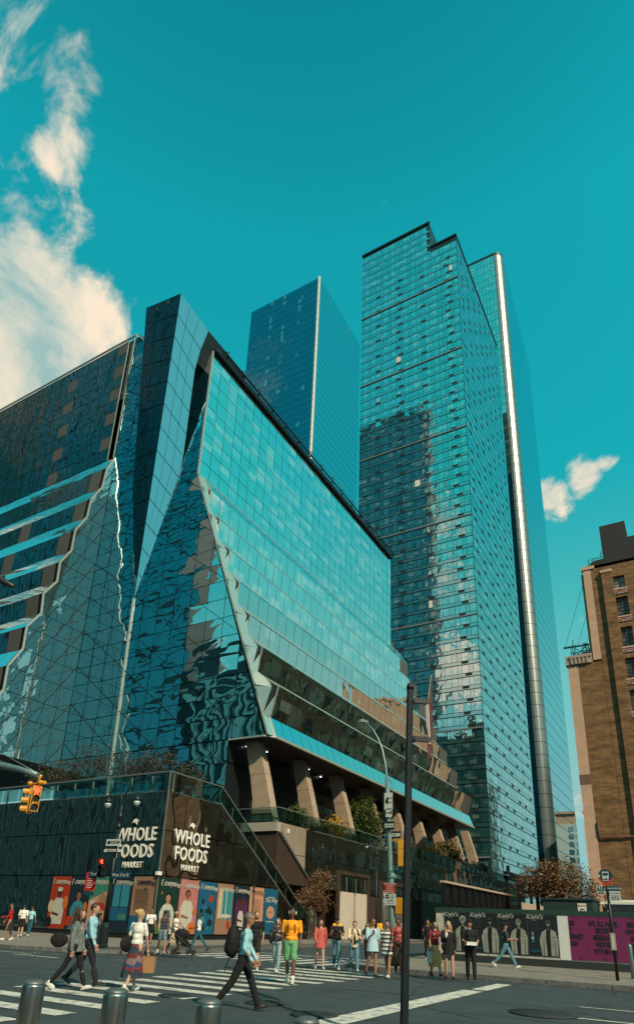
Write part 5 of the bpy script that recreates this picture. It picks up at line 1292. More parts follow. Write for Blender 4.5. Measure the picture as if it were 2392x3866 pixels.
def mast_signal():
    p = on(130, 3012, 1, 8.5)
    z1 = lambda x, y: (x * .436, 2800 + y * .436)
    Yp = 11.0
    a = on(*z1(0, 205), 1, Yp); b = on(*z1(330, 290), 1, Yp)
    t = thing('mast_arm', 'grey traffic mast arm reaching in from the left edge with two stay cables', 'mast arm', (a.x - 3, Yp, a.z))
    d = (MR @ (np.array(b) - EYE))[2]; r = 14 / FOC * d
    o0 = Vector((a.x - 3, Yp, a.z)); dirv = (a - b).normalized()
    g = MB(); g.tube([a + dirv * 5 - o0, a - o0, (a + b) * .5 - o0 + Vector((0, 0, .03)), b - o0], [r * 1.2, r, r * .9, r * .75], 10); g.build('arm', galv, t)
    g = MB()
    for q in ((0, 90), (0, 165)):
        c = on(*z1(*q), 1, Yp); g.tube([c - o0, on(*z1(318, 268), 1, Yp) - o0], .012, 4)
    g.build('stay_cable', galv, t, kind='stuff')
    # pole outside the frame carries the arm
    g = MB(); e = a + dirv * 5; g.tube([(e.x - o0.x, 0, .15 - o0.z), (e.x - o0.x, 0, e.z - o0.z + .6)], [.16, .11], 10); g.build('pole', galv, t)
    c = on(*z1(300, 500), 1, Yp)
    hh = on(*z1(290, 395), 1, Yp).z - on(*z1(290, 625), 1, Yp).z; s = hh / 1.10
    s_ = thing('traffic_signal', 'yellow traffic signal showing red, hanging from the mast arm at left', 'traffic light', (c.x, Yp, c.z - .35 * s))
    signal_head(s_, (0.10, -.05, 0), R(58), 0, s); signal_head(s_, (-.28, .10, 0), R(-35), 3, s)
    g = MB(); g.tube([(-.45, .1, 1.0 * s), (.3, .0, 1.02 * s)], .05, 8); g.tube([(0, 0, .9 * s), (.02, 0, 1.12 * s), (.1, 0, 1.35 * s)], .035, 8); g.ell((-.3, 0, 1.03 * s), (.08, .08, .07)); g.ell((.12, 0, 1.03 * s), (.08, .08, .07)); g.build('hanger', sigy, s_)
mast_signal()

def lamp_head(t, c, m=polegn):
    g = MB(); g.lathe(c, [(.03, .34), (.06, .30), (.12, .22), (.20, .13), (.215, .03), (.20, 0)], 14); g.build('lamp_hood', m, t)
    g = MB(); g.lathe(c, [(.175, -.003), (.165, -.10), (.12, -.20), (.05, -.255), (.01, -.26)], 14); g.build('lamp_glass', mat('lamp_globe', (.42, .55, .52), .15, spec=.8), t)
def twin_lamp(base, h, lab, s=1.0, zr=0.0, arms=(-1, 1)):
    t = thing('street_lamp', lab, 'street lamp', base, zr, 'black twin lamp posts')
    g = MB(); g.lathe((0, 0, 0), [(.26, 0), (.27, .08), (.24, .12), (.23, .85), (.20, .95), (.13, 1.05)], 8, smooth=False); g.build('pedestal', polegn, t)
    g = MB(); g.lathe((0, 0, 0), [(.12, 1.05), (.085, 2.5), (.07, h - 1.3)], 12); g.build('post', polegn, t)
    g = MB(); g.lathe((0, 0, h - 1.9), [(.08, 0), (.16, .05), (.10, .14), (.10, .5), (.16, .56), (.09, .66), (.06, .8), (.03, 1.5)], 12); g.build('collar', polegn, t)
    for q in arms:
        pts = [(0, 0, h - 1.0)] + [(q * (.5 - .5 * math.cos(a)), 0, h - .45 + .42 * math.sin(a)) for a in [math.pi * k / 8 for k in range(0, 8)]] + [(q * .98, 0, h - .42)]
        pts = [(0.0, 0, h - 1.2), (q * .03, 0, h - .6), (q * .14, 0, h - .22), (q * .36, 0, h), (q * .62, 0, h + .02), (q * .86, 0, h - .10), (q * .96, 0, h - .25)]
        g = MB(); g.tube(pts, .032, 7); g.build('arm', polegn, t); lamp_head(t, (q * .96, 0, h - .62))
    return t
LB = Vector((-23.7, 22.1, .15)); twin_lamp(LB, 7.1, 'black twin headed street lamp carrying signs and a red signal before the poster wall')
for (x, z, w, h, lab) in [(-23.7, 4.70, .85, .30, 'upper one way sign on the left lamp post'), (-23.85, 4.33, .85, .28, 'lower one way sign on the left lamp post')]:
    t = thing('one_way_sign', lab, 'road sign', (x, 21.9, z), R(6), 'one way signs')
    g = MB(); g.box(-w / 2, 0, -h / 2, w / 2, .02, h / 2); g.build('plate', sgn_k if 'lower' in lab else sgn_w, t)
    g = MB(); g.slab([(-.38, -.004, 0), (-.24, -.004, -.10), (-.24, -.004, -.05), (.37, -.004, -.05), (.37, -.004, .07), (-.24, -.004, .07), (-.24, -.004, .11)], (0, -.004, 0)); g.build('arrow', sgn_w if 'lower' in lab else sgn_k, t)
    text_obj('lettering', 'ONE WAY', sgn_k if 'lower' in lab else sgn_w, t, frame((.06, -.012, -.03), X, Z), .10, extrude=.001, bold=.002)
t = thing('traffic_signal', 'small dark traffic signal glowing red on the left lamp post', 'traffic light', (-24.2, 21.95, 3.15)); signal_head(t, (0, 0, .1), R(20), 0, .85, sigk)
g = MB(); g.tube([(.1, .1, .5), (.5, .12, .5)], .03, 6); g.build('bracket', sigk, t)
def street_name(x, z, txt, mm, w, lab, rz=0, y=21.95, h=.30, sz=.2):
    t = thing('street_name_sign', lab, 'street sign', (x, y, z), rz); g = MB(); g.box(-w / 2, 0, -h / 2, w / 2, .02, h / 2); g.build('plate', mm, t)
    text_obj('lettering', txt, sgn_w, t, frame((0, -.004, -sz * .36), X, Z), sz, extrude=.001, bold=.002); return t
street_name(-24.55, 3.30, 'Tenth Ave', sgn_b, 1.05, 'blue street name sign reading Tenth Ave, left of the lamp post')
street_name(-23.0, 3.25, 'West 31st St', sgn_b, 1.15, 'blue street name sign reading West 31st St, right of the lamp post')
t = thing('red_notice_sign', 'red notice sign with white lines on the left side of the lamp post', 'sign', (-24.95, 22.0, 2.95), R(8)); g = MB(); g.box(-.30, 0, -.42, .30, .02, .42); g.build('plate', sgn_r, t)
g = MB()
for k in range(6): g.box(-.2 + .03 * (k % 2), -.004, .22 - .1 * k, .2 - .04 * (k % 3), -.001, .25 - .1 * k)
g.build('print', sgn_w, t, kind='stuff'); g = MB(); g.box(-.28, -.001, -.62, .28, .02, -.46); g.build('lower_plate', sgn_b, t)
text_obj('lettering', 'NOTICE', sgn_w, t, frame((0, -.005, .30), X, Z), .11, extrude=.001)

# ---- tall grey pole with street signs, cobra lamp and signals
def sign_pole():
    B0 = on(1482, 3625, 2, .15); B0 = Vector((-10.9, 24.3, .15))
    z3 = lambda x, y: (1100 + x * .436, 2800 + y * .436)
    Q = lambda x, y: on(*z3(x, y), 1, B0.y)
    b = Q(875, 1900); B0 = Vector((b.x, B0.y, .15)); t = thing('signal_pole', 'pale green grey pole with curved lamp arm, carrying many signs beside the black pole', 'signal pole', B0)
    tp = Q(838, 640); t2 = Q(828, 330)
    g = MB(); g.tube([(0, 0, 0), Q(868, 1500) - B0, Q(848, 900) - B0, tp - B0, t2 - B0], [.16, .14, .105, .10, .09], 12); g.build('post', galv, t)
    pts = [Q(828, 330), Q(815, 230), Q(805, 140), Q(785, 60), Q(755, -10)]
    z5 = lambda x, y: (1200 + x * .2455, 2650 + y * .2455); Q5 = lambda x, y: on(*z5(x, y), 1, B0.y)
    pts = [Q5(1065, 1400), Q5(1055, 1150), Q5(1030, 950), Q5(985, 730), Q5(920, 560), Q5(840, 420), Q5(750, 335)]
    g = MB(); g.tube([p - B0 for p in pts], [.06, .055, .05, .045, .04, .038, .036], 8); g.build('lamp_arm', galv, t)
    c = Q5(690, 312) - B0; e0, e1 = Q5(755, 338) - B0, Q5(628, 300) - B0
    g = MB(); g.tube([e0, c + Vector((0, 0, .02)), e1], [.07, .13, .09], 10); g.ell((c.x, c.y, c.z - .02), (.28, .16, .09)); g.build('lamp_head', mat('cobra_head_grey', (.20, .22, .21), .4), t)
    g = MB(); g.ell((c.x - .03, c.y, c.z - .07), (.2, .12, .07)); g.build('lamp_lens', mat('lamp_globe', (.42, .55, .52), .15), t)
    g = MB(); u = Q5(1095, 1230) - B0
    for k in range(9):
        a = -1.2 + 3.4 * k / 8; g.ell((u.x + .12 * math.cos(a) + .02, u.y, u.z - .14 + .2 * math.sin(a)), (.016, .016, .04), 6, 4)
    g.build('cable_loop', mat('cable_teal', (.02, .2, .22), .5), t, kind='stuff')
    g = MB(); u = Q5(1030, 1650) - B0; g.cbox((u.x, u.y - .03, u.z), .14, .12, 1.35); g.build('junction_box', sigk, t)
    def plate(q0, q1, mm, name, lab, cat, deco=None, dy=-.14):
        a, b_ = Q5(*q0), Q5(*q1); cx, cz = (a.x + b_.x) / 2, (a.z + b_.z) / 2; w, h = abs(b_.x - a.x), abs(a.z - b_.z)
        s = thing(name, lab, cat, (cx, B0.y + dy, cz)); g = MB(); g.box(-w / 2, 0, -h / 2, w / 2, .015, h / 2); g.build('plate', mm, s)
        if deco: deco(s, w, h)
        return s
    def truck(s, w, h):
        g = MB(); g.slab([(a * w, -.003, b_ * h) for a, b_ in [(-.36, -.10), (-.36, .12), (-.22, .12), (-.20, .22), (-.02, .22), (-.02, -.14), (-.12, -.14), (-.14, -.22), (-.22, -.12)]], (0, -.003, 0)); g.build('pictogram', sgn_k, s)
        text_obj('lettering', 'TRUCK', sgn_k, s, frame((.24 * w, -.006, .12 * h), X, Z), .10, extrude=.001); text_obj('lettering', 'ROUTE', sgn_k, s, frame((.24 * w, -.006, -.14 * h), X, Z), .10, extrude=.001)
    def local(s, w, h): text_obj('lettering', 'LOCAL', sgn_k, s, frame((-.12 * w, -.006, -.04), X, Z), .12, extrude=.001, bold=.002); g = MB(); g.slab([(.30 * w, -.003, -.2 * h), (.30 * w, -.003, .02), (.24 * w, -.003, .02), (.34 * w, -.003, .3 * h), (.44 * w, -.003, .02), (.38 * w, -.003, .02), (.38 * w, -.003, -.2 * h)], (0, -.003, 0)); g.build('arrow', sgn_k, s)
    plate((1038, 1410), (1165, 1660), sgn_w, 'truck_route_sign', 'white truck route sign, topmost plate on the grey signal pole', 'road sign', truck)
    plate((1058, 1650), (1155, 1775), sgn_w, 'local_sign', 'small white local arrow sign under the truck route sign', 'road sign', local)
    def ow(flip):
        def f(s, w, h):
            a, b_ = (sgn_w, sgn_k); g = MB(); g.slab([(-.46 * w, -.003, 0), (-.28 * w, -.003, -.38 * h), (-.28 * w, -.003, -.22 * h), (.46 * w, -.003, -.22 * h), (.46 * w, -.003, .22 * h), (-.28 * w, -.003, .22 * h), (-.28 * w, -.003, .38 * h)], (0, -.003, 0)); g.build('arrow', a, s)
            text_obj('lettering', 'ONE WAY', b_, s, frame((.08 * w, -.008, -.10 * h), X, Z), .30 * h, extrude=.001, bold=.002)
        return f
    s = plate((1032, 1850), (1192, 1970), sgn_k, 'one_way_sign', 'upper white on black one way sign on the grey signal pole', 'road sign', ow(0), -.16)
    s = plate((955, 1990), (1250, 2090), sgn_k, 'one_way_sign', 'wider lower one way sign on the grey signal pole', 'road sign', ow(1), .13)
    c6 = lambda x, y: on(1380 + x * .184, 3150 + y * .184, 1, B0.y)
    def sig(q, lab, s_=1.0, hh=.0):
        c = c6(*q); tt = thing('traffic_signal', lab, 'traffic light', (c.x, B0.y, c.z)); signal_head(tt, (0, .0, -.35 * s_), R(100), 3, s_); return tt, c
    tt, c = sig((735, 390), 'yellow traffic signal in side view, bracketed high on the grey pole', .95)
    g = MB(); x0 = c6(510, 170).x - c.x
    g.bar((x0, 0, .52), (.05, 0, .52), .05, .05); g.bar((x0, 0, -.52), (.05, 0, -.52), .05, .05); g.bar((-.05, 0, .56), (-.05, 0, -.56), .07, .07); g.build('bracket', sigy, tt)
    c = c6(695, 1480); pt = thing('pedestrian_signal', 'yellow pedestrian signal box bracketed low on the grey pole', 'traffic light', (c.x, B0.y, c.z)); g = MB(); g.box(-.13, -.14, -.27, .16, .14, .27); g.build('housing', sigy, pt); g = MB(); g.box(.163, -.12, -.22, .17, .12, .22); g.build('display', sigk, pt)
    g = MB(); x0 = c6(560, 1350).x - c.x; g.bar((x0, 0, .30), (.1, 0, .30), .05, .05); g.bar((x0, 0, -.26), (.1, 0, -.26), .05, .05); g.build('bracket', sigy, pt)
    a, b_ = c6(545, 640), c6(790, 745); s = thing('street_name_sign', 'green street name sign reading 10 Av on the grey pole', 'street sign', ((a.x + b_.x) / 2, B0.y - .03, (a.z + b_.z) / 2)); w = b_.x - a.x; g = MB(); g.box(-w / 2, 0, -.16, w / 2, .02, .16); g.build('plate', sgn_g, s)
    text_obj('lettering', '10', sgn_w, s, frame((-.10, -.006, -.09), X, Z), .27, extrude=.001, bold=.004); text_obj('lettering', 'Av', sgn_w, s, frame((.24, -.006, 0), X, Z), .13, extrude=.001)
    a = c6(590, 830); s = thing('street_name_sign', 'short green street sign reading 31, turned away under the 10 Av sign', 'street sign', (a.x, B0.y, a.z), R(55)); g = MB(); g.box(-.28, 0, -.14, .28, .02, .14); g.build('plate', sgn_g, s); text_obj('lettering', '31st', sgn_w, s, frame((0, -.006, -.07), X, Z), .20, extrude=.001, bold=.003)
    a, b_ = c6(420, 1000), c6(640, 1215); s = thing('no_standing_sign', 'red no standing sign at eye level on the grey pole', 'road sign', ((a.x + b_.x) / 2, B0.y - .17, (a.z + b_.z) / 2)); w, h = b_.x - a.x, a.z - b_.z; g = MB(); g.box(-w / 2, 0, -h / 2, w / 2, .015, h / 2); g.build('plate', sgn_r, s)
    for k, (tx, sz) in enumerate((('NO STANDING', .075), ('7am-10am', .065), ('4pm-7pm', .065), ('Except Sunday', .055))): text_obj('lettering', tx, sgn_w, s, frame((0, -.004, h * (.34 - .2 * k)), X, Z), sz, extrude=.001, bold=.0015)
    g = MB(); g.box(-.18, -.003, -h * .43, .18, -.001, -h * .38); g.build('arrow', sgn_w, s)
    a, b_ = c6(425, 1220), c6(650, 1445); s = thing('parking_sign', 'white parking rules sign below the red no standing sign', 'road sign', ((a.x + b_.x) / 2, B0.y - .17, (a.z + b_.z) / 2)); w, h = b_.x - a.x, a.z - b_.z; g = MB(); g.box(-w / 2, 0, -h / 2 - .03, w / 2, .015, h / 2 - .006); g.build('plate', sgn_w, s)
    g = MB(); g.box(-w * .42, -.003, .02, -w * .12, -.001, h * .42); g.box(-w * .35, -.006, h * .2, -w * .2, -.004, h * .28, 1); g.build('pictogram', [sgn_k, sgn_w], s)
    for k, tx in enumerate(('2 Hour', 'Metered', 'Parking')): text_obj('lettering', tx, sgn_k, s, frame((w * .18, -.004, h * (.3 - .13 * k)), X, Z), .05, extrude=.001)
    for k, tx in enumerate(('10am-4pm', 'Except Sunday')): text_obj('lettering', tx, sgn_k, s, frame((0, -.004, h * (-.12 - .13 * k)), X, Z), .055, extrude=.001)
    g = MB(); g.box(-.17, -.003, -h * .45, .17, -.001, -h * .41); g.build('arrow', sgn_k, s)
    g = MB(); g.lathe((0, 0, 0), [(.26, 0), (.25, .5), (.2, .55)], 12); g.build('base_cover', polegn, t)
sign_pole()

# ---- side street lamps and posts
z3 = lambda x, y: (1100 + x * .436, 2800 + y * .436)
p = on(*z3(735, 990), 0, -26.5); twin_lamp((-26.5, p.y, .15), p.z + 1.35, 'black twin headed street lamp in front of the loading doors', zr=R(35))
p = on(1600 + 325 * .5238, 2800 + 985 * .5238, 0, -26.0); twin_lamp((-26.0, p.y, .15), p.z + 1.0, 'far twin headed street lamp above the container fence', zr=R(35))
p = on(*z3(800, 1350), 0, -26.2); t = thing('grey_bent_pipe', 'pale grey bent pipe post on the far pavement left of the grey pole', 'post', (-26.2, p.y, .15)); g = MB(); g.tube([(0, 0, 0), (-.1, 0, p.z - .4), (0, .1, p.z - .1), (.35, .3, p.z - .05)], .11, 8); g.build('pipe', galv, t); g = MB(); g.cbox((.2, .0, p.z + .2), .5, .1, .5); g.build('plate', sgn_w, t)
# thin dark post in front of the posters, with finial
p = on(550 + 940 * .436, 2800 + 1240 * .436, 1, 26.5); q = on(550 + 918 * .436, 2800 + 1640 * .436, 1, 26.5); t = thing('slim_post', 'slim black post with a knob top in front of the peach poster', 'post', (p.x, 26.5, .15)); g = MB(); g.lathe((0, 0, 0), [(.05, 0), (.035, p.z - .5)], 8); g.build('shaft', polegn, t); g = MB(); g.lathe((0, 0, p.z - .5), [(.035, 0), (.07, .06), (.03, .14), (.05, .2), (.01, .4)], 8); g.build('finial', polegn, t)

# ---- bus stop
def bus_stop():
    B0 = Vector((-2.85, 25.2, .15)); z4 = lambda x, y: on(1600 + x * .5238, 2800 + y * .5238, 1, B0.y)
    b = z4(1398, 1765); B0 = Vector((b.x, B0.y, .15)); top = z4(1312, 1010); t = thing('bus_stop_pole', 'thin black bus stop pole with a round blue sign and red arc', 'bus stop', B0)
    dx = top.x - B0.x
    g = MB(); g.tube([(0, 0, 0), (dx, 0, top.z - .15)], [.055, .05], 8); g.build('post', polebk, t)
    c = z4(1307, 970) - B0; r = (z4(1360, 970).x - z4(1255, 970).x) / 2
    g = MB(); g.tube([(c.x, -.10, c.z), (c.x, -.06, c.z)], r, 28); g.build('round_sign', mat('bus_sign_navy', (.012, .045, .07), .4), t)
    g = MB(); n = 14; pts = [(c.x + r * 1.12 * math.cos(a), -.105, c.z + r * 1.12 * math.sin(a)) for a in [math.pi * (1.08 + .84 * k / n) for k in range(n + 1)]] + [(c.x + r * .86 * math.cos(a), -.105, c.z + r * .86 * math.sin(a)) for a in [math.pi * (1.92 - .84 * k / n) for k in range(n + 1)]]
    for k in range(n): g.slab([pts[k], pts[k + 1], pts[2 * n - k], pts[2 * n + 1 - k]], (0, -.01, 0))
    g.slab([(c.x - .12, -.105, c.z - r * 1.05), (c.x + .12, -.105, c.z - r * 1.05), (c.x + .05, -.105, c.z - r * 1.4), (c.x - .05, -.105, c.z - r * 1.4)], (0, -.01, 0)); g.build('red_arc', mat('bus_sign_red', (.55, .05, .03), .4), t)
    g = MB(); y = -.108
    def bx(x0, z0, x1, z1, m=0): g.box(c.x + x0 * r, y - .004, c.z + z0 * r, c.x + x1 * r, y, c.z + z1 * r, m)
    bx(-.45, -.35, .45, .62); bx(-.38, -.50, -.2, -.35); bx(.2, -.50, .38, -.35); bx(-.42, -.68, .42, -.58); g.box(c.x - .36 * r, y - .007, c.z + .05 * r, c.x + .36 * r, y - .005, c.z + .45 * r, 1); bx(-.95, -.15, -.75, .2)
    g.build('bus_symbol', [sgn_w, mat('bus_sign_navy', (.012, .045, .07), .4)], t)
    def pl(q0, q1, mm, txts):
        a, b_ = z4(*q0) - B0, z4(*q1) - B0; w, h = b_.x - a.x, a.z - b_.z; cx, cz = (a.x + b_.x) / 2, (a.z + b_.z) / 2
        g = MB(); g.box(cx - w / 2, -.07, cz - h / 2, cx + w / 2, -.055, cz + h / 2); g.build('route_plate', mm, t)
        for tx, m, fz, sz in txts: text_obj('lettering', tx, m, t, frame((cx, -.075, cz + h * fz), X, Z), sz, extrude=.001, bold=.0015)
    nb = mat('route_blue', (.012, .085, .115), .4); NV = mat('bus_sign_navy', (.012, .045, .07), .4)
    pl((1240, 1045), (1308, 1077), nb, [('M11', sgn_w, -.28, .17)]); pl((1245, 1078), (1310, 1102), sgn_w, [('Limited', NV, .1, .055), ('Riverbank', NV, -.35, .055)])
    pl((1330, 1042), (1413, 1078), nb, [('Riverbank Park', sgn_w, -.1, .075)]); pl((1332, 1079), (1417, 1110), sgn_w, [('via 10 Av / Amsterdam Av', NV, -.05, .04)]); pl((1334, 1114), (1420, 1150), sgn_w, [('10 AV &', NV, .12, .07), ('W 31 ST', NV, -.3, .07)])
    a, b_ = z4(1338, 1378) - B0, z4(1388, 1505) - B0; g = MB(); g.box(a.x, -.12, b_.z, b_.x, -.05, a.z); g.build('timetable_case', mat('timetable_grey', (.30, .31, .28), .5), t); g = MB(); g.box(a.x + .04, -.125, b_.z + .05, b_.x - .04, -.121, a.z - .05); g.build('timetable', mat('timetable_paper', (.52, .52, .45), .6), t)
bus_stop()
p = on(2390, 3670, 2, .15); t = thing('grey_post', 'pale grey steel post cut by the right edge beside the bus stop', 'post', (-2.62, 26.6, .15)); g = MB(); g.lathe((0, 0, 0), [(.07, 0), (.07, 1.05), (.06, 1.1), (.01, 1.13)], 12); g.build('shaft', galv, t); g = MB(); g.lathe((0, 0, 0), [(.12, 0), (.12, .02)], 12); g.build('base_plate', galv, t)
# street light head poking in at the left edge
a = on(-40, 2165, 1, 14.0); b = on(52, 2215, 1, 14.0); t = thing('cobra_lamp', 'dark street lamp head poking in at the left edge', 'street lamp', (a.x - 6, 14.0, .15)); o0 = Vector((a.x - 6, 14.0, .15))
c = (a + b) / 2; g = MB(); g.tube([a - o0, c - o0, b - o0], [.10, .17, .08], 10); g.build('lamp_head', mat('cobra_dark', (.03, .035, .035), .4), t); e = on(12, 2188, 1, 14.0) - o0; g = MB(); g.lathe(e + Vector((0, 0, .1)), [(.06, 0), (.06, .1)], 8); g.build('photocell', sigk, t)
g = MB(); g.tube([(0, 0, 0), (0, 0, a.z - .15 - .8), (1.5, 0, a.z - .15 - .1), a - o0], [.12, .08, .05, .04], 8); g.build('post', galv, t)

# ================================================================== PLANTS
leafm = {'green': [mat('leaf_green_%d' % k, c, .55, spec=.3) for k, c in enumerate([(.045, .075, .014), (.085, .12, .02), (.022, .04, .010)])],
         'dry': [mat('leaf_dry_%d' % k, c, .7) for k, c in enumerate([(.13, .065, .022), (.20, .11, .045), (.07, .035, .014)])],
         'yellow': [mat('leaf_yellow_%d' % k, c, .6) for k, c in enumerate([(.60, .32, .02), (.40, .26, .02), (.16, .14, .02)])],
         'dark': [mat('leaf_dark_%d' % k, c, .6) for k, c in enumerate([(.030, .040, .022), (.06, .05, .028), (.02, .028, .018)])],
         'orange': [mat('leaf_orange_%d' % k, c, .6) for k, c in enumerate([(.17, .10, .03), (.09, .09, .02), (.045, .06, .015)])]}
bark = mat('bark', (.055, .042, .032), .9, noise=.3, nscale=8)
def plant(name, lab, cat, base, blobs, n, size, pal, trunk=None, seed=1, group=None):
    """blobs: (dx,dy,dz,rx,ry,rz) clumps of leaf-sized faces round twigs"""
    t = thing(name, lab, cat, base, 0, group); rnd = random.Random(seed)
    g = MB(); tot = sum(b[3] * b[4] * b[5] for b in blobs)
    for b in blobs:
        k = int(n * b[3] * b[4] * b[5] / tot); ncl = max(4, k // 14)
        cl = []
        for i in range(ncl):
            while True:
                v = Vector((rnd.uniform(-1, 1), rnd.uniform(-1, 1), rnd.uniform(-1, 1)))
                if .35 < v.length < 1: break
            v *= rnd.uniform(.85, 1.12); cl.append(Vector((b[0] + v.x * b[3], b[1] + v.y * b[4], b[2] + v.z * b[5])))
        for i in range(k):
            c = rnd.choice(cl) + Vector((rnd.gauss(0, 1), rnd.gauss(0, 1), rnd.gauss(0, .7))) * (min(b[3:6]) * .17 + size * .6)
            a = Vector((rnd.gauss(0, 1), rnd.gauss(0, 1), rnd.gauss(0, .6))).normalized(); w = a.cross(Vector((rnd.gauss(0, 1), rnd.gauss(0, 1), rnd.gauss(0, 1)))).normalized(); s = size * rnd.uniform(.6, 1.3)
            g.add([c - a * s, c + w * s * .45, c + a * s, c - w * s * .45], [(0, 1, 2, 3)], rnd.choice([0, 0, 1, 1, 2]))
    g.build('crown', leafm[pal], t)
    if trunk:
        h, r = trunk; g = MB(); g.tube([(0, 0, 0), (.03 * h, .02 * h, h * .5), (-.01 * h, .03 * h, h)], [r, r * .8, r * .6], 8); g.build('trunk', bark, t)
        g = MB()
        for b in blobs:
            for i in range(5):
                e = Vector((b[0] + rnd.uniform(-.8, .8) * b[3], b[1] + rnd.uniform(-.8, .8) * b[4], b[2] + rnd.uniform(-.5, .8) * b[5])); s0 = Vector((-.01 * h, .03 * h, h * .96)); mid = s0.lerp(e, .5) + Vector((0, 0, .12 * (e - s0).length))
                g.tube([s0, mid, e], [r * .45, r * .25, r * .08], 5)
        g.build('branch', bark, t)
    return t
# big autumn tree behind the hoarding
c = on(1980, 3320, 1, 46); plant('autumn_tree', 'rust brown autumn tree between the container fence and the brick warehouse', 'tree', (-8.6, 46, .1),
      [(-.9, 0, 4.6, 1.5, 1.5, .95), (.5, 0, 4.9, 1.5, 1.5, 1.0), (1.7, .2, 4.1, 1.1, 1.2, .8), (-.2, 0, 5.4, .9, 1, .6), (.1, -.3, 3.7, 1.8, 1.3, .6), (-1.7, .2, 4.0, .8, 1, .6)], 9000, .085, 'dry', (3.2, .14), 5)
# planting behind the balustrade of the column terrace
plant('terrace_tree', 'big dark green tree growing between the third and fourth slanted columns', 'tree', (-31.2, 64.3, 9.3), [(-.2, 0, 3.6, 1.3, 2.2, 1.5), (0, -1.6, 3.0, 1.2, 1.5, 1.3), (.2, 1.8, 2.4, 1.1, 1.6, 1.2), (.2, 0, 1.9, 1.2, 2.2, 1.0), (0, .3, 4.6, .8, 1.2, .7)], 5200, .15, 'green', (2.2, .09), 6)
plant('terrace_shrub', 'yellow green shrub just right of the second slanted column', 'shrub', (-31.3, 57.5, 9.3), [(0, 0, 1.3, .9, 1.2, .9), (0, .9, .9, .8, .9, .7)], 1300, .13, 'yellow', (.8, .05), 7)
plant('terrace_shrub', 'dark green shrub right of the first slanted column', 'shrub', (-31.2, 50.0, 9.3), [(0, 0, 1.3, .9, 1.1, .8), (0, 1.1, .6, .8, 1.0, .5)], 1300, .12, 'green', (.8, .05), 8)
plant('terrace_shrub', 'bright yellow shrub just right of the black street pole', 'shrub', (-30.9, 82.5, 9.3), [(0, 0, 1.2, 1.1, 1.9, .9), (.1, 1.8, .9, 1, 1.2, .7)], 1500, .2, 'yellow', (.8, .05), 9)
plant('terrace_tree', 'orange green small tree between the seventh and eighth slanted columns', 'tree', (-31.0, 90.5, 9.3), [(0, 0, 2.8, 1.2, 2.2, 1.3), (0, 2.2, 1.9, 1.2, 2.0, 1.1), (.2, -1, 1.2, 1.2, 2.4, .8), (0, 4, 1.3, 1, 1.8, .8)], 2400, .22, 'orange', (1.8, .08), 10)
plant('terrace_shrub', 'dark shrub at the far end of the terrace by the last column', 'shrub', (-30.8, 104, 9.3), [(0, 0, 1.0, 1.2, 2.6, .9)], 700, .24, 'dark', (.7, .06), 11)
for k, (y, pal, lab) in enumerate([(53.3, 'dark', 'low dry planting behind the balustrade below the second slanted column'), (60.0, 'orange', 'low rusty planting behind the balustrade left of the third slanted column'), (69.5, 'dark', 'low planting behind the balustrade below the fourth slanted column')]):
    plant('low_planting', lab, 'plant', (-30.7, y, 9.28), [(0, 0, .45, .5, 1.7, .42)], 700, .12, pal, None, 20 + k)
# small street tree before the stair pier
q = on(*z3(265, 1560), 0, -28.3); plant('street_tree', 'small rusty street tree on the pavement below the sloping stair rail', 'tree', (-28.0, 48.6, .15), [(0, 0, 3.0, 1.2, 1.6, .8), (.1, -1.3, 3.5, .9, 1.2, .6), (0, .6, 4.6, .9, 1.2, .9), (.2, -2.4, 3.2, .6, .9, .5), (0, 1.4, 5.2, .6, .8, .5)], 3200, .10, 'dry', (2.4, .05), 12)
# bare terrace trees on the corner pavilion
tl = ['thin dry tree behind the terrace rail above the left signal', 'thin leafless looking tree on the terrace, left of the lamp post', 'thin terrace tree just right of the lamp post top', 'thin terrace tree near the glass corner of the pavilion', 'thin terrace tree at the left edge behind the mast arm', 'thin terrace tree close to the sloping stair rail']
for k, (x, y, h) in enumerate([(-44.0, 34.5, 3.6), (-40.2, 34.0, 4.2), (-36.8, 34.6, 3.4), (-33.6, 34.2, 3.5), (-47.6, 35, 3.6), (-31.2, 35.0, 2.4)]):
    s = h / 2.9; plant('terrace_tree', tl[k], 'tree', (x, y, 9.36), [(0, 0, 2.4 * s, 1.1 * s, 1 * s, .9 * s), (.8 * s, 0, 1.9 * s, .8 * s, .8, .7 * s), (-.8 * s, .2, 2.0 * s, .8 * s, .8, .7 * s)], 2000, .085, 'dark', (1.5 * s, .04), 30 + k, 'thin trees on the pavilion terrace')

# ================================================================== PEOPLE
RGT = Vector((.865, .501, 0)).normalized(); TWD = Vector((.514, -.858, 0)).normalized()
def cloth(name, c, rough=.85, **k): return mat('cloth_' + name, tuple(S2L(v) for v in c), rough, **({'noise': .30, 'nscale': 9, 'bump': .03, 'detail': 3} | k))
SK = {'light': mat('skin_light', (.46, .27, .19), .5), 'tan': mat('skin_tan', (.33, .17, .10), .5), 'brown': mat('skin_brown', (.13, .06, .035), .5)}
HR = {'black': mat('hair_black', (.010, .009, .009), .5), 'brown': mat('hair_brown', (.05, .025, .014), .5), 'blond': mat('hair_blond', (.42, .29, .13), .5), 'grey': mat('hair_grey', (.12, .115, .11), .5), 'auburn': mat('hair_auburn', (.14, .06, .025), .5)}
eyem = mat('eye_dark', (.015, .012, .012), .3); lipm = mat('lip', (.25, .08, .07), .5); shoe_w = mat('shoe_white', (.62, .62, .58), .6); shoe_k = mat('shoe_black', (.015, .015, .017), .5)
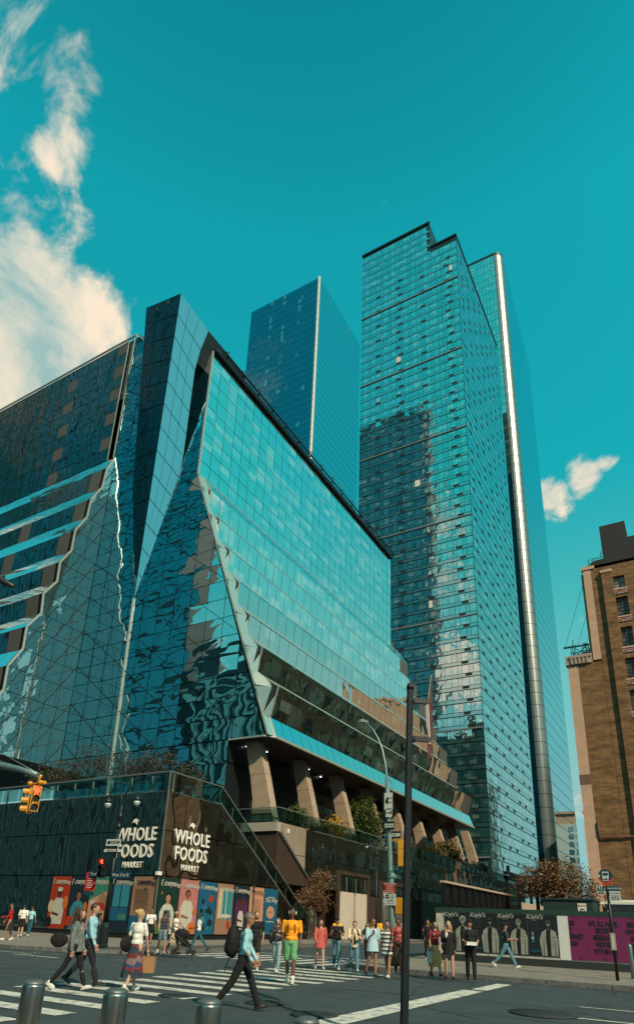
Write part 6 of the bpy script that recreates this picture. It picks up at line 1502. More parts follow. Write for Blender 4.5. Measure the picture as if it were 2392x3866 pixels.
def remeshed(mb, name, m, parent, vox=.021, smooth=2):
    me = mb.mesh('tmp', m); o = bpy.data.objects.new('tmp', me); COL.objects.link(o)
    r = o.modifiers.new('r', 'REMESH'); r.mode = 'VOXEL'; r.voxel_size = vox; r.use_smooth_shade = True
    s = o.modifiers.new('s', 'SMOOTH'); s.iterations = smooth; s.factor = .5
    dg = bpy.context.evaluated_depsgraph_get(); out = bpy.data.meshes.new_from_object(o.evaluated_get(dg)); bpy.data.objects.remove(o)
    out.materials.clear(); out.materials.append(m); out.name = name
    q = link(name, out, parent); return q
def limb(g, pts, rad, seg=10):
    g.tube(pts, rad, seg)
    for p, r in zip(pts, rad): g.ell(p, (r * .99,) * 3, 8, 6)
BAGS = []
def person(label, px, py, z0, head, H=1.72, skin='light', hair='brown', hs='short', top=None, sleeve='short', topm=None, bottom='trousers', botm=None, dress=None, dressm=None,
           shoes=shoe_w, legs=(22, 8, -20, 30), armL=(-15, 15), armR=(18, 15), female=False, turn=0.0, jacket=None, hat=None, socks=None, belly=0.0, build=1.0, glasses=False, beard=False, tagged=None, lean=0.0):
    base = gp(px, py, z0); hd = (RGT * head[0] + TWD * head[1]).normalized(); rz = math.atan2(-hd.x, hd.y)
    t = thing('person', label, 'person', (base.x, base.y, z0), rz)
    k = H; sw = (.112 if not female else .098) * build; hip = (.052 if not female else .055) * k
    # ---- joints
    def leg(side, s, kn):
        h = Vector((side * hip, 0, .53 * k)); s, kn = R(s), R(kn)
        a = h + Vector((0, math.sin(s), -math.cos(s))) * .245 * k; b = a + Vector((0, math.sin(s - kn), -math.cos(s - kn))) * .243 * k; return h, a, b, s - kn
    LL = leg(-1, legs[0], legs[1]); RL = leg(1, legs[2], legs[3])
    dz = .045 * k - min(LL[2].z, RL[2].z); D = Vector((0, 0, dz))
    LL = [v + D for v in LL[:3]] + [LL[3]]; RL = [v + D for v in RL[:3]] + [RL[3]]
    pel = Vector((0, 0, .54 * k)) + D; ln = math.tan(R(lean))
    def up(z, y=0.0, x=0.0): return Vector((x, y + (z - .54) * k * ln, z * k)) + D
    chest = up(.74); neck = up(.845); headc = up(.925, .012)
    def arm(side, s, b, ab=.12):
        sh = up(.805, 0, side * sw * k * 1.0); s0, b0 = R(s), R(b)
        e = sh + Vector((side * ab, math.sin(s0), -math.cos(s0))).normalized() * .172 * k
        w = e + Vector((-side * .12 * math.sin(b0) * 2.2, math.sin(s0 + b0), -math.cos(s0 + b0))).normalized() * .150 * k; return sh, e, w
    AL = arm(-1, *armL); AR = arm(1, *armR)
    f = .9 if female else 1.0; q = k / 1.72
    # ---- body
    g = MB()
    for Lg in (LL, RL): limb(g, [Lg[0], Lg[1], Lg[1].lerp(Lg[2], .35), Lg[2]], [.082 * q * f, .050 * q, .052 * q, .034 * q])
    g.ell(pel + Vector((0, 0, .01)), (.150 * q * (1.04 if female else 1) , .105 * q, .10 * q)); g.ell(up(.63), ((.132 if not female else .112) * q * build, (.095 + belly) * q, .13 * q)); g.ell(up(.745), (.160 * q * f * build, .108 * q, .135 * q)); g.ell(up(.80), (.165 * q * f * build, .075 * q, .05 * q))
    if female: g.ell(up(.745, .07 * q, -.06 * q), (.055 * q,) * 3); g.ell(up(.745, .07 * q, .06 * q), (.055 * q,) * 3)
    limb(g, [up(.80), neck, up(.88)], [.055 * q, .047 * q, .047 * q])
    Rm = Matrix.Rotation(R(turn), 3, 'Z')
    def hp(x, y, z): return headc + Rm @ Vector((x * q, y * q, z * q))
    g.ell(headc, (.074 * q, .092 * q, .108 * q), 12, 10, rot=Rm); g.ell(hp(0, .035, -.055), (.052 * q, .050 * q, .055 * q), rot=Rm); g.ell(hp(0, .098, -.012), (.014 * q, .02 * q, .022 * q))
    for s in (-1, 1): g.ell(hp(s * .077, -.005, -.01), (.012 * q, .02 * q, .03 * q), 6, 5)
    for A in (AL, AR): limb(g, [A[0], A[1], A[1].lerp(A[2], .3), A[2]], [.047 * q * f, .038 * q * f, .037 * q * f, .026 * q * f])
    remeshed(g, 'body', SK[skin], t, .0185 * q)
    # ---- hands: palm, four fingers, thumb
    for A, s in ((AL, -1), (AR, 1)):
        d = (A[2] - A[1]).normalized(); sx = Vector((0, 1, 0)) - d * d.y
        if sx.length < .2: sx = Vector((1, 0, 0)) - d * d.x
        sx.normalize(); nrm = d.cross(sx); g = MB(); c = A[2] + d * .035 * q
        g.tube([A[2] - d * .01, c, c + d * .04 * q], [(.026 * q, .019 * q), (.040 * q, .016 * q), (.040 * q, .013 * q)], 8, up=tuple(nrm))
        for i, l in enumerate((.058, .070, .066, .050)):
            o_ = c + d * .038 * q + sx * (.030 - .019 * i) * q; cur = nrm * (s * .4); g.tube([o_, o_ + (d + cur * .2) * l * .5 * q, o_ + (d + cur * .8) * l * q], [.0095 * q, .0088 * q, .007 * q], 6)
        g.tube([A[2] + sx * .02 * q, A[2] + (d * .03 + sx * .05) * q, A[2] + (d * .068 + sx * .058) * q], [.012 * q, .0105 * q, .008 * q], 6); g.build('hand', SK[skin], t)
    # ---- face
    g = MB()
    for s in (-1, 1): g.ell(hp(s * .030, .084, .012), (.011 * q, .008 * q, .007 * q), 6, 4)
    if glasses:
        for s in (-1, 1): g.ell(hp(s * .034, .09, .012), (.026 * q, .01 * q, .018 * q), 8, 5); g.bar(hp(s * .06, .07, .015), hp(s * .078, -.01, .01), .006, .008)
        g.build('glasses', eyem, t)
    else: g.build('eye', eyem, t, kind='stuff')
    g = MB(); g.ell(hp(0, .086, -.052), (.022 * q, .008 * q, .006 * q), 8, 4); g.build('mouth', lipm, t)
    if beard: g = MB(); g.ell(hp(0, .045, -.075), (.056 * q, .052 * q, .045 * q), 10, 6); g.build('beard', HR[beard], t)
    # ---- hair
    g = MB()
    if hs != 'none':
        g.ell(hp(0, -.018, .030), (.084 * q, .096 * q, .100 * q), 12, 9, rot=Rm)
        if hs in ('long', 'wavy'):
            w = .075 if hs == 'long' else .105
            limb(g, [hp(0, -.05, .03), hp(0, -.085, -.09), hp(0, -.10, -.20), hp(0, -.09, -.32 if hs == 'long' else -.26)], [.085 * q, w * q, w * .95 * q, .035 * q])
            if abs(turn) < 999:
                for s in (-1, 1): limb(g, [hp(s * .07, .0, .0), hp(s * .085, .02, -.12), hp(s * .085, .045, -.22)], [.03 * q, .035 * q, .02 * q])
        if hs == 'bun': g.ell(hp(0, -.11, .06), (.045 * q, .045 * q, .045 * q))
        if hs == 'afro': g.ell(hp(0, -.01, .05), (.10 * q, .11 * q, .10 * q))
        if hs == 'pony': limb(g, [hp(0, -.09, .04), hp(0, -.14, -.02), hp(0, -.15, -.14)], [.03 * q, .032 * q, .012 * q])
        # keep the face free: hair is cut back in front by pushing vertices behind the brow
        hr = remeshed(g, 'hair', HR[hair], t, .017 * q, 1); inv = Rm.inverted()
        for v in hr.data.vertices:
            l_ = inv @ (v.co - headc)
            if l_.y > .035 * q and l_.z < .065 * q and abs(l_.x) < .075 * q: l_.y = .035 * q - .3 * (l_.y - .035 * q); v.co = headc + Rm @ l_
    if hat:
        g = MB(); g.ell(hp(0, -.005, .055), (.088 * q, .103 * q, .075 * q), 12, 8); g.slab([hp(-.06, .07, .055), hp(.06, .07, .055), hp(.045, .165, .045), hp(-.045, .165, .045)], (0, 0, .012)); g.build('cap', hat, t)
    # ---- top
    if dress is None:
        g = MB(); I = .016
        g.ell(up(.585), ((.150 if not female else .132) * q * build + I, (.112 + belly) * q + I, .10 * q)); g.ell(up(.65), ((.140 if not female else .115) * q * build + I, (.10 + belly) * q + I, .13 * q)); g.ell(up(.745), (.160 * q * f * build + I, .108 * q + I, .132 * q + .005)); g.ell(up(.80), (.165 * q * f * build + I, .07 * q + I, .048 * q + .008))
        if female: g.ell(up(.745, .075 * q), (.11 * q, .06 * q, .06 * q))
        for A in (AL, AR):
            if sleeve == 'none': continue
            e = {'short': A[0].lerp(A[1], .75), 'long': A[2]}[sleeve]
            if sleeve == 'short': limb(g, [A[0], e], [.050 * q * f, .053 * q * f])
            else: limb(g, [A[0], A[1], A[1].lerp(A[2], .96)], [.054 * q * f, .048 * q * f, .038 * q * f])
        remeshed(g, top or 'shirt', topm, t, .0195 * q, 1)
    if jacket:
        g = MB(); I = .032; yo = -.012
        lo = .47
        g.tube([up(lo, yo), up(.60, yo), up(.70, yo), up(.79, yo), up(.825, yo)], [(.175 * q, .125 * q), (.155 * q, .12 * q), (.175 * q * f, .128 * q), (.178 * q * f, .10 * q), (.09 * q, .07 * q)], 16)
        for A in (AL, AR): limb(g, [A[0], A[1], A[1].lerp(A[2], .97)], [.068 * q, .058 * q, .046 * q])
        remeshed(g, 'jacket', jacket, t, .02 * q, 1)
        if head[1] > .3: g = MB(); g.slab([up(lo + .02, .135 * q, -.04), up(lo + .02, .135 * q, .04), up(.70, .145 * q, .035), up(.80, .115 * q, .025), up(.80, .115 * q, -.025), up(.70, .145 * q, -.035)], (0, .012, 0)); g.build('open_front', topm, t)
    # ---- bottom
    if dress is None and bottom:
        if bottom in ('trousers', 'jeans', 'leggings', 'shorts'):
            g = MB(); fr = {'trousers': 1.0, 'jeans': 1.0, 'leggings': .93, 'shorts': .44}[bottom]; lo = {'trousers': .014, 'jeans': .012, 'leggings': .004, 'shorts': .020}[bottom]
            g.ell(pel + Vector((0, 0, .01)), (.158 * q, .115 * q, .10 * q))
            for Lg in (LL, RL):
                if bottom == 'shorts': e = Lg[0].lerp(Lg[1], .78); limb(g, [Lg[0], e], [.092 * q, .088 * q])
                else: limb(g, [Lg[0], Lg[1], Lg[1].lerp(Lg[2], .4), Lg[2] - (Lg[2] - Lg[1]).normalized() * .02], [.088 * q * f + lo * .5, .056 * q + lo, .054 * q + lo, .040 * q + lo])
            remeshed(g, bottom, botm, t, .0195 * q, 1)
        else:
            skirt_len = {'skirt': .27, 'midi': .17}[bottom]
            g = MB(); n = 28; zs = [.60, .56, .50, .42, .34, .26, .17]; zs = [z for z in zs if z >= skirt_len - .01]; b0 = 0; rnd = random.Random(px)
            for i, z in enumerate(zs):
                w = .115 + .10 * min(1, (.60 - z) / .34)
                for j in range(n):
                    a = 2 * math.pi * j / n; rr = 1 + .07 * math.sin(a * 7 + 1) * (i / 4) ; g.v.append((math.cos(a) * w * q * rr, math.sin(a) * (w * .86 + .02 * i / 3) * q * rr - .01 * i, z * k + D.z))
            for i in range(len(zs) - 1):
                for j in range(n): g.face((i * n + j, (i + 1) * n + j, (i + 1) * n + (j + 1) % n, i * n + (j + 1) % n), 0, True)
            g.build('skirt', botm, t)
    if dress is not None:
        g = MB(); n = 32; zs = [.81, .78, .74, .69, .64, .60, .55, .49, .43, .38]; zs = [z for z in zs if z >= dress - .01]
        for i, z in enumerate(zs):
            w = [.085, .15, .165, .150, .140, .150, .168, .182, .195, .205][i]
            for j in range(n):
                a = 2 * math.pi * j / n; rr = 1 + .05 * math.sin(a * 8 + i * .3) * min(1, i / 5); g.v.append((math.cos(a) * w * q * rr, math.sin(a) * w * .76 * q * rr + .012, z * k + D.z))
        for i in range(len(zs) - 1):
            for j in range(n): g.face((i * n + j, (i + 1) * n + j, (i + 1) * n + (j + 1) % n, i * n + (j + 1) % n), 0, True)
        g.build('dress', dressm, t)
        g = MB()
        for A in (AL, AR): limb(g, [A[0], A[0].lerp(A[1], .55), A[0].lerp(A[1], .95)], [.062 * q, .075 * q, .066 * q] if sleeve != 'long' else [.06 * q, .075 * q, .07 * q])
        if sleeve == 'long':
            for A in (AL, AR): limb(g, [A[1], A[1].lerp(A[2], .8)], [.066 * q, .05 * q])
        if sleeve != 'none': remeshed(g, 'sleeve', dressm, t, .02 * q, 1)
    # ---- shoes
    for Lg in (LL, RL):
        a = Lg[2]; pit = max(-.9, min(.6, Lg[3] * .9)); Rx = Matrix.Rotation(pit if pit < 0 else pit * .8, 3, 'X')
        g = MB(); Rf = Rx
        g.ell(a + Rf @ Vector((0, .045, -.028)), (.044 * q, .120 * q, .040 * q), 10, 7, rot=Rf); g.ell(a + Rf @ Vector((0, -.02, -.005)), (.040 * q, .052 * q, .055 * q), 8, 6, rot=Rf)
        pts = [a + Rf @ Vector((x * q, y * q, -.062 * q)) for x, y in ((-.035, -.07), (.035, -.07), (.045, .06), (.035, .15), (0, .172), (-.035, .15), (-.045, .06))]; g.slab(pts, (0, 0, .022)); g.build('shoe', shoes, t)
        if socks: g = MB(); g.tube([a, a.lerp(Lg[1], .28)], [.040 * q, .044 * q], 10); g.build('sock', socks, t)
    t['_'] = 0; del t['_']
    return t, dict(up=up, AL=AL, AR=AR, hp=hp, q=q, rz=rz, base=Vector((base.x, base.y, z0)), H=H)
def W(t, v): return t.location + Matrix.Rotation(t.rotation_euler.z, 3, 'Z') @ Vector(v)
def held(name, lab, cat, t, v, group=None, rz=None):
    return thing(name, lab, cat, W(t, v), t.rotation_euler.z if rz is None else rz, group)
def backpack(t, I, m, lab, s=1.0):
    b = held('backpack', lab, 'bag', t, I['up'](.70) + Vector((0, -.21 * s, 0)))
    g = MB(); g.ell((0, 0, 0), (.17 * s, .12 * s, .26 * s), 12, 9); g.ell((0, -.03, -.10), (.16 * s, .11 * s, .16 * s), 12, 8); remeshed(g, 'pack', m, b, .022, 1)
    g = MB()
    for x in (-.09, .09): g.tube([(x, .06, .22 * s), (x, .16, .20 * s), (x, .30 + .02, .12), (x * 1.1, .29, -.05), (x * 1.3, .12, -.20)], .016, 6)
    g.build('strap', m, b, kind='stuff'); g = MB(); g.tube([(-.04, -.02, .25 * s), (0, -.02, .31 * s), (.04, -.02, .25 * s)], .010, 6); g.tube([(-.12, -.05, -.26 * s), (-.13, -.1, -.36 * s), (-.10, -.12, -.48 * s)], .009, 5); g.build('loop', m, b, kind='stuff'); return b
def tote(t, I, v, m, lab, s=1.0, strap=True, name='shoulder_bag'):
    b = held(name, lab, 'bag', t, v); g = MB(); g.ell((0, 0, 0), (.07 * s, .19 * s, .14 * s), 10, 8); g.ell((0, 0, -.04), (.06 * s, .16 * s, .12 * s), 10, 8); remeshed(g, 'bag_body', m, b, .022, 1)
    if strap:
        q = I['up'](.80) - Vector(v); sd = -1 if v[0] < 0 else 1; g = MB(); g.tube([(0, -.12 * s, .08), Vector((sd * .10 - v[0] + 0 * q.x, -.02, q.z)), (0, .12 * s, .08)], .011, 6); g.build('strap', m, b)
    return b
def phone(t, I, arm, lab, m=None):
    A = I[arm]; d = (A[2] - A[1]).normalized(); b = held('phone', lab, 'phone', t, A[2] + d * .07 + Vector((0, .02, .03))); g = MB(); g.box(-.036, -.005, -.05, .036, .005, .09); g.build('case', m or sigk, b)
K = lambda *a: cloth(*a)
c_lb = K('light_blue', (150, 205, 220)); c_bk = K('black', (14, 15, 19)); c_wh = K('white', (222, 226, 220)); c_gy = K('grey_blazer', (104, 116, 116)); c_dk = K('dark_navy', (24, 30, 38)); c_or = K('orange', (240, 158, 26)); c_gn = K('green_shorts', (104, 170, 120))
c_jn = K('jeans', (84, 132, 150)); c_jl = K('light_jeans', (132, 160, 164)); c_pk = K('rose', (190, 92, 84)); c_cr = K('cream', (226, 204, 170)); c_rd = K('red_jacket', (168, 34, 26)); c_tn = K('tan_skirt', (214, 176, 118)); c_db = K('brown_trousers', (60, 40, 34)); c_dt = K('charcoal_tee', (46, 58, 66)); c_te = K('teal_jeans', (30, 92, 104)); c_ds = K('denim_shorts', (110, 140, 150)); c_fl = K('flower_skirt', (170, 150, 120)); c_mr = K('maroon', (120, 40, 44)); c_sh = K('black_shorts', (26, 26, 30))
def striped(name, cols, sz, axis='Z', noise=0.0):
    if name in MATS: return MATS[name]
    m = bpy.data.materials.new(name); m.use_nodes = True; t = m.node_tree; n = t.nodes; l = t.links; b = n['Principled BSDF']; b.inputs['Roughness'].default_value = .85
    tc = n.new('ShaderNodeTexCoord'); sx = n.new('ShaderNodeSeparateXYZ'); l.new(tc.outputs['Object'], sx.inputs[0])
    ns = n.new('ShaderNodeTexNoise'); ns.inputs['Scale'].default_value = 6; l.new(tc.outputs['Object'], ns.inputs['Vector'])
    a = n.new('ShaderNodeMath'); a.operation = 'MULTIPLY'; a.inputs[1].default_value = noise; l.new(ns.outputs[0], a.inputs[0])
    s = n.new('ShaderNodeMath'); s.operation = 'ADD'; l.new(sx.outputs[axis], s.inputs[0]); l.new(a.outputs[0], s.inputs[1])
    d = n.new('ShaderNodeMath'); d.operation = 'DIVIDE'; d.inputs[1].default_value = sz; l.new(s.outputs[0], d.inputs[0]); f_ = n.new('ShaderNodeMath'); f_.operation = 'FRACT'; l.new(d.outputs[0], f_.inputs[0])
    rp = n.new('ShaderNodeValToRGB'); rp.color_ramp.interpolation = 'CONSTANT'; l.new(f_.outputs[0], rp.inputs[0]); e = rp.color_ramp.elements
    e[0].color = (*[S2L(v) for v in cols[0]], 1); e[1].position = 1 / len(cols); e[1].color = (*[S2L(v) for v in cols[1]], 1)
    for i in range(2, len(cols)): q = e.new(i / len(cols)); q.color = (*[S2L(v) for v in cols[i]], 1)
    l.new(rp.outputs[0], b.inputs['Base Color']); MATS[name] = m; return m
m_patch = striped('cloth_patchwork', [(34, 48, 66), (110, 40, 46), (30, 62, 96), (120, 96, 104), (96, 34, 40), (40, 56, 70)], .52, 'Z', .35)
m_str = striped('cloth_stripes', [(214, 216, 206), (70, 78, 82)], .12, 'Z', .02); m_bl = striped('cloth_pale_blue', [(176, 208, 218), (150, 190, 204)], .05, 'X', 0); m_flor = striped('cloth_floral', [(196, 178, 140), (120, 100, 76), (210, 196, 170)], .10, 'Z', .5)
m_flr = striped('cloth_red_floral', [(150, 50, 50), (196, 110, 100), (120, 36, 40)], .08, 'Z', .5)

t, I = person('man in a pale blue shirt and black trousers striding right with a big black backpack', 905, 3815, 0, (1, -.05), 1.78, 'tan', 'grey', 'short', topm=c_lb, sleeve='long', botm=c_bk, shoes=shoe_k, legs=(24, 4, -24, 14), armL=(12, 20), armR=(-4, 40), glasses=True, lean=5)
backpack(t, I, c_bk, 'big black backpack on the man in the pale blue shirt', 1.18)
t, I = person('woman with long dark hair in a grey blazer and black trousers striding right', 262, 3738, 0, (1, -.05), 1.72, 'light', 'brown', 'long', topm=c_gy, sleeve='long', jacket=c_gy, botm=c_bk, bottom='leggings', shoes=shoe_w, legs=(20, 2, -22, 14), armL=(8, 12), armR=(-10, 16), female=True)
tote(t, I, (-.10, -.42, 1.0), c_bk, 'black handbag swinging behind the woman in the grey blazer', 1.1, False)
t, I = person('man in a light blue shirt walking beside the woman in the grey blazer', 316, 3722, 0, (1, -.1), 1.86, 'light', 'brown', 'short', topm=c_lb, sleeve='long', botm=c_dk, shoes=shoe_k, legs=(-22, 16, 20, 4), armL=(-8, 15), armR=(10, 15))
t, I = person('woman in a white tee and long patchwork skirt seen from behind, walking away', 495, 3745, 0, (.45, -.9), 1.74, 'light', 'blond', 'bun', topm=c_wh, sleeve='short', bottom='midi', botm=m_patch, shoes=shoe_w, legs=(14, 2, -16, 14), armL=(-10, 20), armR=(14, 6), female=True, turn=-35)
tote(t, I, (-.22, -.05, .98), c_bk, 'large black shoulder bag of the woman in the patchwork skirt', 1.3)
b = held('paper_bag', 'brown paper bag with twisted handles in the hand of the woman in the patchwork skirt', 'bag', t, I['AR'][2] + Vector((.02, .04, -.46)), rz=.4)
g = MB(); g.hexa([(-.14, -.055, 0), (.14, -.055, 0), (.14, .055, 0), (-.14, .055, 0), (-.15, -.06, .33), (.15, -.06, .33), (.15, .06, .33), (-.15, .06, .33)]); g.build('bag_body', mat('kraft_paper', (.36, .20, .09), .8, noise=.1), b)
g = MB()
for s in (-.05, .05): g.tube([(-.07, s, .32), (-.05, s * .6, .42), (0, 0, .45), (.05, s * .6, .42), (.07, s, .32)], .006, 5)
g.build('handle', mat('kraft_dark', (.12, .07, .04), .8), b, kind='stuff')
t, I = person('bearded man in a black polo, black shorts and white sneakers walking towards the camera', 955, 3668, 0, (.15, 1), 1.88, 'light', 'auburn', 'short', topm=c_bk, botm=c_sh, bottom='shorts', shoes=shoe_w, legs=(14, 3, -16, 26), armL=(-8, 12), armR=(8, 10), build=1.08, beard='auburn', socks=c_wh, turn=15)
t, I = person('woman in a charcoal tee and pale ripped jeans looking at her phone', 1040, 3672, 0, (-.25, 1), 1.68, 'light', 'auburn', 'wavy', topm=c_dt, botm=c_jl, bottom='jeans', legs=(10, 2, -12, 18), armL=(20, 85), armR=(15, 95), female=True); phone(t, I, 'AR', 'phone of the woman in the charcoal tee and ripped jeans')
tote(t, I, (.20, .02, 1.0), c_bk, 'black bag on the arm of the woman in the charcoal tee', .95)
t, I = person('man in an orange tee and green shorts wearing white headphones and a black backpack', 1092, 3716, 0, (-.1, 1), 1.96, 'brown', 'black', 'short', topm=c_or, botm=c_gn, bottom='shorts', shoes=shoe_w, socks=c_wh, legs=(12, 2, -8, 20), armL=(6, 12), armR=(-10, 14), turn=-12)
h = held('headphones', 'white over ear headphones on the man in the orange tee', 'headphones', t, I['up'](.925)); g = MB(); g.tube([(.088 * math.cos(a), -.005, .118 * math.sin(a) + .01) for a in [math.pi * k / 10 for k in range(11)]], .011, 6)
g.build('band', c_wh, h)
for s in (-1, 1): g = MB(); g.ell((s * .093, -.002, -.005), (.022, .038, .045), 10, 7); g.build('ear_cup', c_wh, h)
backpack(t, I, c_bk, 'black backpack on the man in the orange tee', .85)
t, I = person('woman with long dark hair in a loose rose pink dress', 1205, 3660, 0, (.15, 1), 1.72, 'light', 'brown', 'long', dress=.43, dressm=c_pk, sleeve='long', shoes=shoe_w, legs=(16, 2, -10, 26), armL=(-12, 12), armR=(10, 34), female=True, turn=28)
t, I = person('person in a black cap, black tee and blue jeans looking down at a phone', 1268, 3662, 0, (-.1, 1), 1.78, 'light', 'black', 'short', topm=c_bk, botm=c_jn, bottom='jeans', legs=(4, 1, -14, 24), armL=(28, 84), armR=(18, 98), hat=c_bk, turn=14, lean=4); phone(t, I, 'AL', 'phone held by the person in the black cap and blue jeans')
t, I = person('smiling woman in an open cream blazer, black top and jeans', 1335, 3668, 0, (.05, 1), 1.70, 'light', 'brown', 'bun', topm=c_bk, jacket=c_cr, botm=c_jn, bottom='jeans', legs=(14, 2, -8, 22), armL=(8, 95), armR=(20, 70), female=True, turn=-20)
t, I = person('woman in a pale blue dress and sunglasses holding a phone', 1405, 3690, 0, (.3, 1), 1.78, 'tan', 'brown', 'bun', dress=.40, dressm=m_bl, sleeve='short', shoes=shoe_k, legs=(2, 1, -12, 18), armL=(-8, 16), armR=(14, 104), female=True, glasses=True, turn=25); phone(t, I, 'AR', 'phone held by the woman in the pale blue dress')
t, I = person('woman in a ruffled black and white striped dress beside the pale blue dress', 1462, 3692, 0, (-.5, 1), 1.76, 'tan', 'black', 'short', dress=.38, dressm=m_str, sleeve='short', shoes=shoe_w, legs=(14, 2, -16, 16), armL=(4, 30), armR=(-4, 12), female=True)
t, I = person('person in a black top half hidden behind the woman in the pale blue dress', 1385, 3632, .0, (-.4, 1), 1.66, 'tan', 'black', 'long', topm=c_bk, botm=c_dk, bottom='leggings', legs=(8, 2, -8, 10), armL=(-6, 14), armR=(10, 20), female=True)
b = held('display_board', 'narrow teal and dark board leaning by the person half hidden behind the pale blue dress', 'board', t, (.45, .1, .0)); g = MB(); g.hexa([(-.05, -.02, .05), (.12, -.02, .05), (.12, .02, .05), (-.05, .02, .05), (-.45 + .2, -.02, 1.3), (-.38 + .2, -.02, 1.3), (-.38 + .2, .02, 1.3), (-.45 + .2, .02, 1.3)]); g.build('panel', mat('board_teal', (.02, .18, .24), .5), b)
t, I = person('woman in a red flowered top and dark trousers just left of the black street pole', 1503, 3676, .15, (-.2, 1), 1.66, 'brown', 'black', 'short', topm=m_flr, botm=c_db, bottom='trousers', shoes=cloth('sandal', (120, 70, 50)), legs=(6, 2, -8, 12), armL=(5, 20), armR=(6, 40), female=True)
t, I = person('far man in a white shirt and jeans pushing a hand truck past the brown doors', 1567, 3527, .15, (-.7, .5), 1.75, 'light', 'grey', 'short', topm=c_wh, botm=K('blue_trousers', (48, 70, 90)), bottom='trousers', legs=(12, 2, -14, 14), armL=(35, 30), armR=(35, 30))
b = held('hand_truck', 'pale upright hand truck pushed by the far man in a white shirt', 'hand truck', t, (0, .75, 0)); g = MB()
for s in (-.2, .2): g.tube([(s, -.1, 1.3), (s, .12, .2)], .035, 6)
for z in (.35, .7, 1.05): g.bar((-.2, .08 - .17 * (z - .2), z), (.2, .08 - .17 * (z - .2), z), .05, .04)
g.bar((-.2, -.1, 1.3), (.2, -.1, 1.3), .05, .05); g.box(-.22, .1, .04, .22, .42, .08); g.build('frame', galv, b)
for s in (-.24, .24): g = MB(); g.tube([(s - .03, .06, .13), (s + .03, .06, .13)], .13, 12); g.build('wheel', shoe_k, b)
t, I = person('person in black standing at the hoarding corner, hands in front', 1616, 3622, .15, (-.1, 1), 1.74, 'tan', 'black', 'short', topm=c_bk, sleeve='long', botm=c_bk, legs=(6, 2, -8, 12), armL=(8, 40), armR=(8, 40))
t, I = person('woman in a red top and long tan skirt with her hand raised to her face', 1645, 3686, .08, (.2, 1), 1.70, 'light', 'black', 'long', topm=c_mr, bottom='midi', botm=c_tn, shoes=shoe_k, legs=(10, 2, -8, 10), armL=(30, 125), armR=(0, 10), female=True)
b = held('carrier_bag', 'white carrier bag hanging beside the long tan skirt', 'bag', t, I['AR'][2] + Vector((.04, 0, -.42))); g = MB(); g.hexa([(-.03, -.12, 0), (.03, -.12, 0), (.03, .12, 0), (-.03, .12, 0), (-.05, -.14, .34), (.05, -.14, .34), (.05, .14, .34), (-.05, .14, .34)]); g.build('bag_body', c_wh, b)
t, I = person('blonde woman in a short black dress holding a white phone', 1697, 3697, .06, (-.05, 1), 1.72, 'light', 'blond', 'wavy', dress=.44, dressm=c_bk, sleeve='long', shoes=cloth('dark_red_shoe', (70, 26, 26)), turn=-10, legs=(6, 2, -6, 8), armL=(-4, 12), armR=(18, 100), female=True); phone(t, I, 'AR', 'white phone held by the blonde woman in black', c_wh)
tote(t, I, (.20, .06, .96), c_bk, 'small black bag at the hip of the blonde woman', .7)
t, I = person('man in black with a black cap holding a white box at the kerb', 1779, 3700, .06, (-.1, 1), 1.80, 'tan', 'black', 'short', topm=c_bk, sleeve='short', botm=c_bk, shoes=shoe_k, legs=(5, 1, -5, 6), armL=(12, 60), armR=(4, 78), hat=c_bk, turn=-25)
b = held('white_box', 'flat white box held by the man in black at the kerb', 'box', t, (0, .30, 1.02)); g = MB(); g.box(-.16, -.10, 0, .16, .12, .08); g.box(-.165, -.105, .081, .165, .125, .10); g.build('carton', c_wh, b)
t, I = person('man in a cap, dark tee and blue jeans walking right before the lab coat posters', 1913, 3655, .15, (1, .25), 1.76, 'tan', 'black', 'short', topm=c_dt, botm=c_jn, bottom='jeans', shoes=shoe_w, legs=(26, 3, -28, 16), armL=(20, 70), armR=(18, 80), hat=c_bk)
t, I = person('person in a red jacket and dark skirt at the far left edge of the pavement', 24, 3550, .15, (-.8, .5), 1.74, 'tan', 'black', 'short', topm=c_rd, sleeve='long', botm=c_dk, bottom='skirt', shoes=shoe_w, legs=(12, 2, -12, 10), armL=(20, 60), armR=(10, 20))
t, I = person('person in a white top and black shorts seen from behind at far left', 74, 3537, .15, (-.3, -1), 1.72, 'light', 'black', 'short', topm=c_wh, botm=c_sh, bottom='shorts', legs=(8, 2, -8, 10), armL=(4, 30), armR=(-4, 10))
t, I = person('person in a pale blue top and teal jeans beside the one in black shorts', 106, 3535, .15, (.1, -1), 1.66, 'light', 'black', 'pony', topm=c_lb, botm=c_te, bottom='jeans', legs=(8, 2, -8, 10), female=True)
t, I = person('person in dark clothes and a white face mask behind the left lamp post', 352, 3562, .15, (.6, .6), 1.76, 'light', 'black', 'short', topm=c_dk, sleeve='long', botm=c_dk, shoes=shoe_k, legs=(16, 2, -18, 14), armL=(8, 50), armR=(5, 20))
b = held('face_mask', 'white face mask on the person behind the left lamp post', 'mask', t, I['hp'](0, .085, -.045)); g = MB(); g.ell((0, 0, 0), (.05, .025, .04), 8, 6); g.build('mask_cloth', c_wh, b)
t, I = person('man in a white tee and black shorts in front of the corner of the market', 560, 3564, .15, (.2, 1), 1.76, 'tan', 'black', 'short', topm=c_wh, botm=c_sh, bottom='shorts', shoes=shoe_k, legs=(6, 2, -6, 8), glasses=True)
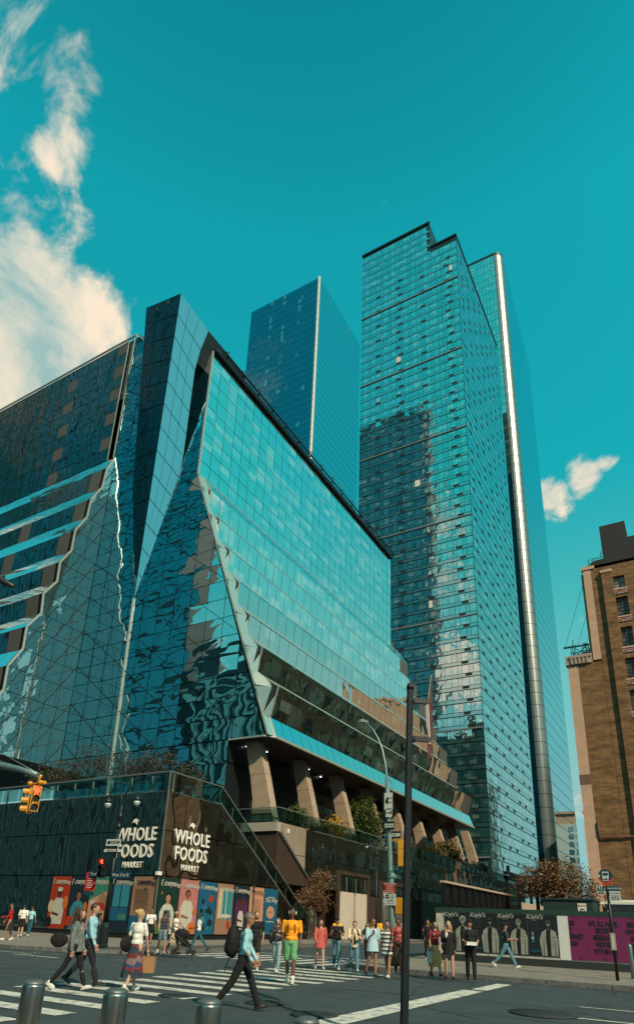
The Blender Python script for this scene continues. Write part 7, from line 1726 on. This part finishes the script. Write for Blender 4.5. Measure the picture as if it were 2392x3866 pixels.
t, I = person('person in a dark tank top and denim shorts walking left of the stroller couple', 607, 3600, .12, (.35, .9), 1.70, 'tan', 'black', 'short', topm=c_dt, sleeve='none', botm=c_ds, bottom='shorts', legs=(18, 2, -18, 20), hat=c_dk)
t, I = person('woman in a white top and flowered skirt pushing a black stroller', 652, 3602, .12, (.8, .6), 1.68, 'tan', 'blond', 'bun', topm=c_wh, sleeve='none', bottom='skirt', botm=m_flor, shoes=shoe_k, legs=(16, 2, -16, 16), armL=(30, 40), armR=(30, 40), female=True, glasses=True)
def stroller():
    B0 = gp(690, 3606, .1); t = thing('stroller', 'black folding stroller pushed past the pink chef poster', 'stroller', (B0.x, B0.y, .10), math.atan2(-.8, .6)); fm = mat('stroller_frame', (.06, .065, .07), .4, .5); cl = c_bk
    g = MB()
    for s in (-.24, .24): g.tube([(s, -.62, 1.02), (s, -.15, .62), (s, .42, .14)], .014, 6); g.tube([(s, -.38, .14), (s, -.05, .55)], .014, 6)
    g.tube([(-.24, -.62, 1.02), (0, -.66, 1.04), (.24, -.62, 1.02)], .018, 6); g.build('frame', fm, t)
    g = MB(); g.hexa([(-.2, -.12, .34), (.2, -.12, .34), (.2, .28, .30), (-.2, .28, .30), (-.2, -.30, .88), (.2, -.30, .88), (.2, .30, .42), (-.2, .30, .42)]); g.build('seat', cl, t)
    g = MB(); g.ell((0, -.12, .80), (.23, .30, .22), 12, 8); g.build('canopy', cl, t); g = MB(); g.ell((0, .1, .42), (.17, .2, .10)); g.build('blanket', c_gy, t)
    for s in (-.25, .25):
        for y in (-.38, .42): g = MB(); g.tube([(s - .02, y, .11), (s + .02, y, .11)], .11 if y < 0 else .09, 14); g.build('wheel', shoe_k, t)
stroller()
t, I = person('woman in a white tee and teal leggings striding past the blue poster', 742, 3594, .12, (-1, .1), 1.70, 'brown', 'black', 'bun', topm=c_wh, botm=c_te, bottom='leggings', shoes=shoe_k, legs=(24, 3, -30, 12), armL=(10, 70), armR=(-8, 30), female=True)
tote(t, I, (.12, -.12, 1.0), c_bk, 'black bag on the shoulder of the woman in teal leggings', .8)
print('objects', len(bpy.data.objects), 'tris', sum(len(m.polygons) for m in bpy.data.meshes))
